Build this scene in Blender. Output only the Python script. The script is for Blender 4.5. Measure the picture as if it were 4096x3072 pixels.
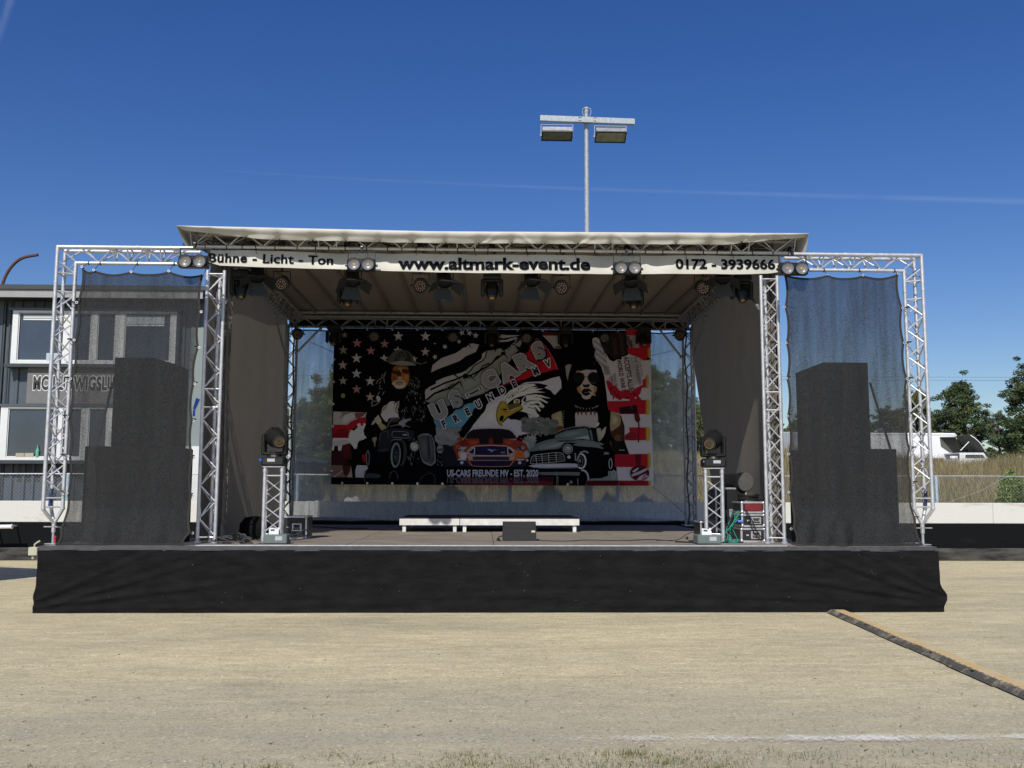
import bpy, math, random
import numpy as np
from mathutils import Vector, Matrix, Euler

for o in list(bpy.data.objects):
    bpy.data.objects.remove(o, do_unlink=True)
scene = bpy.context.scene
col = scene.collection
R = math.radians

# ------------------------------------------------------------------ camera
F_PX, YAW, PITCH, ROLL, EYE = 3825.35, 0.0298, 0.1106, 0.0026, 1.608
cd = bpy.data.cameras.new('camera')
cd.sensor_width = 36.0
cd.sensor_fit = 'HORIZONTAL'
cd.lens = F_PX / 4096 * 36.0
cd.clip_start = 0.1
cd.clip_end = 6000
cam = bpy.data.objects.new('camera', cd)
col.objects.link(cam)
cam.matrix_world = (Matrix.Translation((0, 0, EYE)) @ Matrix.Rotation(-YAW, 4, 'Z')
                    @ Matrix.Rotation(math.pi / 2 + PITCH, 4, 'X') @ Matrix.Rotation(ROLL, 4, 'Z'))
scene.camera = cam

# ------------------------------------------------------------------ sky, sun
SUN_EL, SUN_AZ = 42.0, 194.0        # azimuth: 0 = +Y, clockwise; the sun stands behind the camera, a little to the left
to_sun = Vector((math.sin(R(SUN_AZ)) * math.cos(R(SUN_EL)), math.cos(R(SUN_AZ)) * math.cos(R(SUN_EL)), math.sin(R(SUN_EL))))
w = bpy.data.worlds.new("World")
scene.world = w
w.use_nodes = True
nt = w.node_tree
nt.nodes.clear()
sky = nt.nodes.new('ShaderNodeTexSky')
sky.sky_type = 'NISHITA'
sky.sun_disc = False
sky.sun_elevation = R(SUN_EL)
sky.sun_rotation = R(SUN_AZ)
sky.altitude = 0
sky.air_density = 1.0
sky.dust_density = 0.6
sky.ozone_density = 2.6
bgn = nt.nodes.new('ShaderNodeBackground')
bgn.inputs[1].default_value = 0.08
outw = nt.nodes.new('ShaderNodeOutputWorld')
hsv = nt.nodes.new('ShaderNodeHueSaturation')
hsv.inputs['Saturation'].default_value = 1.34
hsv.inputs['Hue'].default_value = .518
hsv.inputs['Value'].default_value = 1.2
nt.links.new(sky.outputs[0], hsv.inputs['Color'])
nt.links.new(hsv.outputs[0], bgn.inputs[0])
nt.links.new(bgn.outputs[0], outw.inputs[0])
sl = bpy.data.lights.new('sun', 'SUN')
sl.energy = 4.2
sl.angle = R(0.5)
sl.color = (1.0, 0.955, 0.88)
so = bpy.data.objects.new('sun', sl)
col.objects.link(so)
so.rotation_euler = to_sun.to_track_quat('Z', 'Y').to_euler()
so.location = (-20, -30, 40)

vs = scene.view_settings
vs.view_transform = 'Standard'
vs.look = 'None'
vs.exposure = 0.0
vs.gamma = 1.0
vs.use_curve_mapping = False
scene.cycles.max_bounces = 8
scene.cycles.transparent_max_bounces = 24
scene.cycles.use_denoising = True
scene.cycles.denoiser = 'OPENIMAGEDENOISE'

# ------------------------------------------------------------------ measuring: a photo pixel on the vertical plane y = Y
_Rc = cam.matrix_world.to_3x3()


def at(u, v, Y):
    d = _Rc @ Vector(((u - 2048) / F_PX, -(v - 1536) / F_PX, -1.0))
    t = Y / d.y
    return Vector((d.x * t, Y, EYE + d.z * t))


def gnd(u, v, z=0.0):
    d = _Rc @ Vector(((u - 2048) / F_PX, -(v - 1536) / F_PX, -1.0))
    t = (z - EYE) / d.z
    return Vector((d.x * t, d.y * t, z))


def px(Y):                      # metres per photo pixel at distance Y
    return Y / F_PX


# ------------------------------------------------------------------ mesh builder
class MB:
    def __init__(s):
        s.v, s.f, s.c = [], [], []
        s.cur = None

    def add(s, vs_, fs_):
        n = len(s.v)
        s.v.extend([tuple(q) for q in vs_])
        for f in fs_:
            s.f.append(tuple(i + n for i in f))
            s.c.append(s.cur)
        return s

    def box(s, c, size, rot=None):
        hx, hy, hz = size[0] / 2, size[1] / 2, size[2] / 2
        pts = [Vector((x, y, z)) for x in (-hx, hx) for y in (-hy, hy) for z in (-hz, hz)]
        if rot is not None:
            m = rot if isinstance(rot, Matrix) else Euler(rot).to_matrix()
            pts = [m @ p for p in pts]
        c = Vector(c)
        return s.add([p + c for p in pts], [(0, 1, 3, 2), (4, 6, 7, 5), (0, 4, 5, 1), (2, 3, 7, 6), (0, 2, 6, 4), (1, 5, 7, 3)])

    def bx(s, a, b):            # box by two corners
        return s.box([(a[i] + b[i]) / 2 for i in range(3)], [abs(b[i] - a[i]) for i in range(3)])

    def bbox(s, c, size, bev=0.01, rot=None):      # box with chamfered edges
        hx, hy, hz = [q / 2 for q in size]
        b = min(bev, hx * .9, hy * .9, hz * .9)
        pts = []
        for sx in (-1, 1):
            for sy in (-1, 1):
                for sz in (-1, 1):
                    pts += [Vector((sx * hx, sy * (hy - b), sz * (hz - b))), Vector((sx * (hx - b), sy * hy, sz * (hz - b))),
                            Vector((sx * (hx - b), sy * (hy - b), sz * hz))]
        idx = lambda sx, sy, sz, k: ((sx > 0) * 4 + (sy > 0) * 2 + (sz > 0)) * 3 + k
        fs = []
        for q in (-1, 1):
            a = [idx(q, -1, -1, 0), idx(q, 1, -1, 0), idx(q, 1, 1, 0), idx(q, -1, 1, 0)]
            fs.append(a if q > 0 else a[::-1])
            a = [idx(-1, q, -1, 1), idx(-1, q, 1, 1), idx(1, q, 1, 1), idx(1, q, -1, 1)]
            fs.append(a if q > 0 else a[::-1])
            a = [idx(-1, -1, q, 2), idx(1, -1, q, 2), idx(1, 1, q, 2), idx(-1, 1, q, 2)]
            fs.append(a if q > 0 else a[::-1])
        for p in (-1, 1):
            for q in (-1, 1):
                fs.append([idx(p, q, -1, 0), idx(p, q, 1, 0), idx(p, q, 1, 1), idx(p, q, -1, 1)])
                fs.append([idx(p, -1, q, 0), idx(p, 1, q, 0), idx(p, 1, q, 2), idx(p, -1, q, 2)])
                fs.append([idx(-1, p, q, 1), idx(1, p, q, 1), idx(1, p, q, 2), idx(-1, p, q, 2)])
        for sx in (-1, 1):
            for sy in (-1, 1):
                for sz in (-1, 1):
                    fs.append([idx(sx, sy, sz, 0), idx(sx, sy, sz, 1), idx(sx, sy, sz, 2)])
        if rot is not None:
            m = rot if isinstance(rot, Matrix) else Euler(rot).to_matrix()
            pts = [m @ p for p in pts]
        c = Vector(c)
        return s.add([p + c for p in pts], fs)

    def tube(s, a, b, r, seg=10, r2=None, cap=True):
        a, b = Vector(a), Vector(b)
        d = b - a
        if d.length < 1e-6:
            return s
        q = d.to_track_quat('Z', 'Y')
        r2 = r if r2 is None else r2
        vs_ = []
        for k in range(seg):
            t = 2 * math.pi * k / seg
            e = q @ Vector((math.cos(t), math.sin(t), 0))
            vs_ += [a + e * r, b + e * r2]
        fs = [(2 * k, (2 * k + 2) % (2 * seg), (2 * k + 3) % (2 * seg), 2 * k + 1) for k in range(seg)]
        if cap:
            fs.append(tuple(2 * k for k in range(seg))[::-1])
            fs.append(tuple(2 * k + 1 for k in range(seg)))
        return s.add(vs_, fs)

    def path(s, pts, r, seg=6):
        pts = [Vector(p) for p in pts]
        n = len(pts)
        rings = []
        up = Vector((0.13, 0.21, 1)).normalized()
        for i, p in enumerate(pts):
            d = (pts[min(i + 1, n - 1)] - pts[max(i - 1, 0)])
            if d.length < 1e-9:
                d = Vector((0, 0, 1))
            d.normalize()
            x = d.cross(up)
            if x.length < 1e-3:
                x = d.cross(Vector((1, 0, 0)))
            x.normalize()
            y = d.cross(x)
            rr = r[i] if isinstance(r, (list, tuple)) else r
            rings.append([p + (x * math.cos(2 * math.pi * k / seg) + y * math.sin(2 * math.pi * k / seg)) * rr for k in range(seg)])
        vs_ = [q for g in rings for q in g]
        fs = []
        for i in range(n - 1):
            for k in range(seg):
                fs.append((i * seg + k, i * seg + (k + 1) % seg, (i + 1) * seg + (k + 1) % seg, (i + 1) * seg + k))
        fs.append(tuple(range(seg))[::-1])
        fs.append(tuple((n - 1) * seg + k for k in range(seg)))
        return s.add(vs_, fs)

    def grid(s, fn, nu, nv):
        vs_ = [fn(i / nu, j / nv) for j in range(nv + 1) for i in range(nu + 1)]
        fs = [(j * (nu + 1) + i, j * (nu + 1) + i + 1, (j + 1) * (nu + 1) + i + 1, (j + 1) * (nu + 1) + i) for j in range(nv) for i in range(nu)]
        return s.add(vs_, fs)

    def lathe(s, prof, origin, axis=(0, 0, 1), seg=24, a0=0, a1=360):
        q = Vector(axis).to_track_quat('Z', 'Y')
        o = Vector(origin)
        full = abs(a1 - a0) >= 359.9
        m = seg if full else seg + 1
        vs_ = []
        for (r, z) in prof:
            for k in range(m):
                t = R(a0 + (a1 - a0) * k / seg)
                vs_.append(o + q @ Vector((r * math.cos(t), r * math.sin(t), z)))
        fs = []
        for i in range(len(prof) - 1):
            for k in range(seg):
                k2 = (k + 1) % m
                fs.append((i * m + k, i * m + k2, (i + 1) * m + k2, (i + 1) * m + k))
        return s.add(vs_, fs)

    def prism(s, poly, d, org=(0, 0, 0), ax=(1, 0, 0), ay=(0, 0, 1)):   # polygon in the (ax, ay) plane, pushed by vector d
        ax, ay, org, d = Vector(ax), Vector(ay), Vector(org), Vector(d)
        n = len(poly)
        a = [org + ax * p[0] + ay * p[1] for p in poly]
        vs_ = a + [p + d for p in a]
        fs = [tuple(range(n)), tuple(range(n, 2 * n))[::-1]] + [(i, i + n, (i + 1) % n + n, (i + 1) % n) for i in range(n)]
        return s.add(vs_, fs)

    def sphere(s, c, r, seg=12, rings=8, sc=(1, 1, 1)):
        c = Vector(c)
        prof = []
        vs_ = []
        for j in range(rings + 1):
            ph = math.pi * j / rings
            for k in range(seg):
                t = 2 * math.pi * k / seg
                vs_.append(c + Vector((math.sin(ph) * math.cos(t) * r * sc[0], math.sin(ph) * math.sin(t) * r * sc[1], math.cos(ph) * r * sc[2])))
        fs = [(j * seg + k, (j + 1) * seg + k, (j + 1) * seg + (k + 1) % seg, j * seg + (k + 1) % seg) for j in range(rings) for k in range(seg)]
        return s.add(vs_, fs)

    def build(s, name, mat, parent=None, origin=None, smooth=False, label=None):
        me = bpy.data.meshes.new(name)
        if origin is None:
            origin = wloc(parent) if parent is not None else Vector((0, 0, 0))
        origin = Vector(origin)
        vv = [(p[0] - origin.x, p[1] - origin.y, p[2] - origin.z) for p in s.v]
        me.from_pydata(vv, [], s.f)
        if any(c is not None for c in s.c):
            ca = me.color_attributes.new('print', 'FLOAT_COLOR', 'CORNER')
            arr = []
            for f, c in zip(s.f, s.c):
                c = c or (.5, .5, .5)
                arr += [c[0], c[1], c[2], 1.0] * len(f)
            ca.data.foreach_set('color', arr)
        if smooth:
            me.polygons.foreach_set('use_smooth', [True] * len(me.polygons))
            try:
                me.set_sharp_from_angle(angle=R(38))
            except Exception:
                pass
        me.update()
        if mat is not None:
            me.materials.append(mat)
        o = bpy.data.objects.new(name, me)
        col.objects.link(o)
        if parent is not None:
            o.parent = parent
            o.location = origin - wloc(parent)
        else:
            o.location = origin
        if label:
            o['label'] = label
        return o


class Each:
    """collects pieces; build() links every piece as an object of its own"""

    def __init__(s):
        s.p = []

    def new(s):
        s.p.append(MB())
        return s.p[-1]

    def build(s, name, mat, parent):
        for m in s.p:
            m.build(name, mat, parent)


def wloc(o):
    v = Vector((0, 0, 0))
    while o is not None:
        v += o.location
        o = o.parent
    return v


def tag(o, label=None, cat=None, group=None, kind=None):
    if label:
        o['label'] = label
    if cat:
        o['category'] = cat
    if group:
        o['group'] = group
    if kind:
        o['kind'] = kind
    return o


def thing(name, label, cat, loc=(0, 0, 0), group=None):
    o = bpy.data.objects.new(name, None)
    o.empty_display_size = .1
    col.objects.link(o)
    o.location = loc
    return tag(o, label, cat, group)


def copy_tree(o, parent=None):
    c = o.copy()
    col.objects.link(c)
    if parent is not None:
        c.parent = parent
    for ch in [q for q in bpy.data.objects if q.parent is o]:
        copy_tree(ch, c)
    return c


def dup(o, loc, label, rotz=None):
    c = copy_tree(o)
    c.location = loc
    if rotz is not None:
        c.rotation_euler = (0, 0, rotz)
    c['label'] = label
    return c


# ------------------------------------------------------------------ materials
def srgb(r, g, b):
    f = lambda c: (c / 255 / 12.92) if c <= 10 else ((c / 255 + .055) / 1.055) ** 2.4
    return (f(r), f(g), f(b))


def mat(name, c, rough=.6, metal=0., var=.0, scale=6., bump=0., bscale=60., c2=None, spec=.5, alpha=1., coat=0., trans=0., stretch=None, detail=5):
    m = bpy.data.materials.new(name)
    m.use_nodes = True
    n = m.node_tree.nodes
    l = m.node_tree.links
    b = n['Principled BSDF']
    b.inputs['Base Color'].default_value = (*c, 1)
    b.inputs['Roughness'].default_value = rough
    b.inputs['Metallic'].default_value = metal
    b.inputs['Specular IOR Level'].default_value = spec
    b.inputs['Coat Weight'].default_value = coat
    b.inputs['Alpha'].default_value = alpha
    tc = n.new('ShaderNodeTexCoord')
    mp = n.new('ShaderNodeMapping')
    l.new(tc.outputs['Object'], mp.inputs[0])
    if stretch:
        mp.inputs['Scale'].default_value = stretch
    if var or c2:
        t = n.new('ShaderNodeTexNoise')
        t.inputs['Scale'].default_value = scale
        t.inputs['Detail'].default_value = detail
        t.inputs['Roughness'].default_value = .6
        l.new(mp.outputs[0], t.inputs['Vector'])
        r = n.new('ShaderNodeValToRGB')
        r.color_ramp.elements[0].position = .32
        r.color_ramp.elements[1].position = .68
        d = c2 if c2 else tuple(max(0, q * (1 - var)) for q in c)
        r.color_ramp.elements[0].color = (*d, 1)
        r.color_ramp.elements[1].color = (*[min(1, q * (1 + var)) for q in c], 1) if not c2 else (*c, 1)
        l.new(t.outputs['Fac'], r.inputs[0])
        l.new(r.outputs[0], b.inputs['Base Color'])
        rr = n.new('ShaderNodeMapRange')
        rr.inputs[3].default_value = max(.03, rough - .1)
        rr.inputs[4].default_value = min(1, rough + .12)
        l.new(t.outputs['Fac'], rr.inputs[0])
        l.new(rr.outputs[0], b.inputs['Roughness'])
    if bump:
        t2 = n.new('ShaderNodeTexNoise')
        t2.inputs['Scale'].default_value = bscale
        t2.inputs['Detail'].default_value = 6
        l.new(mp.outputs[0], t2.inputs['Vector'])
        bm = n.new('ShaderNodeBump')
        bm.inputs['Strength'].default_value = bump
        bm.inputs['Distance'].default_value = .02
        l.new(t2.outputs['Fac'], bm.inputs['Height'])
        l.new(bm.outputs[0], b.inputs['Normal'])
    if trans:
        tr = n.new('ShaderNodeBsdfTranslucent')
        tr.inputs[0].default_value = (*c, 1)
        mx = n.new('ShaderNodeMixShader')
        mx.inputs[0].default_value = trans
        l.new(b.outputs[0], mx.inputs[1])
        l.new(tr.outputs[0], mx.inputs[2])
        l.new(mx.outputs[0], n['Material Output'].inputs[0])
    return m


def scrim(name, c, cover, speck=.0):
    """woven shade cloth: threads with see-through gaps"""
    m = bpy.data.materials.new(name)
    m.use_nodes = True
    n = m.node_tree.nodes
    l = m.node_tree.links
    b = n['Principled BSDF']
    b.inputs['Roughness'].default_value = .8
    b.inputs['Specular IOR Level'].default_value = .25
    tc = n.new('ShaderNodeTexCoord')
    t = n.new('ShaderNodeTexNoise')
    t.inputs['Scale'].default_value = 70
    t.inputs['Detail'].default_value = 3
    l.new(tc.outputs['Object'], t.inputs['Vector'])
    r = n.new('ShaderNodeValToRGB')
    e = r.color_ramp.elements
    e[0].position, e[1].position = .3, .72
    e[0].color = (*[q * .6 for q in c], 1)
    e[1].color = (*[min(1, q * (1.6 + speck)) for q in c], 1)
    l.new(t.outputs['Fac'], r.inputs[0])
    l.new(r.outputs[0], b.inputs['Base Color'])
    mp = n.new('ShaderNodeMapping')
    mp.inputs['Scale'].default_value = (9, 9, .8)
    l.new(tc.outputs['Object'], mp.inputs[0])
    t3 = n.new('ShaderNodeTexNoise')
    t3.inputs['Scale'].default_value = 1.0
    t3.inputs['Detail'].default_value = 4
    l.new(mp.outputs[0], t3.inputs['Vector'])
    t2 = n.new('ShaderNodeTexNoise')
    t2.inputs['Scale'].default_value = 75
    t2.inputs['Detail'].default_value = 1
    l.new(tc.outputs['Object'], t2.inputs['Vector'])
    ad = n.new('ShaderNodeMath')
    ad.operation = 'ADD'
    l.new(t3.outputs['Fac'], ad.inputs[0])
    l.new(t2.outputs['Fac'], ad.inputs[1])
    mr = n.new('ShaderNodeMapRange')
    mr.inputs[1].default_value = .5
    mr.inputs[2].default_value = 1.5
    mr.inputs[3].default_value = cover - .26
    mr.inputs[4].default_value = min(1, cover + .26)
    l.new(ad.outputs[0], mr.inputs[0])
    l.new(mr.outputs[0], b.inputs['Alpha'])
    return m


M = {}
M['alu'] = mat('aluminium', (.6, .61, .63), .46, .6, var=.12, scale=14, bump=.08, bscale=220)
M['alu_dull'] = mat('dull_aluminium', (.42, .43, .45), .5, .6, var=.18, scale=10, bump=.1, bscale=200)
M['alu_dark'] = mat('rear_aluminium', (.36, .36, .36), .55, .4, var=.2, scale=10)
M['steel'] = mat('galvanised_steel', (.33, .37, .4), .55, .2, var=.22, scale=16, bump=.12, bscale=90)
M['black_cloth'] = mat('black_molton', (.0095, .0092, .0098), .95, 0, var=.35, scale=3, bump=.5, bscale=9, spec=.12, stretch=(1, 1, 3))
M['rim'] = mat('rim_strip', (.045, .048, .052), .7, 0, var=.3, scale=8, spec=.3)
M['black'] = mat('black_plastic', (.012, .012, .013), .45, 0, var=.3, scale=20)
M['black_metal'] = mat('black_painted_metal', (.014, .014, .015), .38, .1, var=.25, scale=20)
M['barn'] = mat('barn_door_black', (.02, .024, .028), .5, .2, var=.2, scale=12)
M['rubber'] = mat('black_rubber', (.016, .016, .016), .7, 0, var=.2, scale=20)
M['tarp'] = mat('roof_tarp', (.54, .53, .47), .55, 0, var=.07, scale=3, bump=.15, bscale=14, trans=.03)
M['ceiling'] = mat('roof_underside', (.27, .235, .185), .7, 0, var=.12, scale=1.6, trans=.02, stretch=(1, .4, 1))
M['rafter'] = mat('rafter_sleeve', (.17, .155, .13), .6, 0, var=.15, scale=5)
M['banner'] = mat('banner_vinyl', (.56, .55, .48), .5, 0, var=.06, scale=4, bump=.06, bscale=20, trans=.05)
M['ink'] = mat('black_ink', (.004, .005, .008), .8, spec=.1)
M['curtain'] = mat('side_curtain', (.235, .215, .185), .8, 0, var=.14, scale=1.5, bump=.2, bscale=7, trans=.34)
M['deck'] = mat('deck_plywood', (.33, .285, .235), .62, 0, c2=(.14, .12, .105), scale=3.2, bump=.15, bscale=30, stretch=(.5, 4, 1))
M['white_wood'] = mat('white_painted_wood', (.72, .71, .68), .55, 0, c2=(.56, .55, .52), scale=9, bump=.15, bscale=40)
M['carpet'] = mat('black_riser_carpet', (.02, .02, .022), .9, 0, var=.2, scale=20)
M['white_paint'] = mat('white_paint', (.8, .8, .78), .5, 0, var=.05, scale=5)
M['grille'] = mat('speaker_grille', (.02, .02, .02), .75, 0, var=.4, scale=90, bump=.3, bscale=300)
M['spk'] = mat('speaker_body', (.014, .014, .0145), .6, 0, var=.2, scale=40, bump=.2, bscale=200)
M['led'] = mat('led_lens', (.42, .27, .2), .25, .4, coat=.5)
M['reflector'] = mat('lamp_reflector', (.17, .17, .18), .35, .0, coat=.8)
M['cob'] = mat('cob_led', (.5, .33, .1), .4)
M['lens'] = mat('front_lens', (.05, .045, .03), .08, .3, coat=1.)
M['amber'] = mat('amber_lens', (.35, .2, .06), .12, .4, coat=1.)
M['blue_plug'] = mat('blue_plug', (.03, .13, .62), .4)
M['white_plastic'] = mat('white_plastic', (.74, .76, .76), .35, 0, var=.04)
M['grey_green'] = mat('grey_green_case', (.13, .165, .155), .45, 0, var=.1, scale=8)
M['label_grey'] = mat('label_print', (.42, .45, .44), .5)
M['case_black'] = mat('flight_case_laminate', (.018, .018, .02), .35, 0, var=.2)
M['case_edge'] = mat('flight_case_edge', (.62, .62, .64), .35, .7, var=.12, scale=20)
M['case_red'] = mat('dark_red_lid', (.16, .012, .015), .5, 0, var=.2, scale=12)
M['teal'] = mat('teal_cable', (.02, .27, .2), .45)
M['cable'] = mat('black_cable', (.012, .012, .012), .55)
M['strap'] = mat('grey_strap', (.05, .05, .055), .8)
M['scrim'] = scrim('black_shade_mesh', (.0122, .0128, .0135), .81, 1.4)
M['scrim_back'] = scrim('rear_shade_mesh', (.4, .45, .5), .7)
M['hem'] = mat('mesh_hem', (.02, .018, .015), .85)
M['eyelet'] = mat('eyelet', (.7, .7, .7), .35, .8)
M['drumface'] = mat('grey_fabric', (.085, .082, .08), .9, 0, var=.15, scale=30)
M['red'] = mat('red_cap', (.4, .03, .04), .4)
M['clad'] = mat('slate_blue_cladding', (.075, .095, .118), .5, .15, var=.07, scale=2)
M['clad_dark'] = mat('dark_flashing', (.04, .05, .055), .5, .1, var=.08)
M['fascia'] = mat('grey_fascia', (.3, .3, .3), .55, 0, var=.05, scale=2)
M['signgrey'] = mat('grey_sign_panel', (.155, .152, .15), .6, 0, var=.05)
M['frame_white'] = mat('white_window_frame', (.68, .7, .69), .4, 0, var=.03)
M['glass'] = mat('window_glass', (.045, .06, .085), .05, 0, var=.2, scale=.8, spec=.6, coat=.15)
M['room'] = mat('room_wall', (.12, .15, .19), .8)
M['blind'] = mat('window_blind', (.5, .55, .58), .6)
M['concrete'] = mat('white_washed_concrete', (.76, .74, .68), .75, 0, var=.08, scale=3, bump=.35, bscale=18)
M['galv'] = mat('fence_galv', (.42, .43, .44), .5, .5, var=.2)
M['blue_post'] = mat('weathered_blue_post', (.2, .36, .48), .6, 0, c2=(.45, .5, .5), scale=20)
M['bark'] = mat('bark', (.11, .085, .06), .9, 0, var=.3, scale=12, bump=.5, bscale=20)
M['rust'] = mat('rusty_steel', (.1, .038, .025), .7, 0, var=.3, scale=8)
M['trailer'] = mat('white_trailer', (.84, .85, .86), .4, 0, var=.02, scale=1)
M['dark_in'] = mat('dark_interior', (.035, .033, .03), .8, 0, var=.2)
M['canopy_dark'] = mat('van_canopy_lining', (.1, .095, .085), .85, 0, var=.2, scale=4)
M['wood'] = mat('raw_wood', (.45, .27, .15), .75, 0, c2=(.6, .45, .33), scale=18)
M['chain'] = mat('chain_wire', (.3, .3, .3), .5, .5)
M['chalk'] = None
print('head ok')
# ================================================================== ground
rng = np.random.default_rng(7)
random.seed(7)


def nmesh(name, V, Fq, mat_, parent=None, tri=False, smooth=False, attr=None):
    """fast mesh from numpy arrays"""
    me = bpy.data.meshes.new(name)
    k = Fq.shape[1]
    me.vertices.add(len(V))
    me.vertices.foreach_set('co', V.astype(np.float32).ravel())
    me.loops.add(Fq.size)
    me.loops.foreach_set('vertex_index', Fq.astype(np.int32).ravel())
    me.polygons.add(len(Fq))
    me.polygons.foreach_set('loop_start', np.arange(0, Fq.size, k, dtype=np.int32))
    try:
        me.polygons.foreach_set('loop_total', np.full(len(Fq), k, dtype=np.int32))
    except Exception:
        pass
    if attr is not None:
        ca = me.color_attributes.new('tint', 'FLOAT_COLOR', 'CORNER')
        ca.data.foreach_set('color', np.repeat(attr, k, axis=0).astype(np.float32).ravel())
    me.update(calc_edges=True)
    me.validate()
    if smooth:
        me.polygons.foreach_set('use_smooth', np.ones(len(Fq), dtype=bool))
    me.materials.append(mat_)
    o = bpy.data.objects.new(name, me)
    col.objects.link(o)
    if parent is not None:
        o.parent = parent
    return o


def mat_ground():
    m = bpy.data.materials.new('sand_gravel_ground')
    m.use_nodes = True
    n, l = m.node_tree.nodes, m.node_tree.links
    b = n['Principled BSDF']
    b.inputs['Roughness'].default_value = .95
    b.inputs['Specular IOR Level'].default_value = .1
    tc = n.new('ShaderNodeTexCoord')

    def noise(scale, stretch=(1, 1, 1), det=6, rough=.6):
        mp = n.new('ShaderNodeMapping')
        mp.inputs['Scale'].default_value = stretch
        l.new(tc.outputs['Object'], mp.inputs[0])
        t = n.new('ShaderNodeTexNoise')
        t.inputs['Scale'].default_value = scale
        t.inputs['Detail'].default_value = det
        t.inputs['Roughness'].default_value = rough
        l.new(mp.outputs[0], t.inputs['Vector'])
        return t.outputs['Fac']

    def ramp(src, stops):
        r = n.new('ShaderNodeValToRGB')
        e = r.color_ramp.elements
        e[0].position, e[0].color = stops[0][0], (*stops[0][1], 1)
        e[1].position, e[1].color = stops[-1][0], (*stops[-1][1], 1)
        for p, c in stops[1:-1]:
            q = e.new(p)
            q.color = (*c, 1)
        l.new(src, r.inputs[0])
        return r.outputs[0]

    def mix(f, a, b_, mode='MIX'):
        x = n.new('ShaderNodeMixRGB')
        x.blend_type = mode
        for i, q in ((0, f), (1, a), (2, b_)):
            if hasattr(q, 'links'):
                l.new(q, x.inputs[i])
            elif isinstance(q, tuple):
                x.inputs[i].default_value = (*q, 1)
            else:
                x.inputs[i].default_value = q
        return x.outputs[0]
    g = lambda v: (v, v, v)
    base = ramp(noise(.45, (.5, 1.6, 1), 8, .65), [(.3, (.45, .4, .27)), (.5, (.58, .505, .325)), (.72, (.69, .6, .375))])
    streak = ramp(noise(2.6, (.7, 2.6, 1), 8, .75), [(.32, g(.78)), (.5, g(.97)), (.68, g(1.16))])
    c1 = mix(1.0, base, streak, 'MULTIPLY')
    blot = ramp(noise(11, (.8, 1.5, 1), 6, .7), [(.3, g(.86)), (.7, g(1.1))])
    c1 = mix(1.0, c1, blot, 'MULTIPLY')
    # darker raked gravel bands towards the camera
    sep = n.new('ShaderNodeSeparateXYZ')
    l.new(tc.outputs['Object'], sep.inputs[0])
    mr = n.new('ShaderNodeMapRange')
    mr.inputs[1].default_value, mr.inputs[2].default_value = 8.6, 6.6
    mr.inputs[3].default_value, mr.inputs[4].default_value = 0, 1
    l.new(sep.outputs['Y'], mr.inputs[0])
    pn = ramp(noise(.9, (.6, 1.6, 1), 5), [(.33, g(.25)), (.58, g(1))])
    mm = mix(1.0, mr.outputs[0], pn, 'MULTIPLY')
    c2 = mix(mm, c1, (.425, .38, .275))
    # gravel grain and pale / dark stones
    v = n.new('ShaderNodeTexVoronoi')
    v.inputs['Scale'].default_value = 55
    l.new(tc.outputs['Object'], v.inputs['Vector'])
    st = ramp(v.outputs['Color'], [(.0, g(.5)), (.35, g(.97)), (.8, g(1.04)), (1.0, g(1.6))])
    c3 = mix(.75, c2, st, 'MULTIPLY')
    fine = ramp(noise(130, (1, 1, 1), 3), [(.3, g(.7)), (.7, g(1.28))])
    c4 = mix(.8, c3, fine, 'MULTIPLY')
    # orange sand smears
    on = ramp(noise(.35, (.5, 2.2, 1), 3, .5), [(.69, g(0)), (.76, g(.8))])
    c5 = mix(on, c4, (.55, .38, .2))
    l.new(c5, b.inputs['Base Color'])
    bm = n.new('ShaderNodeBump')
    bm.inputs['Strength'].default_value = .8
    bm.inputs['Distance'].default_value = .016
    l.new(mix(.5, noise(70, (1, 1, 1), 6), noise(9, (1, 2, 1), 5)), bm.inputs['Height'])
    l.new(bm.outputs[0], b.inputs['Normal'])
    return m


M['ground'] = mat_ground()
mb = MB()
mb.grid(lambda a, b: (-60 + 120 * a, -12 + 37 * b, .012 * math.sin(7 * a + 9 * b) * (1 if b < .35 else 0)), 40, 40)
mb.add([(-3000, 25, 0), (3000, 25, 0), (3000, 4000, 0), (-3000, 4000, 0)], [(0, 1, 2, 3)])
mb.add([(-3000, -200, 0), (3000, -200, 0), (3000, -12, 0), (-3000, -12, 0)], [(0, 1, 2, 3)])
mb.add([(-3000, -12, 0), (-60, -12, 0), (-60, 25, 0), (-3000, 25, 0)], [(0, 1, 2, 3)])
mb.add([(60, -12, 0), (3000, -12, 0), (3000, 25, 0), (60, 25, 0)], [(0, 1, 2, 3)])
ground = mb.build('ground', M['ground'])
tag(ground, 'tan sand and gravel track surface in front of the stage', None, None, 'structure')


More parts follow.
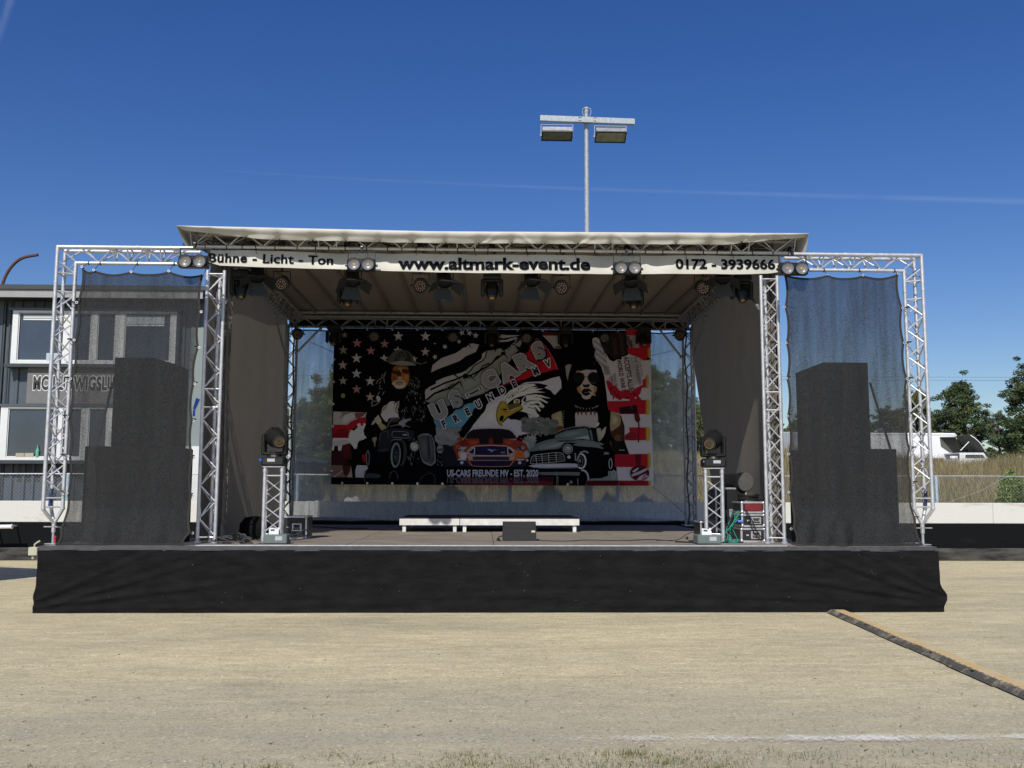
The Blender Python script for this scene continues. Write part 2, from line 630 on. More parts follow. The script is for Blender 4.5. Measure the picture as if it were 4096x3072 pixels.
# chalk line
def mat_chalk():
    m = bpy.data.materials.new('worn_chalk')
    m.use_nodes = True
    n, l = m.node_tree.nodes, m.node_tree.links
    b = n['Principled BSDF']
    b.inputs['Base Color'].default_value = (.95, .92, .85, 1)
    b.inputs['Roughness'].default_value = .95
    tc = n.new('ShaderNodeTexCoord')
    t = n.new('ShaderNodeTexNoise')
    t.inputs['Scale'].default_value = 38
    t.inputs['Detail'].default_value = 8
    t.inputs['Roughness'].default_value = .75
    l.new(tc.outputs['Object'], t.inputs['Vector'])
    at_ = n.new('ShaderNodeAttribute')
    at_.attribute_name = 'print'
    mt = n.new('ShaderNodeMath')
    mt.operation = 'ADD'
    l.new(t.outputs['Fac'], mt.inputs[0])
    l.new(at_.outputs['Fac'], mt.inputs[1])
    mr = n.new('ShaderNodeMapRange')
    mr.inputs[1].default_value, mr.inputs[2].default_value = .78, 1.15
    mr.inputs[4].default_value = .9
    l.new(mt.outputs[0], mr.inputs[0])
    l.new(mr.outputs[0], b.inputs['Alpha'])
    return m


M['chalk'] = mat_chalk()
mb = MB()
yl0, yl1 = gnd(700, 2938), gnd(4096, 2928)
NX = 160
for i in range(NX):
    for j, (wa, wb) in enumerate([(-1 + .2 * q, -.8 + .2 * q) for q in range(10)]):
        def pt(k, q):
            t = k / NX
            x = -4.2 + 9.2 * t
            y = 6.37 + .015 * math.sin(5 * t * 3) + q * .14 + .006 * math.sin(k * 1.3)
            return (x, y, .016)
        strength = min(.5, max(0.06, .12 + .5 * (i / NX - .12))) * (1 - ((wa + wb) / 2) ** 2)
        if i / NX > .45:
            strength = min(1, .45 + (i / NX - .45) * 3) * (.42 + .05 * math.sin(i * .23) + .04 * math.sin(i * .71)) * (1 - ((wa + wb) / 2) ** 2)
        mb.cur = (strength,) * 3
        mb.add([pt(i, wa), pt(i + 1, wa), pt(i + 1, wb), pt(i, wb)], [(0, 1, 2, 3)])
tag(mb.build('chalk_line', M['chalk']), 'worn white chalk line across the gravel', None, None, 'structure')


# grass tufts along the near edge
def blades(name, P, H, Wd, lean, cols, seed=1):
    r = np.random.default_rng(seed)
    n = len(P)
    ang = r.uniform(0, 2 * np.pi, n)
    dx, dy = np.cos(ang), np.sin(ang)
    la = r.uniform(0, 2 * np.pi, n)
    lx, ly = np.cos(la) * lean * H * r.uniform(.3, 1, n), np.sin(la) * lean * H * r.uniform(.3, 1, n)
    V = np.zeros((n, 5, 3))
    V[:, 0] = P + np.stack([-dx * Wd, -dy * Wd, np.zeros(n)], 1)
    V[:, 1] = P + np.stack([dx * Wd, dy * Wd, np.zeros(n)], 1)
    mid = P + np.stack([lx * .35, ly * .35, H * .55], 1)
    V[:, 2] = mid + np.stack([dx * Wd * .7, dy * Wd * .7, np.zeros(n)], 1)
    V[:, 3] = mid - np.stack([dx * Wd * .7, dy * Wd * .7, np.zeros(n)], 1)
    V[:, 4] = P + np.stack([lx, ly, H], 1)
    i0 = np.arange(n)[:, None] * 5
    F = np.concatenate([i0 + np.array([[0, 1, 2]]), i0 + np.array([[0, 2, 3]]), i0 + np.array([[3, 2, 4]])], 1).reshape(-1, 3)
    A = np.repeat(cols, 3, axis=0)
    A = np.concatenate([A, np.ones((len(A), 1))], 1)
    return V.reshape(-1, 3), F, A


def mat_tint(name, rough=.8, transl=.3):
    m = bpy.data.materials.new(name)
    m.use_nodes = True
    n, l = m.node_tree.nodes, m.node_tree.links
    b = n['Principled BSDF']
    b.inputs['Roughness'].default_value = rough
    b.inputs['Specular IOR Level'].default_value = .3
    a = n.new('ShaderNodeAttribute')
    a.attribute_name = 'tint'
    l.new(a.outputs['Color'], b.inputs['Base Color'])
    tr = n.new('ShaderNodeBsdfTranslucent')
    l.new(a.outputs['Color'], tr.inputs[0])
    mx = n.new('ShaderNodeMixShader')
    mx.inputs[0].default_value = transl
    l.new(b.outputs[0], mx.inputs[1])
    l.new(tr.outputs[0], mx.inputs[2])
    l.new(mx.outputs[0], n['Material Output'].inputs[0])
    return m


M['grass'] = mat_tint('grass_blades', .7, .3)
M['leaf'] = mat_tint('tree_leaves', .55, .22)

pts, hs, cc = [], [], []
for i in range(135):
    u = rng.uniform(-100, 4200)
    dens = .35 + .65 * min(1, max(0, (u - 900) / 1800))
    if rng.random() > dens:
        continue
    v = rng.uniform(3015, 3120) + (45 if u < 1200 else 0)
    c = gnd(u, v)
    k = int(rng.uniform(25, 90))
    s = rng.uniform(.03, .11)
    p = rng.normal(0, 1, (k, 3)) * np.array([s * 1.6, s, 0]) + np.array([c.x, c.y, 0])
    pts.append(p)
    hs.append(rng.uniform(.008, .042, k) * rng.uniform(.6, 1.3))
    dry = rng.random((k, 1)) < .45
    g = np.array([[.17, .20, .07]]) * rng.uniform(.6, 1.3, (k, 1))
    d = np.array([[.46, .40, .24]]) * rng.uniform(.6, 1.1, (k, 1))
    cc.append(np.where(dry, d, g))
P_, H_, C_ = np.concatenate(pts), np.concatenate(hs), np.concatenate(cc)
V, F, A = blades('g', P_, H_, .0022, .9, C_, 3)
o = nmesh('grass_tufts', V, F, M['grass'], attr=A)
tag(o, 'low sparse grass growing at the near edge of the gravel', 'grass', None, 'stuff')

# loose stones and twigs
mb = MB()
for i in range(330):
    u, v = rng.uniform(0, 4096), rng.uniform(2660, 3072)
    if rng.random() < .25:
        v = rng.uniform(2480, 2700)
    c = gnd(u, v)
    r_ = rng.uniform(.0025, .008) * (1.6 if rng.random() < .05 else 1)
    g_ = rng.uniform(.1, .4) if rng.random() < .8 else .5
    mb.cur = (g_, g_ * .95, g_ * .85)
    mb.sphere((c.x, c.y, r_ * .4), r_, 6, 4, (rng.uniform(.8, 1.8), rng.uniform(.7, 1.3), rng.uniform(.5, .9)))
for i in range(26):
    u, v = rng.uniform(0, 4096), rng.uniform(2750, 3060)
    c = gnd(u, v)
    a = rng.uniform(-1.5, 1.5)
    L = rng.uniform(.015, .05)
    mb.cur = (.08, .065, .05)
    mb.tube((c.x, c.y, .005), (c.x + L * math.cos(a), c.y + L * math.sin(a), .012), .003, 5, .0015)


def mat_print(name, rough=.5, spec=.3, var=0):
    m = bpy.data.materials.new(name)
    m.use_nodes = True
    n, l = m.node_tree.nodes, m.node_tree.links
    b = n['Principled BSDF']
    b.inputs['Roughness'].default_value = rough
    b.inputs['Specular IOR Level'].default_value = spec
    a = n.new('ShaderNodeAttribute')
    a.attribute_name = 'print'
    if var:
        tc = n.new('ShaderNodeTexCoord')
        t = n.new('ShaderNodeTexNoise')
        t.inputs['Scale'].default_value = 8
        t.inputs['Detail'].default_value = 8
        l.new(tc.outputs['Object'], t.inputs['Vector'])
        r = n.new('ShaderNodeValToRGB')
        r.color_ramp.elements[0].position = .3
        r.color_ramp.elements[1].position = .7
        r.color_ramp.elements[0].color = (1 - var, 1 - var, 1 - var, 1)
        r.color_ramp.elements[1].color = (1 + var * .4,) * 3 + (1,)
        l.new(t.outputs['Fac'], r.inputs[0])
        x = n.new('ShaderNodeMixRGB')
        x.blend_type = 'MULTIPLY'
        x.inputs[0].default_value = 1
        l.new(a.outputs['Color'], x.inputs[1])
        l.new(r.outputs[0], x.inputs[2])
        l.new(x.outputs[0], b.inputs['Base Color'])
    else:
        l.new(a.outputs['Color'], b.inputs['Base Color'])
    return m


M['pebble'] = mat_print('pebbles', .9, .2)
tag(mb.build('gravel_stones', M['pebble'], smooth=False), 'loose pebbles and twigs scattered on the gravel', 'gravel', None, 'stuff')

# ================================================================== berm behind the barrier
WALL_Y = 22.35
WALL_Z = at(3950, 2012, WALL_Y).z


def berm_h(x, y):
    k = min(1, max(0, (y - 24) / 17))
    k = k * k * (3 - 2 * k)
    side = 1.0 if x > 2 else max(.35, 1 - (2 - x) * .06)
    crest = 2.75 * side + .25 * math.sin(x * .13 + 1) + .12 * math.sin(x * .5)
    if x > 8:
        crest += min(.5, (x - 8) * .03)
    crest -= .42 * math.exp(-((x - 20.3) / 4.0) ** 2)
    base = .85
    return base + (crest - base) * k + .05 * math.sin(x * .9 + y * .7)


mb = MB()
mb.grid(lambda a, b: (-70 + 150 * a, 23.2 + 150 * b ** 1.7, berm_h(-70 + 150 * a, 23.2 + 150 * b ** 1.7)), 150, 60)
M['soil'] = mat('dry_grass_soil', (.17, .14, .07), .95, 0, c2=(.11, .095, .05), scale=1.6, bump=.6, bscale=6)
tag(mb.build('grass_bank', M['soil'], smooth=True), 'earth bank rising behind the track barrier', None, None, 'structure')

# tall dry grass on the bank
n1 = 150000
xx = rng.uniform(-26, 34, n1)
yy = 23.6 + (rng.random(n1) ** 1.25) * 24
keep = (xx > 4.5) | ((xx > -9.5) & (rng.random(n1) < .45)) | (rng.random(n1) < .02)
keep &= np.abs(xx) < 3 + yy * .62
keep &= ~((xx > -9.5) & (xx < -1.5) & (yy < 34) & (rng.random(n1) < .75))
xx, yy = xx[keep], yy[keep]
zz = np.array([berm_h(a, b) for a, b in zip(xx, yy)])
patch = .5 + .5 * np.sin(xx * .9 + np.sin(yy * .5) * 2) * np.cos(yy * .55 + xx * .2)
hh = rng.uniform(.14, .55, len(xx)) * (.7 + .5 * patch) * np.clip(.55 + (yy - 23) * .06, .5, 1.25)
green = np.clip(.35 + .5 * (patch - .5) + rng.normal(0, .2, len(xx)), 0, 1)[:, None]
cc = (np.array([[.4, .32, .18]]) * (1 - green) + np.array([[.23, .23, .1]]) * green) * rng.uniform(.6, 1.25, (len(xx), 1))
V, F, A = blades('b', np.stack([xx, yy, zz - .03], 1), hh, .008, .7, cc, 5)
o = nmesh('tall_grass', V, F, M['grass'], attr=A)
tag(o, 'tall dry brown and green grass covering the bank behind the barrier', 'grass', None, 'stuff')

# ================================================================== track barrier
XR = 60
wall = thing('barrier_wall', 'low concrete track barrier, white above and black kickboard below, behind the stage', 'wall', (0, WALL_Y, 0))


def mat_dirty(name, c, dirt, scale, lo, hi, stretch=(1, 1, 1), rough=.75):
    m = mat(name, c, rough, 0, spec=.12, c2=dirt, scale=scale, stretch=stretch, bump=.3, bscale=20, detail=9)
    for nd in m.node_tree.nodes:
        if nd.type == 'VALTORGB':
            nd.color_ramp.elements[0].position = lo
            nd.color_ramp.elements[1].position = hi
    return m


M['wallwhite'] = mat_dirty('barrier_white', (.6, .605, .57), (.4, .35, .27), 1.1, .28, .42, (.7, 1, 2.5))
M['wallblack'] = mat_dirty('barrier_black', (.004, .005, .006), (.02, .02, .02), 1.2, .25, .4, (.4, 1, 2))
M['wallgrey'] = mat_dirty('barrier_skirting', (.016, .017, .018), (.1, .095, .085), 2.5, .3, .62, (.5, 1, 3))
zb = at(3950, 2095, WALL_Y).z
zg = at(3950, 2192, WALL_Y).z
mb = MB()
for k in range(30):
    x0 = -XR + k * 4
    mb.bbox((x0 + 2, WALL_Y + .15, (WALL_Z + zb) / 2), (3.996, .3, WALL_Z - zb), .012)
mb.build('white_band', M['wallwhite'], wall)
mb = MB()
mb.grid(lambda a, b: (-XR + 120 * a, WALL_Y - .012 + .01 * math.sin(a * 260), zg + (zb - .003 - zg) * b), 240, 1)
mb.bx((-XR, WALL_Y + .02, 0), (XR, WALL_Y + .28, zb - .004))
mb.build('black_kickboard', M['wallblack'], wall)
mb = MB()
mb.grid(lambda a, b: (-XR + 120 * a, WALL_Y - .05 - .05 * (1 - b), -.01 + (zg + .01) * b), 60, 2)
for k in range(60):
    x = -XR + 2 * k + .3
    mb.cur = None
    mb.sphere((x, WALL_Y - .05, zg - .02), .03, 8, 5, (1.3, .4, .8))
mb.build('grey_skirting', M['wallgrey'], wall)

# fence on top of / behind the barrier
FY = WALL_Y + .55
zr = at(3900, 1906, FY).z
fence = thing('chain_link_fence', 'rusty chain link fence with top rail and weathered blue posts behind the barrier', 'fence', (0, FY, 0))
mb = MB()
for k in range(24):
    a = Vector((-36 + 3 * k, FY, zr + .012 * math.sin(k * 2.1)))
    b = Vector((-36 + 3 * (k + 1), FY, zr + .012 * math.sin((k + 1) * 2.1)))
    mb.tube(a, b, .017, 6)
mb.build('top_rail', M['galv'], fence)
pxs = [at(3745, 1950, FY).x, at(270, 1950, FY).x, at(1190, 1950, FY).x, at(2040, 1950, FY).x, at(2470, 1950, FY).x, at(1330, 1950, FY).x]
pxs += [pxs[0] + 3.1, pxs[0] + 6.2, pxs[1] - 3.0]
for x in pxs:
    mb = MB()
    mb.tube((x, FY, .5), (x, FY, zr), .04, 8)
    mb.build('fence_post', M['blue_post'], fence)
mb = MB()
z0 = .9
H = zr - z0
sp = .085
nn = int(46 / sp)
for k in range(nn):
    x = -23 + k * sp
    for d in (-1, 1):
        a = Vector((x, FY - .02, z0))
        b = Vector((x + d * H, FY - .02, zr))
        t = Vector((.0022, 0, 0))
        mb.add([a - t, a + t, b + t, b - t], [(0, 1, 2, 3)])
mb.build('wire_netting', M['chain'], fence)
p0, p1, p2 = at(3450, 2010, FY), at(4030, 1905, FY), at(3770, 1908, FY)
mb = MB()
mb.path([at(3790, 2010, FY - .05), at(3920, 1965, FY - .05), at(4010, 1915, FY - .05), at(4040, 1904, FY - .05)], .005, 5)
mb.path([at(3752, 1908, FY - .05), at(3760, 1960, FY - .05), at(3768, 2010, FY - .05)], .005, 5)
mb.build('loose_wire', M['galv'], fence)

# wooden brackets standing on the barrier behind the stage
for i, (u, lab) in enumerate(((1333, 'chipped white and orange timber bracket on the barrier, left one behind the print banner'),
                              (1640, 'chipped white and orange timber bracket on the barrier, below the old hot rod picture'))):
    b0 = at(u, 2012, WALL_Y + .1)
    h = px(WALL_Y) * 46
    w_ = .055
    t = thing('timber_bracket', lab, 'bracket', (b0.x, WALL_Y + .1, WALL_Z), 'timber brackets on the barrier')
    mb = MB()
    mb.bbox((b0.x - w_, b0.y, WALL_Z + h / 2), (.035, .05, h), .004)
    mb.bbox((b0.x + w_, b0.y, WALL_Z + h / 2), (.035, .05, h), .004)
    mb.bbox((b0.x, b0.y, WALL_Z + h + .02), (.15, .05, .04), .004)
    mb.build('timber_frame', M['wood'], t)
    mb = MB()
    mb.tube((b0.x, b0.y, WALL_Z), (b0.x, b0.y, WALL_Z + h + .3), .02, 8)
    mb.build('steel_pin', M['galv'], t)

# long dark trailer bed and pale sand heap seen through the rear mesh
a, b = at(1150, 1848, 36), at(1278, 1890, 36)
t = thing('flatbed_trailer', 'long dark flatbed trailer with red end board behind the barrier', 'trailer', (b.x - 2, 36, berm_h(b.x - 2, 36)))
mb = MB()
mb.bbox(((a.x + b.x) / 2 - 1.5, 36.9, (a.z + b.z) / 2), (b.x - a.x + 3, 1.8, a.z - b.z), .03)
mb.build('bed', M['dark_in'], t)
mb = MB()
mb.bbox(((a.x + b.x) / 2 - 1.5, 36.85, a.z + .05), (b.x - a.x + 3.05, 1.95, .1), .02)
mb.build('top_board', mat('weathered_board', (.5, .42, .36), .8, 0, var=.2), t)
for xx_ in (a.x, b.x - 1.2):
    mb = MB()
    mb.lathe([(.0, -.12), (.3, -.12), (.36, -.06), (.36, .06), (.3, .12), (0, .12)], (xx_, 36.1, b.z - .1), (0, 1, 0), 18)
    mb.build('wheel', M['rubber'], t)
mb = MB()
e0, e1 = at(1288, 1872, 35.95), at(1300, 1893, 35.95)
mb.bbox(((e0.x + e1.x) / 2, 35.95, (e0.z + e1.z) / 2), (abs(e1.x - e0.x) + .03, .1, abs(e0.z - e1.z)), .01)
mb.build('end_board', mat('faded_orange_board', (.42, .1, .05), .7), t)

c0 = at(1300, 2008, 25)
mb = MB()
M['sand'] = mat('pale_sand', (.62, .57, .48), .95, 0, var=.2, scale=10, bump=.5, bscale=12)
for (ua, ub, hpx) in ((1180, 1322, 18), (1335, 1480, 34)):
    A_, B_ = at(ua, 2020, 25.2), at(ub, 2020, 25.2)
    hz = px(25) * hpx

    def heap(s_, t_, A_=A_, B_=B_, hz=hz):
        x = A_.x + (B_.x - A_.x) * s_
        y = 24.5 + 1.6 * t_
        k = math.sin(math.pi * s_) ** .7 * math.sin(math.pi * t_) ** .6
        return (x, y, .8 + (A_.z - .8 + hz) * k + .04 * math.sin(s_ * 23) * k)
    mb.grid(heap, 22, 12)
tag(mb.build('sand_heap', M['sand'], smooth=True), 'pale sand heaped behind the barrier', 'sand', None, 'stuff')


# ================================================================== trees, bushes
def make_tree(seed, kind):
    """unit-ish tree (height 1): trunk, limbs, crown of leaf clumps"""
    r = np.random.default_rng(seed)
    wood = MB()
    limbs = MB()
    H = 1.0
    wood.path([(0, 0, -.04), (.004, .003, .1), (r.normal(0, .008), r.normal(0, .008), .45), (r.normal(0, .012), r.normal(0, .012), .78)], [.026, .02, .014, .006], 7)
    clumps = []
    nl = {'poplar': 62, 'broad': 66, 'birch': 48}[kind]
    for i in range(nl):
        t = (i + r.random()) / nl
        if kind == 'poplar':
            z = .05 + .91 * t
            rad = .2 * math.sin(math.pi * min(1, .12 + t * .9)) ** .75 * r.uniform(.45, 1.2)
        elif kind == 'broad':
            z = .05 + .87 * t ** .9
            rad = .34 * math.sin(math.pi * min(1, .2 + t * .79)) ** .8 * r.uniform(.35, 1.15)
        else:
            z = .05 + .89 * t
            rad = .26 * math.sin(math.pi * min(1, .1 + t * .88)) ** .7 * r.uniform(.2, 1.15)
        a = r.uniform(0, 2 * math.pi)
        p = np.array([math.cos(a) * rad, math.sin(a) * rad, z])
        b0 = np.array([0, 0, max(.08, z - .16)])
        limbs.path([b0, (b0 + p) / 2 + np.array([0, 0, -.01]), p], [.009, .005, .002], 5)
        clumps.append((p, r.uniform(.045, .095) * (1.1 if kind == 'broad' else .85)))
        for q in range(4):
            clumps.append((p + r.normal(0, .06, 3), r.uniform(.022, .055)))
    Vs, Cs = [], []
    for (c, s) in clumps:
        k = int(210 * (s / .06) ** 1.6)
        d = r.normal(0, 1, (k, 3))
        d /= np.linalg.norm(d, axis=1)[:, None]
        pos = c + d * s * (r.random((k, 1)) ** .45) * np.array([1, 1, .8])
        Vs.append(pos)
        base = {'poplar': (.1, .135, .06), 'broad': (.12, .14, .052), 'birch': (.11, .15, .075)}[kind]
        f = r.uniform(.6, 1.4)
        Cs.append(np.array([base]) * f * r.uniform(.6, 1.5, (k, 1)) * np.array([[1 + r.normal(0, .1), 1, 1 + r.normal(0, .15)]]))
    P = np.concatenate(Vs)
    C = np.concatenate(Cs)
    n = len(P)
    L = r.uniform(.006, .0125, n)
    a = r.normal(0, 1, (n, 3))
    a /= np.linalg.norm(a, axis=1)[:, None]
    b = np.cross(a, r.normal(0, 1, (n, 3)))
    b /= np.linalg.norm(b, axis=1)[:, None]
    a *= L[:, None]
    b *= L[:, None] * .55
    V = np.stack([P - a, P + b, P + a, P - b], 1).reshape(-1, 3)
    F = np.arange(4 * n).reshape(-1, 4)
    return wood, limbs, V, F, np.concatenate([C, np.ones((n, 1))], 1)


PROTO = {}


def tree(kind, seed, x, y, z, h, w_, label, group='trees beyond the grass bank', name='tree', rot=0):
    key = (kind, seed)
    if key not in PROTO:
        wood, limbs, V, F, A = make_tree(seed, kind)
        t = thing(name, label, 'tree', (0, 0, 0), group)
        wood.build('trunk', M['bark'], t)
        limbs.build('limbs', M['bark'], t)
        nmesh('crown', V, F, M['leaf'], t, attr=A)
        PROTO[key] = t
    else:
        t = copy_tree(PROTO[key])
        t['label'] = label
    t.location = (x, y, z)
    t.scale = (h * w_, h * w_, h)
    t.rotation_euler = (0, 0, rot)
    return t


def tree_px(kind, seed, u, vtop, Y, w_, label, rot=0):
    p = at(u, vtop, Y)
    zb_ = berm_h(p.x, min(Y, 120)) - .3
    return tree(kind, seed, p.x, Y, zb_, p.z - zb_, w_, label, rot=rot)


tree_px('poplar', 23, 3838, 1528, 62, 1.25, 'dark green tree with ragged pointed top behind the white box trailer', .3)
tree_px('poplar', 21, 4125, 1468, 58, 1.25, 'tallest dense tree at the right edge of the photo', 1.1)
tree_px('birch', 31, 3990, 1645, 66, 1.1, 'loose airy tree in the gap left of the tallest tree', 2.0)
tree_px('birch', 31, 3740, 1640, 66, 1.1, 'smaller tree just right of the outer right truss leg', 4.1)
tree_px('broad', 11, 3660, 1545, 60, .7, 'slim dark tree behind the outer right truss leg', 2.2)
tree_px('birch', 31, 3560, 1625, 70, 1.4, 'dull tree seen through the right side mesh beside its outer edge', .7)
tree_px('broad', 11, 3450, 1680, 70, 1.2, 'low wide tree seen through the right side mesh beside the loudspeaker', 5.0)
tree_px('broad', 12, 3190, 1665, 62, .9, 'bushy tree seen between the right truss tower and the loudspeaker', 1.0)
tree_px('birch', 32, 3060, 1650, 66, 1.0, 'tree hidden behind the right side curtain', 3.0)
tree_px('broad', 12, 2790, 1625, 44, .9, 'bright yellow green tree in the gap beside the right side curtain', 4.0)
tree_px('poplar', 22, 2705, 1510, 60, 1.1, 'pointed tree right of the print banner seen through the rear mesh', 2.0)
tree_px('poplar', 21, 2600, 1475, 60, 1.0, 'tall tree partly covered by the right edge of the print banner', .4)
tree_px('broad', 11, 2470, 1500, 64, 1.0, 'tree behind the right half of the print banner', 1.4)
tree_px('broad', 12, 2250, 1560, 66, 1.3, 'tree behind the middle of the print banner, right of centre', 2.4)
tree_px('birch', 32, 2010, 1580, 66, 1.3, 'tree behind the middle of the print banner', 3.4)
tree_px('broad', 11, 1770, 1560, 66, 1.2, 'tree behind the print banner, left of centre', 4.4)
tree_px('poplar', 22, 1560, 1500, 64, 1.2, 'tree behind the left half of the print banner', 5.4)
tree_px('broad', 12, 1375, 1440, 58, .8, 'tall tree at the left edge of the print banner', .9)
tree_px('birch', 32, 1275, 1600, 62, 1.3, 'tree with rounded top seen through the rear mesh left of the print banner', 1.9)
tree_px('birch', 31, 1195, 1595, 60, 1.1, 'tree seen beside the left rear truss tower', 2.9)

tree_px('broad', 12, 4330, 1560, 60, 1.1, 'broad tree beyond the bank right of the tallest tree, outside the frame')
tree_px('poplar', 22, 4560, 1500, 64, 1.2, 'tall tree beyond the bank far to the right, outside the frame')
tree_px('birch', 31, 4800, 1600, 62, 1.3, 'airy tree beyond the bank at the far right end of the row, outside the frame')


def bush(x, y, z, r_, h, label, seed, bright=1.0, group='bushes behind the barrier'):
    r = np.random.default_rng(seed)
    n = 2600
    k = r.random(n) ** .5
    a = r.uniform(0, 2 * np.pi, n)
    zf = r.random(n)
    lump = 1 + .35 * np.sin(a * 3 + seed) * np.cos(zf * 5 + seed)
    P = np.stack([np.cos(a) * k * r_ * lump * (1.05 - zf * .5), np.sin(a) * k * r_ * lump * (1.05 - zf * .5), zf * h * (1 - .3 * k)], 1)
    d = r.normal(0, 1, (n, 3))
    d[:, 2] = np.abs(d[:, 2]) + .4
    d /= np.linalg.norm(d, axis=1)[:, None]
    b = np.cross(d, r.normal(0, 1, (n, 3)))
    b /= np.linalg.norm(b, axis=1)[:, None]
    L = r.uniform(.03, .075, n)[:, None]
    V = np.stack([P, P + d * L + b * L * .3, P + d * L * 2, P + d * L - b * L * .3], 1).reshape(-1, 3)
    C = np.array([[.10, .145, .04]]) * bright * r.uniform(.5, 1.6, (n, 1))
    t = thing('bush', label, 'bush', (x, y, z), group)
    nmesh('foliage', V, np.arange(4 * n).reshape(-1, 4), M['leaf'], t, attr=np.concatenate([C, np.ones((n, 1))], 1))
    mb = MB()
    for q in range(7):
        aa = r.uniform(0, 6.28)
        mb.path([(x, y, z), (x + math.cos(aa) * r_ * .3, y + math.sin(aa) * r_ * .3, z + h * .45), (x + math.cos(aa) * r_ * .6, y + math.sin(aa) * r_ * .6, z + h * .85)], [.012, .008, .003], 5)
    mb.build('stems', M['bark'], t)


for i, (u, vt, Y, wpx, lab, br) in enumerate((
        (1800, 1935, 24.2, 150, 'leafy bush behind the barrier below the red car picture', 1.1),
        (2200, 1930, 24.2, 120, 'leafy bush behind the barrier below the grey pick-up picture', 1.1),
        (2430, 1975, 24.0, 70, 'small weed clump at the foot of the floodlight mast', 1.0),
        (2570, 1985, 24.0, 90, 'low weeds right of the floodlight mast', .9),
        (4040, 1870, 27.0, 120, 'yellow green bush on the bank above the right fence rail', 1.9),
        (4080, 1935, 24.5, 60, 'small bush at the right end of the fence rail', 1.3))):
    p = at(u, vt, Y)
    zz_ = berm_h(p.x, Y) - .05
    bush(p.x, Y, zz_, px(Y) * wpx * .6, max(.4, p.z - zz_), lab, 40 + i, br)

# ================================================================== box trailer and camper on the bank
YT = 56
A_, B_ = at(3300, 1730, YT), at(3833, 1842, YT)
zt_ = berm_h(B_.x - 3, 50)
t = thing('box_trailer', 'white box trailer parked on the bank among tall grass', 'trailer', ((A_.x + B_.x) / 2, YT, zt_))
mb = MB()
mb.bbox(((A_.x + B_.x) / 2, YT + 1.2, (A_.z + zt_ + .5) / 2), (B_.x - A_.x, 2.4, A_.z - zt_ - .5), .09)
mb.build('box', M['trailer'], t)
mb = MB()
for dz in (A_.z - .09,):
    mb.bbox(((A_.x + B_.x) / 2, YT - .012, dz), (B_.x - A_.x - .1, .02, .06), .005)
mb.bbox((B_.x - .05, YT - .012, (A_.z + zt_ + .5) / 2), (.05, .02, A_.z - zt_ - .7), .005)
mb.bbox((A_.x + .05, YT - .012, (A_.z + zt_ + .5) / 2), (.05, .02, A_.z - zt_ - .7), .005)
mb.build('edge_rail', mat('pale_grey_rail', (.7, .72, .74), .4), t)
for xx_ in (A_.x + 3.2, A_.x + 4.2):
    mb = MB()
    mb.lathe([(0, -.12), (.28, -.12), (.36, -.06), (.36, .06), (.28, .12), (0, .12)], (xx_, YT + .1, zt_ + .36), (0, 1, 0), 18)
    mb.build('wheel', M['rubber'], t)
# grey container further left
A2, B2 = at(3120, 1727, YT + 2), at(3318, 1842, YT + 2)
t = thing('storage_container', 'grey shed-like container seen through the right mesh left of the loudspeaker', 'container', ((A2.x + B2.x) / 2, YT + 2, zt_))
mb = MB()
mb.bbox(((A2.x + B2.x) / 2, YT + 3.2, (A2.z + zt_) / 2), (B2.x - A2.x, 2.4, A2.z - zt_), .05)
mb.build('body', mat('dull_grey_sheet', (.3, .33, .36), .6, 0, var=.1), t)
mb = MB()
for k in range(26):
    mb.bx((A2.x + .06 + k * (B2.x - A2.x - .1) / 26, YT + 1.96, zt_ + .1), (A2.x + .1 + k * (B2.x - A2.x - .1) / 26, YT + 1.995, A2.z - .1))
mb.build('rib_panel', mat('dull_grey_rib', (.26, .29, .32), .6), t)

# camper with raised shell roof (right of the trailer)
YC = 52
L0, L1 = at(3838, 1810, YC), at(3950, 1842, YC)
zc = berm_h(L0.x, YC)
t = thing('camper_van', 'white camper with raised shell roof propped open beside the box trailer', 'camper', ((L0.x + L1.x) / 2, YC, zc))
mb = MB()
zt2 = L0.z
mb.bx((L0.x, YC, zc), (L1.x - .1, YC + 1.8, zt2 - .32))
mb.prism([(L0.x, zt2 - .32), (L0.x + .3, zt2 - .32), (L0.x + .34, zt2 - .12), (L1.x - .25, zt2 - .12), (L1.x - .1, zt2 - .32), (L1.x + .05, zt2 - .32), (L1.x - .2, zt2), (L0.x, zt2)], (0, .05, 0), (0, YC, 0))
mb.prism([(L0.x, zt2 - .32), (L0.x + .3, zt2 - .32), (L0.x + .34, zt2 - .12), (L1.x - .25, zt2 - .12), (L1.x - .1, zt2 - .32), (L1.x + .05, zt2 - .32), (L1.x - .2, zt2), (L0.x, zt2)], (0, .05, 0), (0, YC + 1.75, 0))
mb.bx((L0.x, YC + .05, zt2 - .06), (L1.x - .2, YC + 1.75, zt2))
mb.build('body', mat('camper_white', (.75, .76, .78), .4, 0, var=.08, scale=4), t)
mb = MB()
mb.bx((L0.x + .34, YC + .06, zt2 - .5), (L1.x - .15, YC + .08, zt2 - .12))
mb.build('window', M['glass'], t)
# raised shell: a bent sheet hinged at the right
tip = at(3882, 1742, YC)
hinge = at(3943, 1809, YC)
shl, lin = MB(), MB()


def shell(s_, t_, off=0):
    # s along from hinge up to the tip, t across depth
    bend = .16 * math.sin(math.pi * s_)
    x = hinge.x + (tip.x - hinge.x) * s_ + bend * .5 + off * .3
    z = hinge.z + (tip.z - hinge.z) * s_ + bend * .45 + off
    return (x, YC + .02 + 1.75 * t_, z)


shl.grid(lambda s_, t_: shell(s_, t_, .05), 12, 2)
shl.grid(lambda s_, t_: (*[shell(s_, 0, 0)[0]], YC + .015, shell(s_, 0, .05 * t_)[2]), 12, 1)
shl.build('raised_roof', M['trailer'], t)


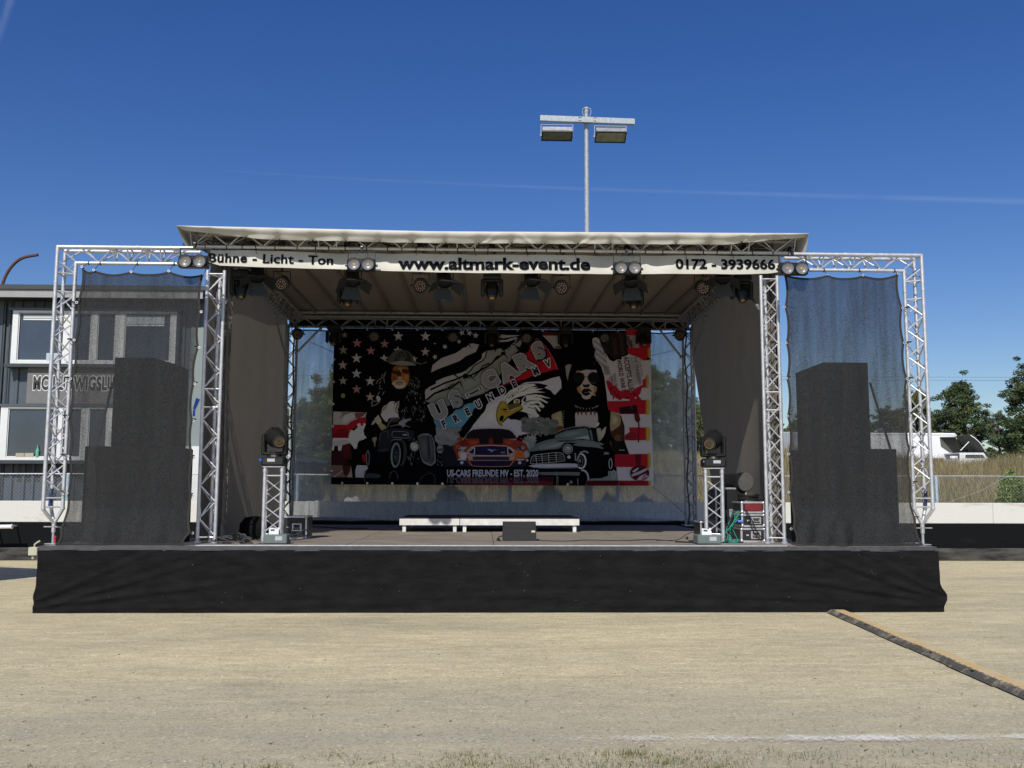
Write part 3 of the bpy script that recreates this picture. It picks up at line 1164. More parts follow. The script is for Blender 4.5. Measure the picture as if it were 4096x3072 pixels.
def lining(s_, t_):
    a_ = Vector(shell(s_, t_, .02))
    b_ = Vector((L0.x - .1, YC + 1.7, tip.z - .02 - .9 * s_ * 0))
    return a_


lin.grid(lining, 12, 2)
q0, q1 = at(3828, 1742, YC + 1.5), at(3882, 1744, YC + 1.5)
lin.add([Vector((L0.x - .25, YC + 1.7, tip.z)), Vector((tip.x, YC + 1.7, tip.z)), Vector((tip.x + .25, YC + 1.72, tip.z - .35)), Vector((L1.x - .3, YC + 1.72, zt2)), Vector((L0.x + .3, YC + 1.72, zt2 + .05)), Vector((L0.x - .2, YC + 1.7, tip.z - .55))], [(0, 1, 2, 3, 4, 5)])
lin.add([Vector((L0.x - .25, YC + 1.7, tip.z + .01)), Vector((tip.x, YC + 1.7, tip.z + .01)), Vector((tip.x, YC + .03, tip.z - .01)), Vector((L0.x + .2, YC + .9, tip.z - .01))], [(0, 1, 2, 3)])
lin.build('canvas_lining', M['canopy_dark'], t)
mb = MB()
mb.tube(at(3842, 1802, YC + .1), at(3876, 1767, YC + .1), .02, 6)
mb.build('prop_strut', M['trailer'], t)
# ================================================================== club house on the left
BY = 24.85                         # cladding plane
FYb = 24.15                       # fascia plane
BX1 = at(812, 1500, BY).x
BX0 = BX1 - 22
ztop = at(300, 1141, FYb).z
z1 = at(300, 1159, FYb).z
z2 = at(300, 1190, FYb).z
house = thing('club_house', 'slate blue clad two storey building with white windows behind the barrier', 'building', ((BX0 + BX1) / 2, BY, 0))
mb = MB()
mb.bx((BX0, BY, 0), (BX1, BY + 9, z2 + .2))
mb.build('wall', M['clad'], house)
mb = MB()
k = BX0 + .05
i = 0
while k < BX1 - .05:
    wd = .05
    mb.prism([(k, 0), (k + .025, -.035), (k + .085, -.035), (k + .11, 0)], (0, 0, z2 + .1 - .6), (0, BY - .002, .6), (1, 0, 0), (0, 1, 0))
    k += .235 if i % 3 else .31
    i += 1
mb.build('cladding_rib', M['clad'], house)
mb = MB()
mb.bx((BX0 - .4, FYb - .05, z1), (BX1 + .2, BY + 9.5, ztop))
mb.build('roof', M['clad_dark'], house)
mb = MB()
mb.bx((BX0 - .35, FYb, z2), (BX1 + .12, FYb + .05, z1 - .004))
for q in range(9):
    mb.sphere((BX1 - .8 - q * 2.6, FYb - .004, z2 + .08), .02, 8, 5, (1, .3, 1))
mb.build('fascia', M['fascia'], house)
mb = MB()
mb.bx((BX0 - .3, FYb + .052, z2 + .02), (BX1 + .1, BY - .002, z2 + .06))
mb.build('soffit', M['clad_dark'], house)
# corner post with a darker trim
mb = MB()
for u in (12, 33):
    p = at(u, 1400, BY - .05)
    mb.bx((p.x - .02, BY - .06, .6), (p.x + .02, BY - .003, z2))
mb.build('corner_trim', M['clad_dark'], house)

WY = 24.55


def bay(name, cols, vt, vb, tb, bb, panes, label):
    x0, x1 = at(cols[0][0], 1400, WY).x, at(cols[-1][1], 1400, WY).x
    za, zb_ = at(300, vt, WY).z, at(300, vb, WY).z
    fr = MB()
    # white box frame all round, 0.6 m deep
    zt_in, zb_in = at(300, tb, WY).z, at(300, bb, WY).z
    fr.bx((x0, WY, zt_in), (x1, BY - .004, za))
    fr.bx((x0, WY, zb_), (x1, BY - .004, zb_in))
    for (ua, ub) in cols:
        a, b = at(ua, 1400, WY).x, at(ub, 1400, WY).x
        fr.bx((a, WY + .003, zb_in + .001), (b, WY + .12, zt_in - .001))
    fr.bx((x0, WY + .1, zb_in + .001), (x0 + .08, BY - .004, zt_in - .001))
    fr.bx((x1 - .08, WY + .1, zb_in + .001), (x1, BY - .004, zt_in - .001))
    fo = fr.build(name, M['frame_white'], house, label=label)
    sill = MB()
    sill.bx((x0 - .12, WY - .07, zb_ - .09), (x1 + .1, BY - .004, zb_ - .004))
    sill.build('sill', M['clad_dark'], fo)
    top = MB()
    top.bx((x0 - .1, WY - .04, za + .003), (x1 + .08, BY - .004, za + .06))
    top.build('drip_cap', M['clad'], fo)
    for j, (ua, ub) in enumerate(panes):
        a, b = at(ua, 1400, WY).x, at(ub, 1400, WY).x
        g = MB()
        g.bx((a + .003, WY + .06, zb_in + .002), (b - .003, WY + .075, zt_in - .002))
        g.build('pane', M['glass'], fo)
        s = MB()            # thin sash lines
        wl = .022
        s.bx((a, WY + .03, zb_in + .002), (a + wl, WY + .058, zt_in - .002))
        s.bx((b - wl, WY + .03, zb_in + .002), (b, WY + .058, zt_in - .002))
        s.bx((a + wl + .001, WY + .03, zt_in - wl), (b - wl - .001, WY + .058, zt_in - .003))
        s.bx((a + wl + .001, WY + .03, zb_in + .003), (b - wl - .001, WY + .058, zb_in + wl))
        s.build('sash', M['frame_white'], fo)
    return fo, x0, x1, zt_in, zb_in


colsU = [(43, 66), (250, 279), (358, 385), (456, 495), (678, 701)]
panU = [(66, 250), (279, 358), (385, 456), (495, 678)]
colsL = [(18, 47), (230, 264), (340, 368), (440, 478), (660, 684)]
panL = [(47, 230), (264, 340), (368, 440), (478, 660)]
up, ux0, ux1, uzt, uzb = bay('window', colsU, 1243, 1456, 1250, 1443, panU, 'upper row of white framed windows')
lo, lx0, lx1, lzt, lzb = bay('window', colsL, 1627, 1841, 1634, 1829, panL, 'lower row of white framed windows')
# cassette above the upper windows and dark panel standing in for the shadow below the lower ones
mb = MB()
mb.bx((at(42, 1200, WY).x, WY + .02, uzt + .12), (ux1, BY - .004, z2 - .25))
mb.build('upper_panel', M['clad'], house)
mb = MB()
mb.bx((at(52, 1800, WY).x, WY + .3, lzb - .62), (lx1 - .2, BY - .004, lzb - .14))
mb.build('lower_shadow', M['clad_dark'], house)
# blinds: drawn-down roller blinds behind the glass, shown in front as narrow slats in the pane plane
for (fo, ua, ub, va, vb) in ((up, 92, 236, 1259, 1280), (up, 506, 655, 1262, 1304)):
    a, b = at(ua, va, WY), at(ub, vb, WY)
    mb = MB()
    mb.bx((a.x, WY + .040, b.z + .05), (b.x, WY + .057, a.z - .03))
    mb.build('blind', M['blind'], fo)
    mb = MB()
    mb.bx((a.x, WY + .036, b.z), (b.x, WY + .057, b.z + .035))
    mb.bx((a.x, WY + .036, a.z - .02), (b.x, WY + .057, a.z))
    mb.build('blind_rail', M['frame_white'], fo)
# things on the sills seen through / in the panes
itm = MB()
p = at(147, 1826, WY)
itm.lathe([(.0, 0), (.045, 0), (.047, .16), (.018, .23), (.016, .29), (0, .29)], (p.x, WY + .03, lzb + .002), (0, 0, 1), 12)
b_ = itm.build('bottle', mat('green_glass', (.12, .42, .3), .15, 0, coat=.6), None)
tag(b_, 'green bottle on the sill of the lower left window', 'bottle')
for (ua, ub, va, lab, m_) in ((62, 96, 1812, 'small tan box on the lower window sill, left of the other box', (.4, .34, .25)),
                              (98, 134, 1812, 'small tan box on the lower window sill beside the green bottle', (.42, .38, .3)),
                              (185, 232, 1412, 'pale blue box on the upper window sill behind the truss leg', (.4, .5, .55))):
    A_, B_ = at(ua, va, WY), at(ub, va, WY)
    zz_ = lzb if va > 1600 else uzb
    mb = MB()
    mb.bbox(((A_.x + B_.x) / 2, WY + .03, (A_.z + zz_) / 2), (B_.x - A_.x, .05, A_.z - zz_), .005)
    tag(mb.build('cardboard_box', mat('box_' + str(ua), m_, .8), None), lab, 'box', 'boxes on the window sills')
# grey sign board with outlined letters
A_, B_ = at(112, 1467, BY), at(530, 1617, BY)
mb = MB()
A_, B_ = at(112, 1467, WY + .08), at(530, 1617, WY + .08)
mb.bx((A_.x, WY + .08, B_.z), (B_.x, BY - .038, A_.z))
board = mb.build('sign_board', M['signgrey'], house)


def text_mesh(s, offset=0.0, spacing=1.0, res=4):
    c = bpy.data.curves.new('txt', 'FONT')
    c.body = s
    c.size = 1.0
    c.offset = offset
    c.space_character = spacing
    c.resolution_u = res
    o = bpy.data.objects.new('txt', c)
    col.objects.link(o)
    dg = bpy.context.evaluated_depsgraph_get()
    dg.update()
    e = o.evaluated_get(dg)
    me = e.to_mesh()
    V = [(v.co.x, v.co.y) for v in me.vertices]
    F = [tuple(p.vertices) for p in me.polygons]
    e.to_mesh_clear()
    bpy.data.objects.remove(o, do_unlink=True)
    bpy.data.curves.remove(c)
    return V, F


def fit_text(s, x0, x1, base, cap, offset=0.0, spacing=1.0):
    """text stretched to x0..x1 with cap height cap; returns 2-D verts, faces"""
    V0, _ = text_mesh('H')
    ch = max(v[1] for v in V0)
    V1, _ = text_mesh(s, 0, spacing)
    a, b = min(v[0] for v in V1), max(v[0] for v in V1)
    sx = (x1 - x0) / (b - a)
    sy = cap / ch
    V, F = text_mesh(s, offset, spacing)
    return [(x0 + (v[0] - a) * sx, base + v[1] * sy) for v in V], F


tx0, tx1 = at(128, 1555, WY).x, at(500, 1555, WY).x
tb = at(300, 1556, WY).z
tcap = at(300, 1507, WY).z - tb
for nm, off, yy_, m_ in (('letter_outline', .1, .074, M['frame_white']), ('letter_face', .045, .068, M['dark_in'])):
    V, F = fit_text('MC LUDWIGSLUST', tx0, tx1, tb, tcap, off, 1.12)
    mb = MB()
    mb.add([(v[0], WY + yy_, v[1]) for v in V], F)
    mb.build(nm, m_, board)
# white serving hatch panel at the lower right of the building
A_, B_ = at(672, 1784, WY), at(800, 2040, WY)
mb = MB()
mb.bx((A_.x, WY - .02, B_.z - .3), (B_.x, BY - .1, A_.z))
mb.build('white_hatch', M['frame_white'], house)
mb = MB()
A_, B_ = at(768, 1312, BY), at(806, 1700, BY)
mb.bx((A_.x, BY - .07, B_.z - 3), (B_.x, BY - .04, A_.z))
mb.build('grey_green_panel', mat('grey_green_panel', (.2, .24, .235), .6), house)

# rusty curved pole above the roof
mb = MB()
pts = [at(3, 1165, 28), at(20, 1110, 28), at(50, 1062, 28), at(90, 1032, 28), at(152, 1019, 28)]
pts = [Vector((pts[0].x - .25, 28, 0)), Vector((pts[0].x - .15, 28, pts[0].z - .8))] + pts
sm = []
for i in range(len(pts) - 1):
    p0, p1, p2, p3 = pts[max(0, i - 1)], pts[i], pts[i + 1], pts[min(len(pts) - 1, i + 2)]
    for q in range(6):
        t_ = q / 6
        sm.append(.5 * ((2 * p1) + (-p0 + p2) * t_ + (2 * p0 - 5 * p1 + 4 * p2 - p3) * t_ ** 2 + (-p0 + 3 * p1 - 3 * p2 + p3) * t_ ** 3))
sm.append(pts[-1])
mb.path(sm, .045, 8)
tag(mb.build('curved_pole', M['rust'], None, origin=(pts[0].x, 28, 0), smooth=True), 'rusty brown pole curving over the roof of the building', 'pole')

# unseen umbrella added out of frame on the left to throw the shadow on the track
uc = Vector((-10.75, 15.3, 0))
t = thing('added_umbrella', 'flat dark umbrella added outside the frame left of the stage to cast a shadow', 'umbrella', uc)
mb = MB()
mb.lathe([(0, 3.25), (.6, 3.18), (1.9, 2.95)], uc, (0, 0, 1), 8)
mb.build('canopy', M['clad'], t)
mb = MB()
mb.tube(uc, uc + Vector((0, 0, 3.2)), .03, 10)
mb.build('pole', M['alu_dull'], t)
mb = MB()
mb.bbox(uc + Vector((0, 0, .04)), (.5, .5, .08), .02)
mb.build('base', M['fascia'], t)

# ================================================================== floodlight mast
MY = 23.4
mp = at(2347, 700, MY)
zt = at(2347, 432, MY).z
mast = thing('floodlight_mast', 'tall galvanised floodlight mast rising above the stage roof', 'mast', (mp.x, MY, 0))
mb = MB()
mb.tube((mp.x, MY, 0), (mp.x, MY, 4.5), .105, 20, .095)
mb.tube((mp.x, MY, 4.5), (mp.x, MY, zt - .05), .075, 20, .052)
mb.lathe([(.105, 4.4), (.08, 4.6)], (mp.x, MY, 0), (0, 0, 1), 20)
mb.build('pole', M['steel'], mast, smooth=True)
mb = MB()
mb.lathe([(.05, -.08), (.06, -.06), (.06, 0), (.075, .02), (.075, .06), (.03, .08), (0, .08)], (mp.x, MY, zt - .06), (0, 0, 1), 16)
for s in (-1, 1):
    mb.path([(mp.x + s * .03, MY - .06, zt - .03), (mp.x + s * .1, MY - .08, zt - .05), (mp.x + s * .11, MY - .08, zt - .14), (mp.x + s * .06, MY - .07, zt - .32)], .009, 6)
mb.build('head_cap', M['steel'], mast)
A_, B_ = at(2160, 481, MY - .12), at(2538, 485, MY - .12)
zz0 = at(2347, 482, MY - .12).z
mb = MB()
hh_ = px(MY) * 24
# left end sits a little higher
for (xa, xb, za_, zb_) in ((A_.x, B_.x, zz0 + .03, zz0 - .03),):
    n_ = MB()
    rot = Matrix.Rotation(math.atan2(za_ - zb_, xb - xa), 3, 'Y')
    mb.bbox(((xa + xb) / 2, MY - .14, (za_ + zb_) / 2), (xb - xa, .1, hh_), .006, rot)
mb.build('crossbar', M['steel'], mast)
mb = MB()
for dz in (-.03, .05):
    mb.lathe([(.066, -.012), (.072, 0), (.066, .012)], (mp.x, MY, zz0 + dz), (0, 0, 1), 18)
    for s in (-1, 1):
        mb.tube((mp.x + s * .06, MY - .17, zz0 + dz), (mp.x + s * .22, MY - .205, zz0 + dz), .008, 6)
mb.build('clamp', M['alu_dull'], mast)


def flood(uc_, vc, tiltdeg, lensmat):
    c = at(uc_, vc, MY - .16)
    wx = px(MY) * 128
    t_ = MB()
    rotm = Matrix.Rotation(R(tiltdeg), 3, 'X')
    fl = MB()
    prof = [(-.02, -.17), (.03, -.2), (.15, -.15), (.2, -.04), (.2, .06), (.13, .16), (0, .19), (-.02, .17)]
    pts_ = []
    # profile in (depth, height) plane, lens at the bottom front
    n = len(prof)
    va = [c + rotm @ Vector((-wx / 2 + .02, q[0], q[1])) for q in prof]
    vb = [c + rotm @ Vector((wx / 2 - .02, q[0], q[1])) for q in prof]
    fl.add(va + vb, [tuple(range(n)), tuple(range(n, 2 * n))[::-1]] + [(i, i + n, (i + 1) % n + n, (i + 1) % n) for i in range(n)])
    body = fl.build('floodlight', M['alu_dull'], mast)
    fr = MB()
    for (dx, dz, sx, sz) in ((0, -.17, wx, .025), (0, .17, wx, .025), (-wx / 2 + .012, 0, .025, .315), (wx / 2 - .012, 0, .025, .315)):
        fr.box(c + rotm @ Vector((dx, -.035, dz)), (sx, .03, sz), rotm)
    fr.build('lens_frame', M['black_metal'], body)
    le = MB()
    le.box(c + rotm @ Vector((0, -.028, 0)), (wx - .05, .01, .31), rotm)
    le.build('lens', lensmat, body)
    yk = MB()
    for s in (-1, 1):
        yk.box(c + Vector((s * (wx / 2 + .012), .03, .12)), (.014, .05, .3))
    yk.box(c + Vector((0, .03, .272)), (wx + .04, .05, .012))
    yk.sphere(c + Vector((-(wx / 2 + .03), .03, 0)), .02, 8, 6)
    yk.build('yoke', M['steel'], body)


flood(2228, 540, 72, mat('dirty_lens', (.06, .07, .06), .25, 0, c2=(.12, .13, .1), scale=9, coat=.5))
flood(2442, 545, 64, mat('dusty_lens', (.27, .27, .2), .3, 0, c2=(.16, .18, .1), scale=7, coat=.4))

# ================================================================== overhead wires far behind
for i, (v0, v1, lab) in enumerate(((1498, 1500, 'thin overhead power line, upper of the two behind the stage'), (1511, 1513, 'thin overhead power line, lower of the two behind the stage'))):
    mb = MB()
    A_, B_ = at(-300, v0, 48), at(4400, v1 + 10, 48)
    ps = []
    for k in range(41):
        t_ = k / 40
        p = A_.lerp(B_, t_)
        p.z -= .0 * math.sin(math.pi * t_)
        ps.append(p)
    mb.path(ps, .006, 5)
    tag(mb.build('power_line', M['cable'], None), lab, 'power line', 'power lines behind the stage')

# ================================================================== contrails (ice trails kilometres away)


def contrail(name, pts_, wid, a, lab):
    m = bpy.data.materials.new(name)
    m.use_nodes = True
    n, l = m.node_tree.nodes, m.node_tree.links
    b = n['Principled BSDF']
    b.inputs['Base Color'].default_value = (.9, .92, .95, 1)
    b.inputs['Roughness'].default_value = 1
    tc = n.new('ShaderNodeTexCoord')
    t_ = n.new('ShaderNodeTexNoise')
    t_.inputs['Scale'].default_value = .004
    l.new(tc.outputs['Object'], t_.inputs['Vector'])
    at_ = n.new('ShaderNodeAttribute')
    at_.attribute_name = 'print'
    mr = n.new('ShaderNodeMath')
    mr.operation = 'MULTIPLY'
    l.new(t_.outputs['Fac'], mr.inputs[0])
    l.new(at_.outputs['Fac'], mr.inputs[1])
    l.new(mr.outputs[0], b.inputs['Alpha'])
    mb = MB()
    n_ = len(pts_)
    prof = [(-1, 0), (-.5, .5), (0, 1), (.5, .5), (1, 0)]
    for i in range(n_ - 1):
        (u0, v0, s0), (u1, v1, s1) = pts_[i], pts_[i + 1]
        for (k0, f0), (k1, f1) in zip(prof[:-1], prof[1:]):
            mb.cur = (a * (f0 + f1) * (s0 + s1) / 4,) * 3
            mb.add([at(u0, v0 + k0 * wid * s0, 4200), at(u1, v1 + k0 * wid * s1, 4200), at(u1, v1 + k1 * wid * s1, 4200), at(u0, v0 + k1 * wid * s0, 4200)], [(0, 1, 2, 3)])
    o = mb.build(name, m, None)
    tag(o, lab, 'cloud', None, 'stuff')
    o.visible_shadow = True


contrail('contrail', [(900, 683, .4), (1400, 715, .6), (2000, 742, .8), (2350, 756, .9), (2900, 772, 1.0), (3500, 788, 1.3), (4300, 812, 1.6)], 10, .06, 'thin white contrail crossing the blue sky above the stage')
contrail('cloud_wisp', [(-60, 260, 1.0), (-10, 150, 1.6), (20, 60, 2.0), (60, -60, 2.2)], 34, .06, 'faint white cloud wisp in the top left corner of the sky')

# ================================================================== stage deck
X0 = .153
HD = .865
SKY_, TY, RY = 12.91, 13.60, 20.36        # skirt plane, front tower plane, rear tower plane
SW = 5.983
DECK_BACK = 21.2
deck = thing('stage_deck', 'long low stage platform wrapped in a black cloth skirt', 'stage', (X0, SKY_, 0))
mb = MB()
xa, xb = X0 - 4.0, X0 + 4.0
# plywood panels 2 m x 1 m with narrow joints
i = 0
for c_ in range(4):
    for r_ in range(8):
        x0 = xa + c_ * 2
        y0 = SKY_ + .05 + r_ * 1.03
        mb.bx((x0 + .004, y0 + .004, HD - .03), (x0 + 1.996, y0 + 1.026, HD - (.0015 if (c_ + r_) % 2 else 0)))
mb.build('deck_panel', M['deck'], deck)
mb = MB()
for s in (-1, 1):
    x0, x1 = sorted((X0 + s * 4.004, X0 + s * (SW - .02)))
    for r_ in range(2):
        mb.bx((x0, SKY_ + .05 + r_ * 1.03, HD - .03), (x1, SKY_ + 1.07 + r_ * 1.03, HD - .001))
mb.build('wing_panel', M['deck'], deck)
# aluminium front rail (thin bright line) and the strip the skirt hangs from
mb = MB()
mb.bx((xa + .05, SKY_ + .02, HD + .0), (xb - .05, SKY_ + .049, HD + .012))
mb.build('edge_rail', M['alu'], deck)
mb = MB()


def rim(a, b):
    x = X0 - SW + 2 * SW * a
    z = HD - .062 * b + .004 * math.sin(x * 3.1) * b
    return (x, SKY_ + .02 - .03 * b ** .6 + .004 * math.sin(x * 9), z)


mb.grid(rim, 160, 4)
mb.build('skirt_strip', M['rim'], deck, smooth=True)
# frame under the deck
mb = MB()
for c_ in range(7):
    x = X0 - 5.85 + c_ * 1.95
    for yy_ in (SKY_ + .3, SKY_ + 2.0):
        mb.tube((x, yy_, 0), (x, yy_, HD - .035), .024, 8)
for c_ in range(5):
    mb.tube((X0 - 3.9 + c_ * 1.95, DECK_BACK - .2, 0), (X0 - 3.9 + c_ * 1.95, DECK_BACK - .2, HD - .035), .024, 8)
mb.build('deck_leg', M['alu_dull'], deck)

# skirt: front, pulled folds towards the lower corners, returns round both sides
FOLDS = [(-5.6, .16, -4.0, .62, .02), (-5.75, .1, -3.2, .42, .018), (-5.8, .22, -4.6, .75, .016), (-5.2, .05, -1.5, .12, .012),
         (5.85, .2, 4.6, .66, .02), (5.9, .14, 3.6, .5, .018), (5.9, .1, 3.0, .22, .016), (5.85, .3, 5.0, .8, .016),
         (5.8, .07, 2.0, .1, .012), (-2.5, .5, 0, .62, .005), (.5, .35, 3.0, .3, .005), (-1, .2, 2, .25, .006)]


def skirt_y(x, z):
    y = 0
    for (x0, z0, x1, z1, a_) in FOLDS:
        dx, dz = x1 - x0, z1 - z0
        L2 = dx * dx + dz * dz
        t_ = ((x - x0) * dx + (z - z0) * dz) / L2
        tt = min(1.15, max(-.1, t_))
        d = math.hypot(x - x0 - dx * tt, (z - z0 - dz * tt))
        y += a_ * 1.0 * (1 - abs(tt - .25) * .7) * math.exp(-(d / (.028 + .03 * tt)) ** 2)
        y -= a_ * .5 * math.exp(-((d - .06) / .04) ** 2)
    y += .006 * math.sin(x * 4.2 + z * 3) + .004 * math.sin(x * 11 + z * 9) + .003 * math.sin(z * 30 + x * 2)
    return y


def skirt(a, b):
    x = -SW + 2 * SW * a
    z = (HD - .055) * (1 - b)
    flare = .03 * b ** 2
    k = 0
    # ends: pulled out sideways near the ground
    if a > .965:
        k = (a - .965) / .035 * (.01 + .1 * math.exp(-((z - .2) / .1) ** 2) + .035 * math.exp(-(z / .1) ** 2))
    if a < .03:
        k = -(1 - a / .03) * (.0 + .03 * math.exp(-((z - .2) / .09) ** 2) + .02 * math.exp(-(z / .12) ** 2))
    return (X0 + x + k * 1.0, SKY_ - .012 - flare - skirt_y(x, z), z + .004 + (.006 * math.sin(x * 2.2) if b > .98 else 0))


mb = MB()
mb.grid(skirt, 420, 44)
for s in (-1, 1):
    def ret(a, b, s=s):
        e = skirt(1.0 if s > 0 else 0.0, b)
        return (e[0] - s * .02 * a, e[1] + 2.0 * a, e[2])
    mb.grid(ret, 12, 30)
mb.build('skirt', M['black_cloth'], deck, smooth=True)
# lint flecks
mb = MB()
for i in range(38):
    x = rng.uniform(-5.8, 5.8)
    z = rng.uniform(.08, .76)
    p = Vector((X0 + x, SKY_ - .02 - skirt_y(x, z) - .03 * (1 - z / .8) ** 2, z))
    L = rng.uniform(.003, .009)
    a = rng.uniform(0, 3.1)
    mb.tube(p, p + Vector((L * math.cos(a), 0, L * math.sin(a))), .001, 4)
mb.build('lint', M['frame_white'], deck)
# clamp bracket on the left front corner
c = at(137, 2205, SKY_ + .1)
mb = MB()
mb.bbox((c.x, c.y, c.z), (.12, .1, .11), .008)
mb.tube((c.x - .01, c.y, c.z - .1), (c.x - .01, c.y, c.z), .02, 8)
mb.path([(c.x, c.y, c.z + .05), (c.x + .0, c.y, c.z + .09), (c.x + .04, c.y, c.z + .12), (c.x + .07, c.y, c.z + .135)], .012, 6)
mb.build('corner_clamp', mat('beige_clamp', (.5, .48, .36), .5, .2), deck)


# ================================================================== trusses
def truss(name, label, a, b, tip, side, parent=None, cat='truss', group=None, mat_=None, size=.24, r=.0255, br=.0105, pitch=.46, ends=(True, True), front='double', bmat=None, offs=0., straight=()):
    """three chord truss from a to b.  'side' = unit vector between the two paired chords, 'tip' = unit vector towards the single chord"""
    a, b, tip, side = Vector(a), Vector(b), Vector(tip), Vector(side)
    mat_ = mat_ or M['alu']
    L = (b - a).length
    d = (b - a).normalized()
    hgt = size * .866
    ch = [side * size / 2 - tip * hgt / 3, -side * size / 2 - tip * hgt / 3, tip * hgt * 2 / 3]
    t = parent or thing(name, label, cat, a, group)
    for c_ in ch:
        mb = MB()
        mb.tube(a + c_, b + c_, r, 14)
        # coupler collars every 2 m
        k = 1
        while k * 2.0 < L - .4:
            for e in (-.045, .045):
                mb.tube(a + c_ + d * (k * 2.0 + e - .012), a + c_ + d * (k * 2.0 + e + .012), r * 1.13, 14)
            k += 1
        mb.build('chord', mat_, t, smooth=True)
    mb = MB()
    n = max(1, int(round((L - .16) / (pitch / 2))))
    st = (L - .16) / n
    for fi, (i0, i1) in enumerate(((0, 1), (1, 2), (2, 0))):
        c0, c1 = ch[i0], ch[i1]
        v = (c1 - c0).normalized()
        e0, e1 = c0 + v * r * .9, c1 - v * r * .9
        for k in range(n):
            s0 = .08 + k * st + .012
            s1 = .08 + (k + 1) * st - .012
            flip = (k + fi) % 2
            p, q = (e0, e1) if not flip else (e1, e0)
            mb.tube(a + p + d * s0, a + q + d * s1, br, 7)
        for s0 in (.05, L - .05):
            mb.tube(a + e0 + d * s0, a + e1 + d * s0, br, 7)
        k = 1
        while k * 2.0 < L - .4:
            for e in (-.13, .13):
                mb.tube(a + e0 + d * (k * 2.0 + e), a + e1 + d * (k * 2.0 + e), br, 7)
            k += 1
    mb.build('bracing', bmat or mat_, t, smooth=True)
    return t


Zt = at(2048, 1008, TY).z                # front roof truss, lower chord
TX = 4.004          # tower centre offset
for s, lab in ((-1, 'silver lattice truss tower at the left front of the stage opening'), (1, 'silver lattice truss tower at the right front of the stage opening')):
    x = X0 + s * TX
    zt_ = at(1965, 1084, TY).z
    t = truss('truss_tower', lab, (x, TY + .07, HD + .03), (x, TY + .07, zt_ - .03), (0, 1, 0), (1, 0, 0), group='truss towers')
    mb = MB()
    for c_ in ((-.12, 0), (.12, 0), (0, .208)):
        mb.lathe([(0, 0), (.055, 0), (.055, .012), (.032, .03), (.032, .07), (0, .07)], (x + c_[0], TY + c_[1], HD), (0, 0, 1), 14)
    mb.build('foot', M['alu_dull'], t)
    # bracing sleeve / ropes hang in the right tower
for s, lab in ((-1, 'dull lattice truss tower at the left rear of the stage'), (1, 'dull lattice truss tower at the right rear of the stage')):
    x = X0 + s * 4.22
    zr_ = at(2048, 1300, RY).z
    t = truss('truss_tower', lab, (x + s * .07, RY, HD + .03), (x + s * .07, RY, zr_), (-s, 0, 0), (0, 1, 0), group='truss towers', mat_=M['alu_dark'], bmat=M['alu_dark'])
    mb = MB()
    mb.bbox((x + s * .02, RY, HD + .016), (.3, .3, .03), .004)
    mb.build('foot', M['alu_dull'], t)
    # black power cable climbing the tower
    mb = MB()
    ps = [(x - s * .03 + .02 * math.sin(k * 1.3), RY - .1 + .02 * math.cos(k * 1.9), HD + (zr_ - HD) * k / 16) for k in range(17)]
    mb.path(ps, .016, 6)
    mb.build('cable', M['cable'], t)

# front roof truss: two chords above, one below, tied with black straps
xl, xr_ = at(752, 990, TY).x, at(3188, 1014, TY).x


def ZT(x):
    return float(np.interp(x, [xl, xr_], [at(752, 986, TY).z, at(3188, 1013, TY).z]))


CY = TY + .0
front_truss = truss('roof_truss', 'silver lattice truss carrying the front edge of the stage roof', (xl, CY, ZT(xl) + .139), (xr_, CY, ZT(xr_) + .139), (0, 0, -1), (0, 1, 0), group='roof trusses', pitch=.5)
ms = Each()
for k in range(34):
    mb = ms.new()
    x = xl + .25 + k * (xr_ - xl - .4) / 33 + .05 * math.sin(k * 7.7)
    mb.lathe([(.0268, -.008), (.031, -.005), (.031, .005), (.0268, .008)], (x, CY, ZT(x)), (1, .12 * math.sin(k * 3.3), 0), 12)
    if k % 3 == 0:
        mb.path([(x, CY - .03, Zt), (x + .01, CY - .045, Zt - .04), (x + .02, CY - .03, Zt - .075)], .004, 5)
ms.build('cable_tie', M['cable'], front_truss)
mb = MB()
for q in range(3):
    ps = []
    for k in range(90):
        f_ = k / 89
        x = xl + .1 + (xr_ - xl - .2) * f_
        ps.append((x, CY + .05 + .04 * q + .03 * math.sin(k * .9 + q), Zt + .1 + .05 * math.sin(k * (.55 + .13 * q) + q * 2) + .03 * math.sin(k * 1.7)))
    mb.path(ps, .0085, 5)
for u in (775, 1010, 1130, 1390, 1446, 1682, 1780, 1968, 2130, 2246, 2508, 2811, 2880, 2966, 3160):
    p = at(u, 1000, CY + .2)
    mb.path([(p.x - .12, CY + .08, Zt + .1), (p.x - .08, CY + .12, Zt + .02), (p.x - .02, CY + .2, Zt - .03), (p.x + .05, CY + .25, Zt + .06), (p.x + .11, CY + .12, Zt + .14)], .008, 5)
    mb.bbox((p.x, CY + .16, Zt + .1), (.09, .07, .12), .01)
mb.build('cable_loom', M['cable'], front_truss)
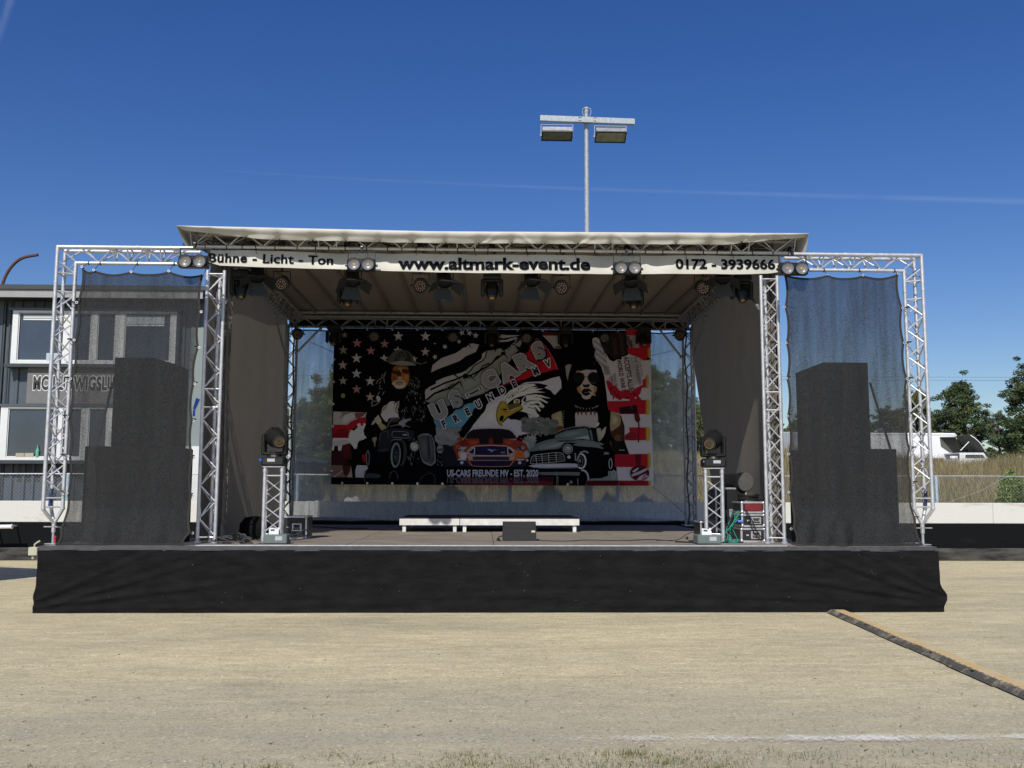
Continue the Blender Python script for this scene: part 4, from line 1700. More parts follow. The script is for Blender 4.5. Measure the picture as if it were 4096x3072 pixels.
# rear roof truss
Zr = at(2048, 1313, RY).z
xl2, xr2 = at(1150, 1300, RY).x, at(2790, 1300, RY).x
rear_truss = truss('roof_truss', 'dull lattice truss across the back of the stage above the print banner', (xl2, RY, Zr + .139), (xr2, RY, Zr + .139), (0, 0, -1), (0, 1, 0), group='roof trusses', mat_=M['alu_dark'], bmat=M['alu_dark'], pitch=.52)
mb = MB()
mb.tube((xl2, RY - .3, Zr + .262), (xr2, RY - .3, Zr + .262), .035, 12)
mb.build('eaves_tube', M['alu_dark'], rear_truss, smooth=True)
ms = Each()
for k in range(42):
    mb = ms.new()
    x = xl2 + .2 + k * (xr2 - xl2 - .3) / 41
    mb.lathe([(.0268, -.008), (.031, -.005), (.031, .005), (.0268, .008)], (x, RY, Zr), (1, .1 * math.sin(k * 2.3), 0), 10)
ms.build('cable_tie', M['cable'], rear_truss)
# side roof trusses
for s, lab in ((-1, 'lattice truss running back under the left edge of the stage roof'), (1, 'lattice truss running back under the right edge of the stage roof')):
    t = truss('roof_truss', lab, (X0 + s * 3.98, TY + .25, Zt + .10), (X0 + s * 4.15, RY - .1, Zr + .14), (0, 0, -1), (1, 0, 0), group='roof trusses', mat_=M['alu_dull'], bmat=M['alu_dull'], pitch=.52)
    ms = Each()
    for k in range(24):
        mb = ms.new()
        f = (k + .5) / 24
        p = Vector((X0 + s * (3.98 + .17 * f), TY + .25 + (RY - .35 - TY) * f, Zt - .035 + (Zr - Zt + .035) * f))
        mb.lathe([(.0268, -.01), (.034, -.006), (.034, .006), (.0268, .01)], p, (.1, 1, 0), 10)
    ms.build('cable_tie', M['cable'], t)
# knee braces
for (u0, v0, u1, v1, lab) in ((1283, 1313, 1185, 1412, 'diagonal knee brace at the left rear tower under the rear truss'), (2636, 1315, 2725, 1428, 'diagonal knee brace at the right rear tower under the rear truss')):
    mb = MB()
    mb.tube(at(u0, v0, RY - .05), at(u1, v1, RY - .05), .024, 12)
    mb.sphere(at(u0, v0, RY - .05), .036, 10, 6)
    mb.sphere(at(u1, v1, RY - .05), .034, 10, 6)
    tag(mb.build('knee_brace', M['alu_dull'], None, origin=at(u1, v1, RY - .05), smooth=True), lab, 'brace', 'knee braces')
for (s, lab) in ((-1, 'diagonal knee brace along the left side curtain near the rear tower'), (1, 'diagonal knee brace along the right side curtain near the rear tower')):
    mb = MB()
    A_, B_ = (at(1097, 1262, 18.9), at(1138, 1410, 20.2)) if s < 0 else (at(2822, 1272, 18.9), at(2783, 1412, 20.2))
    mb.tube(A_, B_, .03, 12)
    mb.sphere(A_, .05, 10, 6)
    tag(mb.build('knee_brace', M['alu_dull'], None, origin=B_, smooth=True), lab, 'brace', 'knee braces')
for (s, lab) in ((-1, 'flat diagonal knee brace behind the left front tower'), (1, 'flat diagonal knee brace behind the right front tower')):
    mb = MB()
    A_, B_ = (at(935, 1168, 14.6), at(898, 1210, 13.9)) if s < 0 else (at(2990, 1180, 14.6), at(3038, 1232, 13.9))
    mb.tube(A_, B_, .03, 12)
    tag(mb.build('knee_brace', M['alu_dull'], None, origin=B_, smooth=True), lab, 'brace', 'knee braces')


# ------------------------------------------------------------------ wing frames (goal posts)
WG = 13.15
zwt = at(3683, 1018, WG).z - .012
zwl = zwt - .2
for s, lab, olab in ((-1, 'silver truss goal post framing the left side mesh', ''), (1, 'silver truss goal post framing the right side mesh', '')):
    xo = X0 + s * (6.2757 * WG / 13.6067 + .0)          # outer chord
    xc = xo - s * .208
    t = thing('truss_goal_post', lab, 'truss frame', (xc, WG, HD), 'truss goal posts beside the stage')
    # coordinates: paired chords outside, single chord inside
    zb_ = at(210 if s < 0 else 3695, 2040, WG).z
    outer_f, outer_b, inner = Vector((xo, WG, 0)), Vector((xo, WG + .24, 0)), Vector((xc, WG + .12, 0))
    zi = {0: zwt, 1: zwt, 2: zwl}
    for k, c_ in enumerate((outer_f, outer_b, inner)):
        mb = MB()
        mb.tube(Vector((c_.x, c_.y, zb_)), Vector((c_.x, c_.y, zi[k])), .0255, 14)
        for zz in (zwt - .5, zb_ + .02):
            mb.tube((c_.x, c_.y, zz - .012), (c_.x, c_.y, zz + .012), .03, 14)
        mb.sphere((c_.x, c_.y, zi[k]), .0258, 12, 8)
        mb.build('leg_chord', M['alu'], t, smooth=True)
    mb = MB()
    cs = (outer_f, outer_b, inner)
    zz0, zz1 = zb_ + .22, zwt - .68
    n = 14
    for fi, (i0, i1) in enumerate(((2, 0), (0, 1), (1, 2))):
        c0, c1 = cs[i0], cs[i1]
        v = (c1 - c0).normalized()
        e0, e1 = c0 + v * .022, c1 - v * .022
        for k in range(n):
            a_ = zz0 + (zz1 - zz0) * k / n
            b_2 = zz0 + (zz1 - zz0) * (k + 1) / n
            p, q = (e0, e1) if (k + fi) % 2 == 0 else (e1, e0)
            mb.tube((p.x, p.y, a_ + .012), (q.x, q.y, b_2 - .012), .0105, 7)
        for a_ in (zb_ + .04, zb_ + .16, zwt - .36, zwt - .62):
            mb.tube((e0.x, e0.y, a_), (e1.x, e1.y, a_), .0105, 7)
        p, q = e0, e1
        mb.tube((p.x, p.y, zwt - .34), (q.x, q.y, zwt - .2), .0105, 7)
    mb.build('leg_bracing', M['alu'], t, smooth=True)
    # top beam
    xi = X0 + s * 4.17
    for k, (yy_, zz) in enumerate(((WG, zwt), (WG + .24, zwt), (WG + .12, zwl))):
        mb = MB()
        mb.tube((xo if k < 2 else xc, yy_, zz), (xi, yy_, zz), .0255, 14)
        for q in (.9, 1.35):
            mb.tube((xo - s * (q + .2) - .012, yy_, zz), (xo - s * (q + .2) + .012, yy_, zz), .03, 14)
        mb.build('beam_chord', M['alu'], t, smooth=True)
    mb = MB()
    ch = [Vector((0, WG, zwt)), Vector((0, WG + .24, zwt)), Vector((0, WG + .12, zwl))]
    for fi, (i0, i1) in enumerate(((0, 2), (2, 1), (1, 0))):
        c0, c1 = ch[i0], ch[i1]
        v = (c1 - c0).normalized()
        e0, e1 = c0 + v * .022, c1 - v * .022
        n = 7
        for k in range(n):
            xa_ = xc - s * (.1 + k * (1.55 / n))
            xb_ = xc - s * (.1 + (k + 1) * (1.55 / n))
            p, q = (e0, e1) if (k + fi) % 2 == 0 else (e1, e0)
            mb.tube((xa_ - s * .012, p.y, p.z), (xb_ + s * .012, q.y, q.z), .0105, 7)
        for xq in (.75, .95, 1.2, 1.4):
            mb.tube((xo - s * xq, e0.y, e0.z), (xo - s * xq, e1.y, e1.z), .0105, 7)
        mb.tube((xo - s * .03, e0.y, e0.z), (xc, e1.y, e1.z), .0105, 7)
    mb.build('beam_bracing', M['alu'], t, smooth=True)
    # spindle foot
    jx, jy = (xo + xc) / 2, WG + .12
    zc_ = at(205, 2095, WG).z
    mb = MB()
    for c_ in cs:
        mb.tube((c_.x, c_.y, zb_ + .01), (jx, jy, zc_), .024, 12)
    mb.tube((jx, jy, zc_ - .12), (jx, jy, zc_ + .03), .028, 12)
    mb.build('leg_cone', M['alu'], t, smooth=True)
    mb = MB()
    mb.tube((jx, jy, HD + .01), (jx, jy, zc_ - .1), .019, 12)
    zn = at(205, 2108, WG).z
    mb.lathe([(0, -.008), (.03, -.008), (.03, .012), (0, .012)], (jx, jy, zn), (0, 0, 1), 12)
    for a_ in (0, 180):
        mb.box((jx + .075 * math.cos(R(a_)), jy, zn), (.11, .035, .014), (0, 0, 0))
    mb.bbox((jx, jy, HD + .008), (.17, .15, .012), .003)
    mb.build('spindle', M['alu_dull'], t, smooth=False)
    # blue lashing strap low on the rear chord
    mb = MB()
    mb.box((outer_b.x, outer_b.y - .028, at(210, 1990, WG).z), (.045, .012, .24), (0, .05, 0))
    mb.build('lashing_strap', mat('navy_strap', (.015, .03, .1), .8), t)

# ------------------------------------------------------------------ roof
RFY = TY - .34                                       # front fold of the roof sheet
zft = at(1970, 929, RFY).z
cl, cr = at(705, 902, RFY), at(3235, 933, RFY)
RBY = RY + .35
zrt = Zr + .33
bl = X0 - 4.45
brx = X0 + 4.45
roof = thing('stage_roof', 'off white tarpaulin roof over the stage, folded down along its front edge', 'roof', (X0, TY, zft))


def zfl(a):
    return float(np.interp(a, [0, .4, 1], [cl.z, at(1717, 925, RFY).z, cr.z]))


def roof_pt(a, b, off=0.0):
    # a along x, b from front to rear
    xf = cl.x + (cr.x - cl.x) * a
    xb_ = bl + (brx - bl) * a
    x = xf + (xb_ - xf) * b
    zf = zfl(a)
    z = zf + (zrt - zf) * b + .05 * math.sin(math.pi * b) * (1 if 0 < a < 1 else .3)
    z += .015 * math.sin(a * 16 * math.pi) * math.sin(math.pi * b)
    return (x, RFY + (RBY - RFY) * b, z + off)


mb = MB()
mb.grid(lambda a, b: roof_pt(a, b), 96, 16)
mb.build('roof_sheet', M['tarp'], roof, smooth=True)
# front fold: rounded nose and a scalloped flap tied down to the truss
NT = 19


def flap(a, b):
    xf = cl.x + (cr.x - cl.x) * a
    # rounded corners at both ends
    drop = .142 * min(1, 6 * a + .2, 6 * (1 - a) + .2)
    ph = (a * NT) % 1.0
    tie = abs(ph - .5) * 2              # 1 at the ties
    sc_ = (1 - tie ** 2) * .012
    z = zfl(a) - (drop + sc_) * b
    pinch = math.exp(-((1 - tie) / .16) ** 2)
    y = RFY - .02 * math.sin(math.pi * min(1, b * 1.6)) * 1.0 + .09 * (b ** 1.2) + .04 * pinch * b ** 2 - .018 * (1 - tie ** 2) * b
    y += .006 * math.sin(a * 173) * b + .008 * math.sin(a * 47 + b * 5) * b
    if b > .2:
        d = abs(a - .52)
        y += -.02 * math.exp(-((d - .012 * (1 + 2 * b)) / .004) ** 2) * b
        d = abs(a - .675)
        y += -.02 * math.exp(-((d - .012 * (1 + 2 * b)) / .004) ** 2) * b
        d = abs(a - .93)
        y += -.025 * math.exp(-((d - .012 * (1 + 2 * b)) / .004) ** 2) * b
    return (xf, y, z)


mb = MB()
mb.grid(flap, 380, 10)
mb.build('front_flap', M['tarp'], roof, smooth=True)
ms = Each()
for k in range(NT + 1):
    a = k / NT
    if 0 < k < NT:
        mb = ms.new()
        p = Vector(flap(a, 1.0))
        mb.sphere(p + Vector((0, -.01, .008)), .012, 8, 5)
        mb.path([p + Vector((0, -.008, 0)), p + Vector((.01, .1, -.03)), (p.x + .02, CY - .02, Zt + .05)], .004, 5)
ms.build('bungee_tie', M['cable'], roof)
# side valances running back and slanting in under the roof edge
for s in (-1, 1):
    c_ = cl if s < 0 else cr
    low = at(775, 1030, TY + .1) if s < 0 else at(3190, 1050, TY + .1)

    def val(a, b, s=s, c_=c_, low=low):
        p = Vector(roof_pt(0 if s < 0 else 1, a))
        inw = low.x - c_.x
        dz = low.z - zft
        k = min(1, a * 7)
        k = k * k * (3 - 2 * k)
        q = Vector((p.x + inw * (1 - k) - s * .05 * k, p.y + .1, p.z + dz * (1 - k) - .1 * k))
        r_ = p.lerp(q, b)
        r_.x += s * .015 * math.sin(a * 40 + b * 4) * b
        return r_
    mb = MB()
    mb.grid(val, 40, 6)
    mb.build('side_valance', M['tarp'], roof, smooth=True)
# lining and rafters
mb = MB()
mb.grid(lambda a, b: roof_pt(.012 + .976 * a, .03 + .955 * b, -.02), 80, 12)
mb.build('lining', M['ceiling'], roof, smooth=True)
for k in range(15):
    a = .06 + .88 * k / 14
    f, b_ = Vector(roof_pt(a, .07, -.06)), Vector(roof_pt(a, .955, -.06))
    # real rafters run parallel, front to back
    x = X0 - 3.72 + 7.44 * k / 14
    mb = MB()
    f.x = b_.x = x
    mid = (f + b_) / 2
    mid.z = Vector(roof_pt(a, .5, -.07)).z
    mb.path([f, (f + mid) / 2 + Vector((0, 0, .008)), mid, (b_ + mid) / 2 + Vector((0, 0, .008)), b_], .026, 8)
    mb.build('rafter', M['rafter'], roof, smooth=True)

# closed back of the roof behind the rear truss
mb = MB()


def backv(a, b):
    x = X0 - 4.35 + 8.7 * a
    zt_ = zrt + .03
    zl_ = Zr + .03
    return (x, RY + .3 - .06 * b + .01 * math.sin(a * 50), zt_ + (zl_ - zt_) * b)


mb.grid(backv, 60, 3)
mb.build('rear_valance', M['black_cloth'], roof, smooth=True)

# ------------------------------------------------------------------ lettered banner under the front truss
BNY = TY + .0


def ban_edges(a):
    ua = 838 + (3128 - 838) * a
    vb = np.interp(ua, [838, 880, 1000, 1392, 1500, 1700, 2100, 2600, 3000, 3080, 3128], [1050, 1062, 1068, 1077, 1083, 1088, 1094, 1096, 1096, 1093, 1086])
    vt = np.interp(ua, [838, 1000, 1400, 2100, 2700, 3128], [999, 1000, 1010, 1018, 1020, 1022])
    return ua, vb, vt


def ban_y(u, t_):
    """depth bulges: folds near the lamps and a slack upper edge"""
    y = .012 * math.sin(u * .011) + .006 * math.sin(u * .037)
    for c_, a_ in ((1340, .05), (1560, .03), (2420, .04), (2640, .03)):
        y += a_ * math.exp(-((u - c_) / 60) ** 2) * (1 - t_) ** 1.2
    y += .03 * (1 - t_) ** 2
    return y


def ban_pt(a, t_, off=0.):
    ua, vb, vt = ban_edges(a)
    y = BNY + ban_y(ua, t_) + off
    return at(ua, vt + (vb - vt) * t_, BNY) + Vector((0, y - BNY, 0))


banner = thing('lettered_banner', 'long cream banner lettered with services, web address and phone number under the front truss', 'banner', at(1970, 1090, BNY))
mb = MB()
mb.grid(lambda a, b: ban_pt(a, b), 220, 10)
mb.build('cloth', M['banner'], banner, smooth=True)
for (s_, u0, u1, vb, vt, off, sp, slope) in (('Bühne - Licht - Ton', 836, 1330, 1048, 1012, .026, 1.06, 9), ('www.altmark-event.de', 1596, 2358, 1076, 1029, .036, 1.0, 3), ('0172 - 3939666', 2704, 3100, 1075, 1036, .032, 1.0, 0)):
    A_, B_ = at(u0, vb, BNY), at(u1, vb + slope, BNY)
    capz = px(BNY) * (vb - vt)
    V, F = fit_text(s_, 0, (B_ - A_).length, 0, capz, off, sp)
    d = (B_ - A_).normalized()
    mb = MB()
    pts_ = []
    for (x, z) in V:
        p = A_ + d * x + Vector((0, 0, z))
        u_ = u0 + (u1 - u0) * x / (B_ - A_).length
        _, vb_, vt_ = ban_edges((u_ - 838) / (3128 - 838))
        zt_, zb_ = at(u_, vt_, BNY).z, at(u_, vb_, BNY).z
        t_ = min(1, max(0, (zt_ - p.z) / (zt_ - zb_)))
        pts_.append((p.x, BNY + ban_y(u_, t_) - .012, p.z))
    mb.add(pts_, F)
    mb.build('lettering', M['ink'], banner)

# ------------------------------------------------------------------ side curtains


def curtain(s):
    def fn(a, b):
        # a: front -> rear, b: bottom -> top
        yf, yb_ = TY + .3, RY + .1
        y = yf + (yb_ - yf) * a
        z0 = HD + .01
        zt_ = (Zt + .27) + (Zr - Zt) * a
        z = z0 + (zt_ - z0) * b
        x = X0 + s * (4.17 + .2 * a)
        x += .012 * math.sin(a * 9 + b * 2) + .01 * math.sin(a * 31) * (1 - b)
        x += s * .05 * math.sin(math.pi * b) * (1 - a)
        if s > 0:
            # rear edge pulled forward at mid height, leaves a gap to the tower
            k = max(0, a - .3) / .7
            pull = k ** 1.4 * max(0, 1 - b / .86)
            y -= 2.1 * pull
            x += -.02 * pull
        return (x, y, z)
    return fn


for s, lab in ((-1, 'dark grey side curtain hanging along the left of the stage interior'), (1, 'dark grey side curtain on the right, its rear edge pulled forward')):
    mb = MB()
    mb.grid(curtain(s), 60, 36)
    o = mb.build('side_curtain', M['curtain'], None, origin=(X0 + s * 4.1, TY + 1, HD), smooth=True)
    tag(o, lab, 'curtain', 'side curtains')
# short curtain return beside / behind each front tower
for s, lab, (u0, u1) in ((-1, 'narrow grey curtain strip behind the left front tower', (826, 900)), (1, 'narrow grey curtain strip behind the right front tower', (3068, 3142))):
    mb = MB()
    A_, B_ = at(u0, 2170, 14.05), at(u1, 2170, 14.05)
    zt_ = Zt - .1

    def strip(a, b, A_=A_, B_=B_, zt_=zt_):
        x = A_.x + (B_.x - A_.x) * a
        return (x + .02 * math.sin(b * 7) * (1 - b), 14.05 + .03 * math.sin(a * 22 + b * 1.5), HD + .01 + (zt_ - HD) * b)
    mb.grid(strip, 24, 12)
    tag(mb.build('curtain_strip', M['curtain'], None, origin=(A_.x, 14.05, HD), smooth=True), lab, 'curtain', 'curtain strips at the towers')

# ------------------------------------------------------------------ rear mesh
RM = RY + .42
mb = MB()
L_, R_ = at(1165, 1345, RM), at(2762, 1345, RM)


def rmesh(a, b):
    x = L_.x + (R_.x - L_.x) * a
    zt_ = at(2048, 1327, RM).z + .02 * abs(math.sin(a * 34))
    zb_ = HD + .05 + .015 * abs(math.sin(a * 21))
    return (x, RM + .015 * math.sin(a * 30) + .01 * math.sin(b * 40), zb_ + (zt_ - zb_) * b)


mb.grid(rmesh, 120, 30)
rear_mesh = thing('rear_mesh', 'see-through dark mesh stretched across the back of the stage', 'mesh', (X0, RM, HD))
mb.build('mesh_cloth', M['scrim_back'], rear_mesh, smooth=True)
mb = MB()
for b_, w_ in ((1.0, .03), (0.0, .03)):
    for k in range(120):
        p, q = Vector(rmesh(k / 120, b_)), Vector(rmesh((k + 1) / 120, b_))
        o_ = Vector((0, -.006, 0))
        h_ = Vector((0, 0, w_ * (-1 if b_ else 1)))
        mb.add([p + o_, q + o_, q + o_ + h_, p + o_ + h_], [(0, 1, 2, 3)])
mb.build('hem', M['hem'], rear_mesh)
# black toe board behind the mesh foot
mb = MB()
mb.grid(lambda a, b: (X0 - 4.3 + 8.6 * a, RM + .1 - .02 * math.sin(a * 40), HD + (.13 + .03 * math.sin(a * 17)) * b), 80, 2)
mb.build('toe_cloth', M['black_cloth'], rear_mesh)

# ------------------------------------------------------------------ wing meshes
MY_ = WG - .045


def cr_chain(pts_, depth, inward):
    """scalloped edge through the tie points (photo pixels), sagging inward between ties"""
    out = []
    for i in range(len(pts_) - 1):
        (u0, v0), (u1, v1) = pts_[i], pts_[i + 1]
        for k in range(8):
            t_ = k / 8
            s_ = math.sin(math.pi * t_) ** .8 * depth
            out.append((u0 + (u1 - u0) * t_ + inward[0] * s_, v0 + (v1 - v0) * t_ + inward[1] * s_))
    out.append(pts_[-1])
    return out


def resample(ch, n):
    P = np.array(ch, float)
    d = np.concatenate([[0], np.cumsum(np.hypot(*np.diff(P, axis=0).T))])
    t_ = np.linspace(0, d[-1], n + 1)
    return np.stack([np.interp(t_, d, P[:, 0]), np.interp(t_, d, P[:, 1])], 1)


def wing_mesh(lab, top, left, right, chordL, chordR, folds):
    t = thing('wing_mesh', lab, 'mesh', at((left[-1][0] + right[-1][0]) / 2, 2175, MY_), 'dark meshes in the side frames')
    NU, NV = 60, 90
    T_ = resample(cr_chain(top, 13, (0, 1)), NU)
    Lf = resample(cr_chain(left, 9, (1, 0)), NV)
    Rt = resample(cr_chain(right, 9, (-1, 0)), NV)
    bot = [(left[-1][0], left[-1][1]), (left[-1][0] * .7 + right[-1][0] * .3, 2184), (left[-1][0] * .3 + right[-1][0] * .7, 2184), right[-1]]
    Bt = resample(cr_chain(bot, 0, (0, 0)), NU)

    def uv(a, b):
        i, j = a * NU, b * NV
        i0, j0 = int(round(i)), int(round(j))
        c00, c10, c01, c11 = T_[0], T_[NU], Bt[0], Bt[NU]
        p = (1 - b) * T_[i0] + b * Bt[i0] + (1 - a) * Lf[j0] + a * Rt[j0] - ((1 - a) * (1 - b) * c00 + a * (1 - b) * c10 + (1 - a) * b * c01 + a * b * c11)
        return p

    def pt(a, b, off=0.0):
        p = uv(a, b)
        w0 = at(p[0], p[1], MY_)
        y = .02 * math.sin(a * 9 + b * 2) * (1 - .5 * b) + .008 * math.sin(a * 31)
        if b > .86:
            k = (b - .86) / .14
            y -= .10 * k + .02 * math.sin(a * 17 + 2) * k + folds * .03 * math.sin(a * 41 + b * 30) * k * (a < .5)
        return w0 + Vector((0, y - off, 0))
    mb = MB()
    mb.grid(lambda a, b: pt(a, b), NU, NV)
    mb.build('mesh_cloth', M['scrim'], t, smooth=True)
    # hems
    hm = MB()

    def hemline(f, n, du, dv):
        for k in range(n):
            q = []
            for m_ in (k, k + 1):
                a, b, = f(m_ / n)
                p = pt(a, b, .006)
                e = Vector((du * .032, 0, dv * .03))
                q.append((p, p + e))
            hm.add([q[0][0], q[1][0], q[1][1], q[0][1]], [(0, 1, 2, 3)])
    hemline(lambda s_: (s_, 0.0), NU, 0, -1)
    hemline(lambda s_: (0.0, s_), NV, 1, 0)
    hemline(lambda s_: (1.0, s_), NV, -1, 0)
    hemline(lambda s_: (s_, 1.0), NU, 0, 1)
    hm.build('hem', M['hem'], t)
    eys, ties = Each(), Each()
    for (pts_, kind) in ((top, 't'), (left[1:-1], 'l'), (right[1:-1], 'r')):
        for (u, v) in pts_:
            ey, tie = eys.new(), ties.new()
            p = at(u, v, MY_ - .012)
            ey.lathe([(.009, -.004), (.019, -.004), (.019, .004), (.009, .004), (.009, -.004)], p, (0, 1, 0), 14)
            if kind == 't':
                q = Vector((p.x + .02, WG + .12, zwl))
            elif kind == 'l':
                q = Vector((chordL, WG + .05, p.z + .03))
            else:
                q = Vector((chordR, WG + .05, p.z + .03))
            tie.path([p, (p + q) / 2 + Vector((0, -.02, -.012)), q + Vector((0, -.03, 0))], .0045, 5)
            tie.lathe([(.027, -.008), (.032, -.004), (.032, .004), (.027, .008)], q, (0, 0, 1) if kind != 't' else (1, 0, 0), 10)
    eys.build('eyelet', M['eyelet'], t)
    ties.build('bungee_tie', M['cable'], t)
    return t


wing_mesh('dark see-through mesh in the left side frame in front of the building',
          [(328, 1067), (375, 1080), (525, 1087), (675, 1084), (815, 1096)],
          [(328, 1067), (307, 1210), (297, 1360), (282, 1515), (270, 1668), (273, 1825), (268, 1973), (247, 2115), (236, 2180)],
          [(815, 1096), (805, 1247), (797, 1390), (780, 1535), (773, 1683), (775, 1830), (770, 1983), (770, 2132), (745, 2180)],
          X0 - 6.0657 + .208, X0 - 4.12, 0)
wing_mesh('dark see-through mesh in the right side frame against the sky',
          [(3134, 1095), (3308, 1101), (3451, 1101), (3593, 1095)],
          [(3134, 1095), (3138, 1228), (3144, 1371), (3146, 1513), (3149, 1664), (3154, 1816), (3155, 1969), (3165, 2115), (3172, 2175)],
          [(3593, 1095), (3610, 1231), (3617, 1371), (3628, 1515), (3635, 1656), (3638, 1795), (3645, 1935), (3658, 2077), (3676, 2180)],
          X0 + 4.12, X0 + 6.0657 - .208, 1)
# ================================================================== stage lamps


def make_blinder():
    """two-eye blinder; origin at the clamp, hangs down"""
    t = thing('blinder_lamp', 'x', 'stage lamp', (0, 0, 0), 'two-eyed blinders on the front truss')
    mb = MB()
    mb.bbox((0, 0, -.235), (.4, .12, .16), .012)
    mb.bbox((0, .03, -.155), (.36, .1, .03), .008)
    for s in (-1, 1):
        mb.lathe([(.085, -.1), (.094, -.09), (.094, -.055), (.084, -.055)], (s * .098, 0, -.235), (0, 1, 0), 28)
    mb.build('housing', M['black_metal'], t)
    for s in (-1, 1):
        mb = MB()
        mb.lathe([(.084, -.095), (.07, -.078), (.045, -.068), (.0, -.063)], (s * .098, 0, -.235), (0, 1, 0), 28)
        rf = mb.build('reflector', M['reflector'], t, smooth=True)
        mb = MB()
        mb.lathe([(0, -.076), (.014, -.074), (.014, -.062), (0, -.062)], (s * .098, 0, -.235), (0, 1, 0), 16)
        mb.build('led', M['cob'], rf)
    mb = MB()
    for s in (-1, 1):
        mb.box((s * .19, 0, -.1), (.008, .03, .13))
        mb.tube((s * .2, 0, -.235), (s * .23, 0, -.235), .018, 10)
    mb.box((0, 0, -.04), (.385, .03, .008))
    mb.box((0, -.03, -.15), (.385, .008, .012))
    mb.bbox((0, 0, -.015), (.035, .04, .05), .004)
    mb.lathe([(.029, -.015), (.038, -.015), (.038, .015), (.029, .015)], (0, .02, .03), (1, 0, 0), 14)
    mb.build('yoke', M['black_metal'], t)
    return t


def make_par():
    t = thing('led_par_lamp', 'x', 'stage lamp', (0, 0, 0), 'round LED spotlights')
    mb = MB()
    r = .11
    mb.lathe([(0, .16), (.07, .155), (.1, .12), (r, .06), (r, -.07), (r - .012, -.075), (r - .014, -.045), (0, -.045)], (0, 0, -.22), (0, .93, .36), 28)
    mb.build('housing', M['black'], t, smooth=True)
    ax = Vector((0, .93, .36)).normalized()
    q = ax.to_track_quat('Z', 'Y')
    mb = MB()
    for (n, rr, off) in ((6, .036, .2), (12, .068, .0)):
        for k in range(n):
            a = 2 * math.pi * k / n + off
            c = Vector((0, 0, -.22)) + q @ Vector((math.cos(a) * rr, math.sin(a) * rr, -.052))
            mb.sphere(c, .0135, 10, 6)
    mb.build('led_cluster', M['led'], t, smooth=True)
    mb = MB()
    for s in (-1, 1):
        mb.box((s * .125, 0, -.14), (.008, .028, .2))
        mb.tube((s * .112, 0, -.225), (s * .155, 0, -.225), .014, 10)
    mb.box((0, 0, -.042), (.26, .028, .008))
    mb.bbox((0, 0, -.012), (.03, .04, .06), .004)
    mb.build('yoke', M['black_metal'], t)
    return t


def make_head(size=1.0):
    """hanging moving head, lens pointing down and a little forward"""
    t = thing('moving_head_lamp', 'x', 'stage lamp', (0, 0, 0), 'hanging moving head lamps')
    S = size
    mb = MB()
    mb.bbox((0, 0, -.07 * S), (.26 * S, .26 * S, .11 * S), .02)
    mb.bbox((0, 0, -.005), (.18 * S, .05, .04), .005)
    mb.build('base', M['black'], t)
    mb = MB()
    for s in (-1, 1):
        mb.bbox((s * .135 * S, 0, -.25 * S), (.06 * S, .15 * S, .26 * S), .02)
    mb.bbox((0, 0, -.14 * S), (.3 * S, .13 * S, .04 * S), .012)
    mb.build('yoke', M['black'], t)
    mb = MB()
    ax = Vector((0, .5, 1)).normalized()
    mb.lathe([(0, .16 * S), (.075 * S, .15 * S), (.1 * S, .08 * S), (.1 * S, -.04 * S), (.07 * S, -.14 * S), (.055 * S, -.165 * S), (.045 * S, -.16 * S), (0, -.15 * S)], (0, 0, -.28 * S), ax, 8)
    hd = mb.build('head', M['black_metal'], t)
    mb = MB()
    c = Vector((0, 0, -.28 * S)) - ax * .16 * S
    mb.lathe([(0, -.012), (.03 * S, -.006), (.043 * S, .004)], c, ax, 16)
    mb.build('lens', M['amber'], hd, smooth=True)
    return t


def make_barn():
    t = thing('barn_door_lamp', 'x', 'stage lamp', (0, 0, 0), 'barn door spotlights')
    mb = MB()
    ax = Vector((0, .55, 1)).normalized()
    c = Vector((0, 0, -.2))
    mb.lathe([(0, .2), (.08, .19), (.1, .14), (.105, -.02), (.115, -.03), (.115, -.06), (.1, -.06), (.1, -.03), (0, -.03)], c, ax, 24)
    mb.build('housing', M['black_metal'], t, smooth=True)
    q = ax.to_track_quat('Z', 'Y')
    P = lambda x, y, z: c + q @ Vector((x, y, z))
    for nm, poly in (('f', [(-.1, .105, -.06), (.1, .105, -.06), (.16, .22, -.2), (-.16, .22, -.2)]), ('b', [(-.1, -.105, -.06), (.1, -.105, -.06), (.16, -.2, -.22), (-.16, -.2, -.22)]),
                     ('l', [(-.105, -.1, -.06), (-.105, .1, -.06), (-.25, .12, -.17), (-.25, -.12, -.17)]), ('r', [(.105, -.1, -.06), (.105, .1, -.06), (.25, .12, -.17), (.25, -.12, -.17)])):
        mb = MB()
        a = [P(*p) for p in poly]
        nrm = (a[1] - a[0]).cross(a[2] - a[0]).normalized() * .002
        mb.add([p - nrm for p in a] + [p + nrm for p in a], [(0, 1, 2, 3), (7, 6, 5, 4), (0, 4, 5, 1), (1, 5, 6, 2), (2, 6, 7, 3), (3, 7, 4, 0)])
        mb.build('barn_door', M['barn'], t)
    mb = MB()
    for s in (-1, 1):
        mb.box((s * .125, 0, -.12), (.008, .03, .2))
    mb.box((0, 0, -.022), (.26, .03, .008))
    mb.bbox((0, 0, 0), (.03, .04, .05), .004)
    mb.build('yoke', M['black_metal'], t)
    return t


def place(maker, spots, Y, dz):
    proto = None
    for i, (u, v, lab, *rest) in enumerate(spots):
        y = rest[0] if rest else Y
        p = at(u, v, y)
        loc = (p.x, y, p.z + dz)
        if proto is None:
            proto = maker()
            proto.location = loc
            proto['label'] = lab
            o = proto
        else:
            o = dup(proto, loc, lab)
        if len(rest) > 1:
            o.rotation_euler = (0, 0, rest[1])


